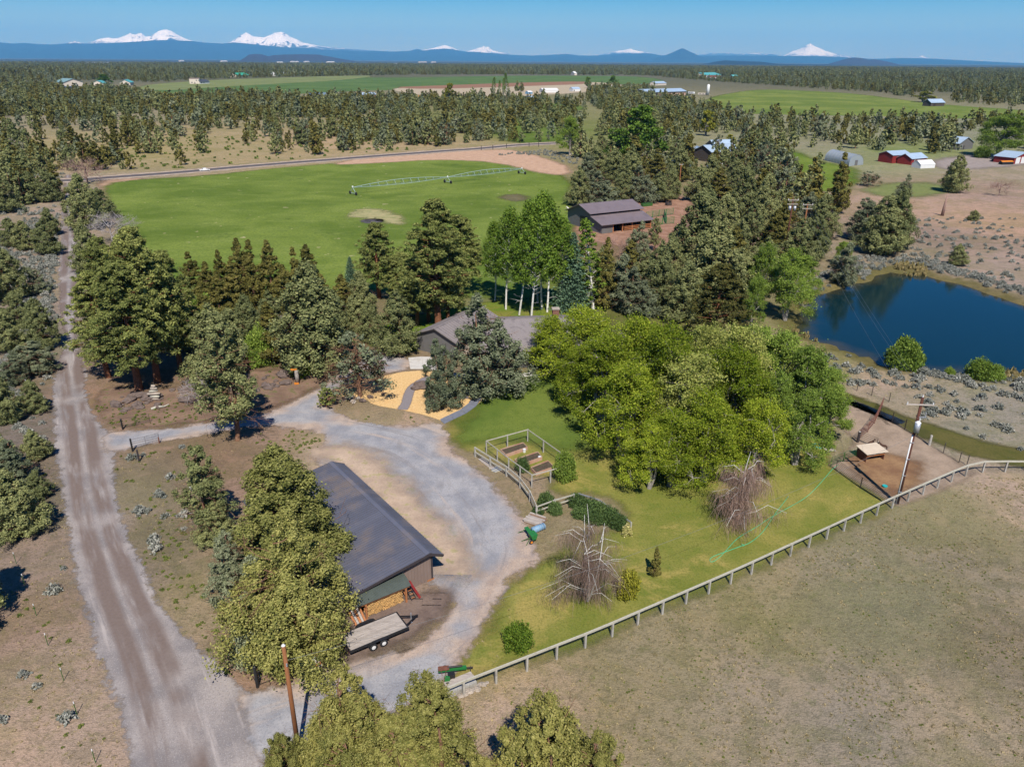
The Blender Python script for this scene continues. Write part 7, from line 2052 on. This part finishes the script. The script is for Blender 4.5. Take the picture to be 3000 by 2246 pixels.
# ---- vehicles
def pickup(name, label, p0, p1, body, lift=0.0):
    """crew-cab pickup: nose at p1"""
    f = Frame(p0, p1)
    s = f.L / 5.6
    t = local_thing(name, label, 'pickup', f(f.L / 2, .9 * s, 0))
    X = lambda v: v * s
    sec = [(0.0, .55, .98), (.02, .45, 1.02), (1.75, .45, 1.02)]
    m_ = MB(); prof_ = [(0, .5), (5.55, .5), (5.6, .75), (5.5, 1.0), (4.2, 1.12), (3.6, 1.78), (2.1, 1.82), (1.8, 1.1), (0, 1.06)]
    yw = [(.06, 1), (1.84, 1)]
    n_ = len(prof_)
    a_ = [f(X(x), X(.05 + (.14 if z > 1.2 else 0)), X(z)) for x, z in prof_]; b_ = [f(X(x), X(1.85 - (.14 if z > 1.2 else 0)), X(z)) for x, z in prof_]
    m_.add(a_ + b_, [tuple(range(n_)), tuple(range(2 * n_ - 1, n_ - 1, -1))] + [(i, i + n_, (i + 1) % n_ + n_, (i + 1) % n_) for i in range(n_)])
    build(m_, 'body', body, t)
    m_ = MB(); f.box(m_, X(.1), X(1.7), X(.2), X(1.7), X(1.05), X(1.075)); build(m_, 'bed', m_black, t)
    for y in (.055, 1.845):
        m_ = MB(); m_.add([f(X(2.15), X(y + (.1 if y < 1 else -.1)), X(1.25)), f(X(3.85), X(y + (.1 if y < 1 else -.1)), X(1.25)), f(X(3.5), X(y + (.12 if y < 1 else -.12)), X(1.7)), f(X(2.2), X(y + (.12 if y < 1 else -.12)), X(1.72))], [(0, 1, 2, 3)]); build(m_, 'side_window', m_glass, t)
    m_ = MB(); m_.add([f(X(4.14), X(.25), X(1.2)), f(X(4.14), X(1.65), X(1.2)), f(X(3.68), X(1.6), X(1.74)), f(X(3.68), X(.3), X(1.74))], [(0, 1, 2, 3)]); build(m_, 'windscreen', m_glass, t)
    for x in (1.05, 4.6):
        for y in (.1, 1.8):
            c = f(X(x), X(y), X(.4))
            w_ = build(MB().tube([c - f.y * X(.14), c + f.y * X(.14)], X(.4), 14), 'wheel', m_rubber, t); sub(MB().tube([c - f.y * X(.15), c + f.y * X(.15)], X(.22), 10), 'rim', m_metal, w_, t)
    for y in (.3, 1.6): build(MB().box(f(X(5.56), X(y), X(.85)), (X(.08), X(.35), X(.18)), f.rz), 'headlight', m_white, t)
    build(MB().beam(f(X(5.62), X(.05), X(.58)), f(X(5.62), X(1.85), X(.58)), X(.1), X(.2)), 'bumper', m_metal, t)
pickup('pickup_truck', 'white pickup parked on the paved road beside a juniper', at(613, 500), at(584, 502), m_white)
pickup('pickup_truck', 'black pickup parked in the neighbour yard by the red barn', at(2942, 471), at(2899, 470), m_black)
def rv(name, label, p0, p1, d, h, mat, cat='trailer'):
    f = Frame(p0, p1); t = local_thing(name, label, cat, f(f.L / 2, d / 2, 0)); L = f.L
    m_ = MB(); prf = [(0, .7), (L * .96, .7), (L, 1.2), (L * .97, h * .97), (L * .9, h), (.05 * L, h), (0, h * .94)]; n_ = len(prf)
    m_.add([f(x, 0, z) for x, z in prf] + [f(x, d, z) for x, z in prf], [tuple(range(n_)), tuple(range(2 * n_ - 1, n_ - 1, -1))] + [(i, i + n_, (i + 1) % n_ + n_, (i + 1) % n_) for i in range(n_)])
    build(m_, 'body', mat, t)
    for k in range(3):
        x = L * (.15 + .27 * k); m_ = MB(); f.box(m_, x, x + L * .13, -.03, .02, h * .5, h * .72); build(m_, 'window', m_glass, t)
    m_ = MB(); f.box(m_, L * .02, L * .95, -.02, -.001, h * .34, h * .39); build(m_, 'stripe', m_greywall, t)
    for x in (L * .42, L * .55):
        for y in (.12, d - .12):
            c = f(x, y, .36); build(MB().tube([c - f.y * .12, c + f.y * .12], .36, 12), 'wheel', m_rubber, t)
rv('camper_trailer', 'white camper trailer beside an orange container beyond the wood', at(1238, 288), at(1262, 287), 2.5, 3.2, m_white)
rv('camper_trailer', 'white camper trailer below the grey neighbour house', at(2078, 500), at(2120, 498), 2.5, 2.9, m_white)
rv('camper_trailer', 'white camper at the far yard with the tall tank', at(2010, 276), at(2032, 277), 2.6, 3.3, m_white)
rv('camper_trailer', 'white box trailer lined up beside the tall tank', at(2044, 279), at(2076, 280), 2.6, 3.0, m_cream)

# ---- neighbours and distant farms
def far_gable(name, label, cat, x0, x1, y0, y1, depth, wh, rh, wm, rm, across=False, **k):
    return gable(name, label, cat, at(x0, y0), at(x1, y1), depth, wh, rh, wm, rm, k.pop('over', .5), across, **k)
far_gable('neighbour_house', 'dark two-storey neighbour house with pale blue metal roof', 'house', 2082, 2160, 476, 470, 11, 4.6, 2.4, m_dkwall, m_lightroof, windows=[(2, 3.2, 1.2, 2.4), (7.5, 9, 2.4, 3.8), (11, 12, 1.2, 2.6)], doors=[(4.6, 5.8, 2.2)])
far_gable('neighbour_shed', 'small dark outbuilding with pale roof left of the neighbour house', 'shed', 2036, 2062, 458, 458, 6, 2.6, 1.6, m_dkwall, m_lightroof, True, doors=[(1, 2.4, 2.0)])
far_gable('neighbour_wing', 'rear wing with bright pale roof behind the dark neighbour house', 'house', 2092, 2150, 448, 446, 8, 3.6, 2.2, m_greywall, m_lightroof, windows=[(2, 3, 1, 2.2)])
far_gable('tarp_shed', 'pale tarpaulin shelter among the junipers by the neighbour house', 'shed', 1996, 2024, 492, 490, 6, 2.4, 1.2, m_blue, m_lightroof, True)
def hoop():
    a, b = at(2486, 487), at(2528, 483)
    f = Frame(a, b)
    back = at(2415, 470) - a
    t = local_thing('hoop_greenhouse', 'long hoop greenhouse with translucent grey film', 'greenhouse', a)
    ax_ = Vector((back.x, back.y, 0)); L = max(ax_.length, 18); ax_.normalize()
    r = f.L / 2; Hh = 4.6; nseg = 14
    ring_ = [(r - r * math.cos(math.pi * k / nseg), Hh * math.sin(math.pi * k / nseg) ** .75) for k in range(nseg + 1)]
    m_ = MB(); vs = []
    for s in range(9): vs += [f(x, 0, z) + ax_ * (L * s / 8) for x, z in ring_]
    n_ = nseg + 1
    m_.add(vs, [(s * n_ + k, s * n_ + k + 1, (s + 1) * n_ + k + 1, (s + 1) * n_ + k) for s in range(8) for k in range(nseg)])
    build(m_, 'film', m_film, t, True)
    for s in range(9): build(MB().tube([f(x, 0, z * 1.01) + ax_ * (L * s / 8) for x, z in ring_], .06, 5), 'hoop', m_metal, t)
    for s in (0, 8):
        m_ = MB(); m_.add([f(x, 0, z * .99) + ax_ * (L * s / 8 + (.05 if s == 0 else -.05)) for x, z in ring_], [tuple(range(n_))]); build(m_, 'end_wall', m_film, t)
    m_ = MB(); f.box(m_, r - .9, r + .9, -.08, .02, 0, 2.3); build(m_, 'door', m_greywall, t)
hoop()
far_gable('red_shed', 'long red barn with grey roof beside the hoop greenhouse', 'barn', 2612, 2665, 479, 476, 8, 3.6, 1.4, m_red, m_lightroof, over=.3, doors=[(3, 5, 2.4)])
far_gable('red_shed', 'smaller red barn with pale metal roof next to the white tarp', 'barn', 2668, 2712, 484, 480, 7, 2.8, 1.8, m_red, m_lightroof, over=.4, windows=[(2, 3, 1, 2)])
far_gable('white_tent', 'white tarp-covered shelter in front of the red barns', 'tent', 2696, 2738, 494, 492, 5, 1.6, 1.6, m_white, m_white, over=.1)
far_gable('grey_cottage', 'small grey gabled house in front of the weeping willow', 'house', 2806, 2848, 440, 436, 9, 3.4, 2.8, m_greywall, m_lightroof, True, windows=[(2, 3.4, 1.2, 2.4)], doors=[(4.6, 5.6, 2.1)])
far_gable('red_barn', 'red barn with white doors at the edge of the neighbour yard', 'barn', 2968, 3024, 481, 475, 9, 2.8, 2.0, m_red, m_lightroof, True, over=.4, doors=[(1.5, 5, 2.8), (6, 9.5, 2.8)], dmat=m_white)
far_gable('utility_trailer', 'black and orange machine trailer beside the black pickup', 'trailer', 2935, 2968, 483, 482, 2, 1.2, .4, m_black, m_orange, over=.05)
far_gable('stable', 'large tan board stable with pale blue-grey roof beyond the wood', 'stable', 1890, 2010, 283, 279, 22, 5.2, 3.2, m_tanwall, m_lightroof, over=1.2, doors=[(6, 9, 3.4), (20, 24, 3.6)])
far_gable('grey_roof_house', 'house with pale grey roof behind the tan stable', 'house', 1920, 1952, 251, 250, 14, 4, 3, m_cream, m_lightroof, windows=[(4, 6, 1.4, 2.8)])
far_gable('blue_roof_house', 'white house with blue-grey roof at the near edge of the green fields', 'house', 910, 988, 291, 290, 12, 4.0, 2.8, m_white, paint('blue_grey_roof', C(104, 124, 138), .06, .5, .5), over=.6, windows=[(14, 16, 1.2, 2.8), (18, 20, 1.2, 2.8), (21, 22.4, 1.2, 2.8)], doors=[(24, 25.2, 2.4)])
far_gable('red_barn', 'red barn with pale metal roof among the junipers', 'barn', 1062, 1102, 291, 290, 10, 5.0, 2.0, m_red, m_lightroof, over=.5, doors=[(3, 6, 3)], dmat=m_dkwall)
far_gable('orange_container', 'orange storage box beside the white camper', 'container', 1226, 1237, 288, 288, 5, 3.0, .3, m_orange, m_orange, over=.05)
for x0, x1, y0, wm, rm, wh, rh, d, lab in [(1590, 1636, 272, m_white, m_white, 3.6, 2.2, 14, 'long white shed among the junipers by the bare field'), (1678, 1700, 268, m_white, m_lightroof, 3.4, 2.4, 10, 'white shed near the dark round tree'),
                                            (1773, 1800, 262, m_white, m_white, 3.2, 2.0, 10, 'white-roofed shed at the edge of the far green field'), (1545, 1572, 293, m_blue, m_lightroof, 2.8, 1.4, 8, 'small blue shed between the poplars and the meadow'),
                                            (1580, 1598, 296, m_blue, m_lightroof, 2.6, 1.4, 8, 'pale blue shed beside the meadow track'), (1548, 1560, 276, m_blue, m_white, 2.6, 1.4, 7, 'tiny blue and white shed behind the blue shed')]:
    far_gable('shed', lab, 'shed', x0, x1, y0, y0 - .3, d, wh, rh, wm, rm, over=.3, doors=[(1.5, 3.2, 2.2)])
far_gable('riding_hall', 'large white riding hall with grey-teal roof, biggest of the distant white sheds', 'hall', 189, 245, 253, 252, 40, 6, 5, m_cream, paint('grey_teal_roof', C(120, 150, 150), .05, .5), True, over=1, doors=[(14, 19, 4)], dmat=m_white)
far_gable('white_shed', 'white shed with teal roof next to the round green tree', 'shed', 269, 304, 252, 252, 25, 4, 4, m_cream, m_teal, True, over=.8, doors=[(8, 12, 3)])
far_gable('white_shed', 'white shed with pale teal roof at the edge of the dry field', 'shed', 352, 382, 250, 250, 25, 4.5, 4, m_cream, m_teal, True, over=.8, doors=[(7, 11, 3)])
far_gable('dark_shed', 'long low dark blue shed in front of the white riding hall', 'shed', 192, 227, 263, 262, 10, 3, 1.2, m_dkwall, paint('navy_roof', C(66, 76, 98), .05, .5), over=.4)
far_gable('cream_farmhouse', 'tall cream farmhouse standing alone in the dry field', 'house', 556, 585, 246, 246, 16, 8.4, 1.2, m_cream, m_brownwall, over=.3, windows=[(3, 5, 1.4, 3), (11, 13, 5, 6.6), (15, 17, 5, 6.6)], doors=[(8, 9.4, 2.6)])
far_gable('farmhouse_wing', 'dark-roofed wing with white cars port beside the cream farmhouse', 'house', 586, 614, 246, 245, 14, 3.6, 3.2, m_white, paint('slate_roof', C(72, 76, 86), .05, .5), over=.8, windows=[(3, 6, 1, 2.6), (9, 12, 1, 2.6)])
far_gable('green_roof_barn', 'barn with bright green roof at the edge of the far wood', 'barn', 698, 729, 227, 226, 24, 5, 5, m_cream, m_greenroof, over=1.2, doors=[(5, 9, 3.4)])
far_gable('white_house', 'white gabled house right of the green-roofed barn', 'house', 794, 808, 223, 223, 14, 6, 4, m_white, m_white, True, over=.4, windows=[(4, 6, 2, 4)])
far_gable('pale_grey_house', 'pale grey house with dark openings near the white gabled house', 'house', 824, 846, 222, 222, 14, 5, 3.5, m_cream, m_metal, over=.5, doors=[(4, 8, 3), (12, 16, 3)])
far_gable('teal_roof_arena', 'big arena with turquoise roof in the far wood', 'arena', 2066, 2112, 228, 227, 45, 7, 6, m_cream, m_teal, over=1, doors=[(10, 16, 4)])
far_gable('brown_roof_house', 'small house with brown roof in front of the turquoise arena', 'house', 2080, 2104, 231, 231, 14, 4, 4, m_white, m_rust, over=.6, windows=[(4, 6, 1.4, 2.8)])
far_gable('teal_roof_house', 'white house with teal roof right of the turquoise arena', 'house', 2146, 2162, 230, 230, 16, 5, 4, m_white, m_teal, over=.6, doors=[(3, 5, 2.6)])
far_gable('brown_barn', 'brown board barn with pale blue roof at the edge of the irrigated field', 'barn', 2726, 2766, 312, 311, 10, 3.8, 3.2, m_dkwall, m_lightroof, over=.6, doors=[(4, 7, 2.8)])
plant('gold', 2706, 300, 266, 82, 'pale rounded willow beside the brown board barn')
q = at(2073, 280); h = rise(2073, 280, 247)
t = local_thing('storage_tank', 'tall white upright tank beside the box trailer', 'tank', q)
build(MB().tube([q + Vector((0, 0, 1)), q + Vector((0, 0, h - 1)), q + Vector((0, 0, h))], [1.9, 1.9, .5], 14), 'shell', m_white, t, True)
for k in range(4): build(MB().beam(q + Vector((1.5 * math.cos(k * 1.57), 1.5 * math.sin(k * 1.57), 0)), q + Vector((1.5 * math.cos(k * 1.57), 1.5 * math.sin(k * 1.57), 1.2)), .25), 'leg', m_metal, t)
for i, (x0, x1, y0, col) in enumerate([(257, 286, 189, m_metal), (290, 323, 189, m_metal), (294, 312, 194, m_white), (855, 866, 183, m_white), (870, 876, 183, m_white), (895, 907, 183, m_white), (961, 981, 184, m_white), (651, 667, 181.5, m_white), (814, 831, 186, m_white),
                                        (1230, 1251, 184, m_cream), (1267, 1278, 184, m_cream), (1158, 1172, 190, m_white), (1240, 1253, 200, m_tanwall), (529, 540, 180.5, m_white), (1960, 1966, 200, m_white), (1162, 1168, 176.5, m_white), (1683, 1690, 221, m_white), (1552, 1562, 205, m_cream)]):
    p = at(x0, y0); w_px = x1 - x0
    far_gable('distant_building', 'tiny pale building far out on the wooded plain', 'building', x0, x1, y0, y0, 30, 9 if y0 < 190 else 6, 5, m_cream if col is m_white else col, col, over=.5, group='tiny buildings on the plain')
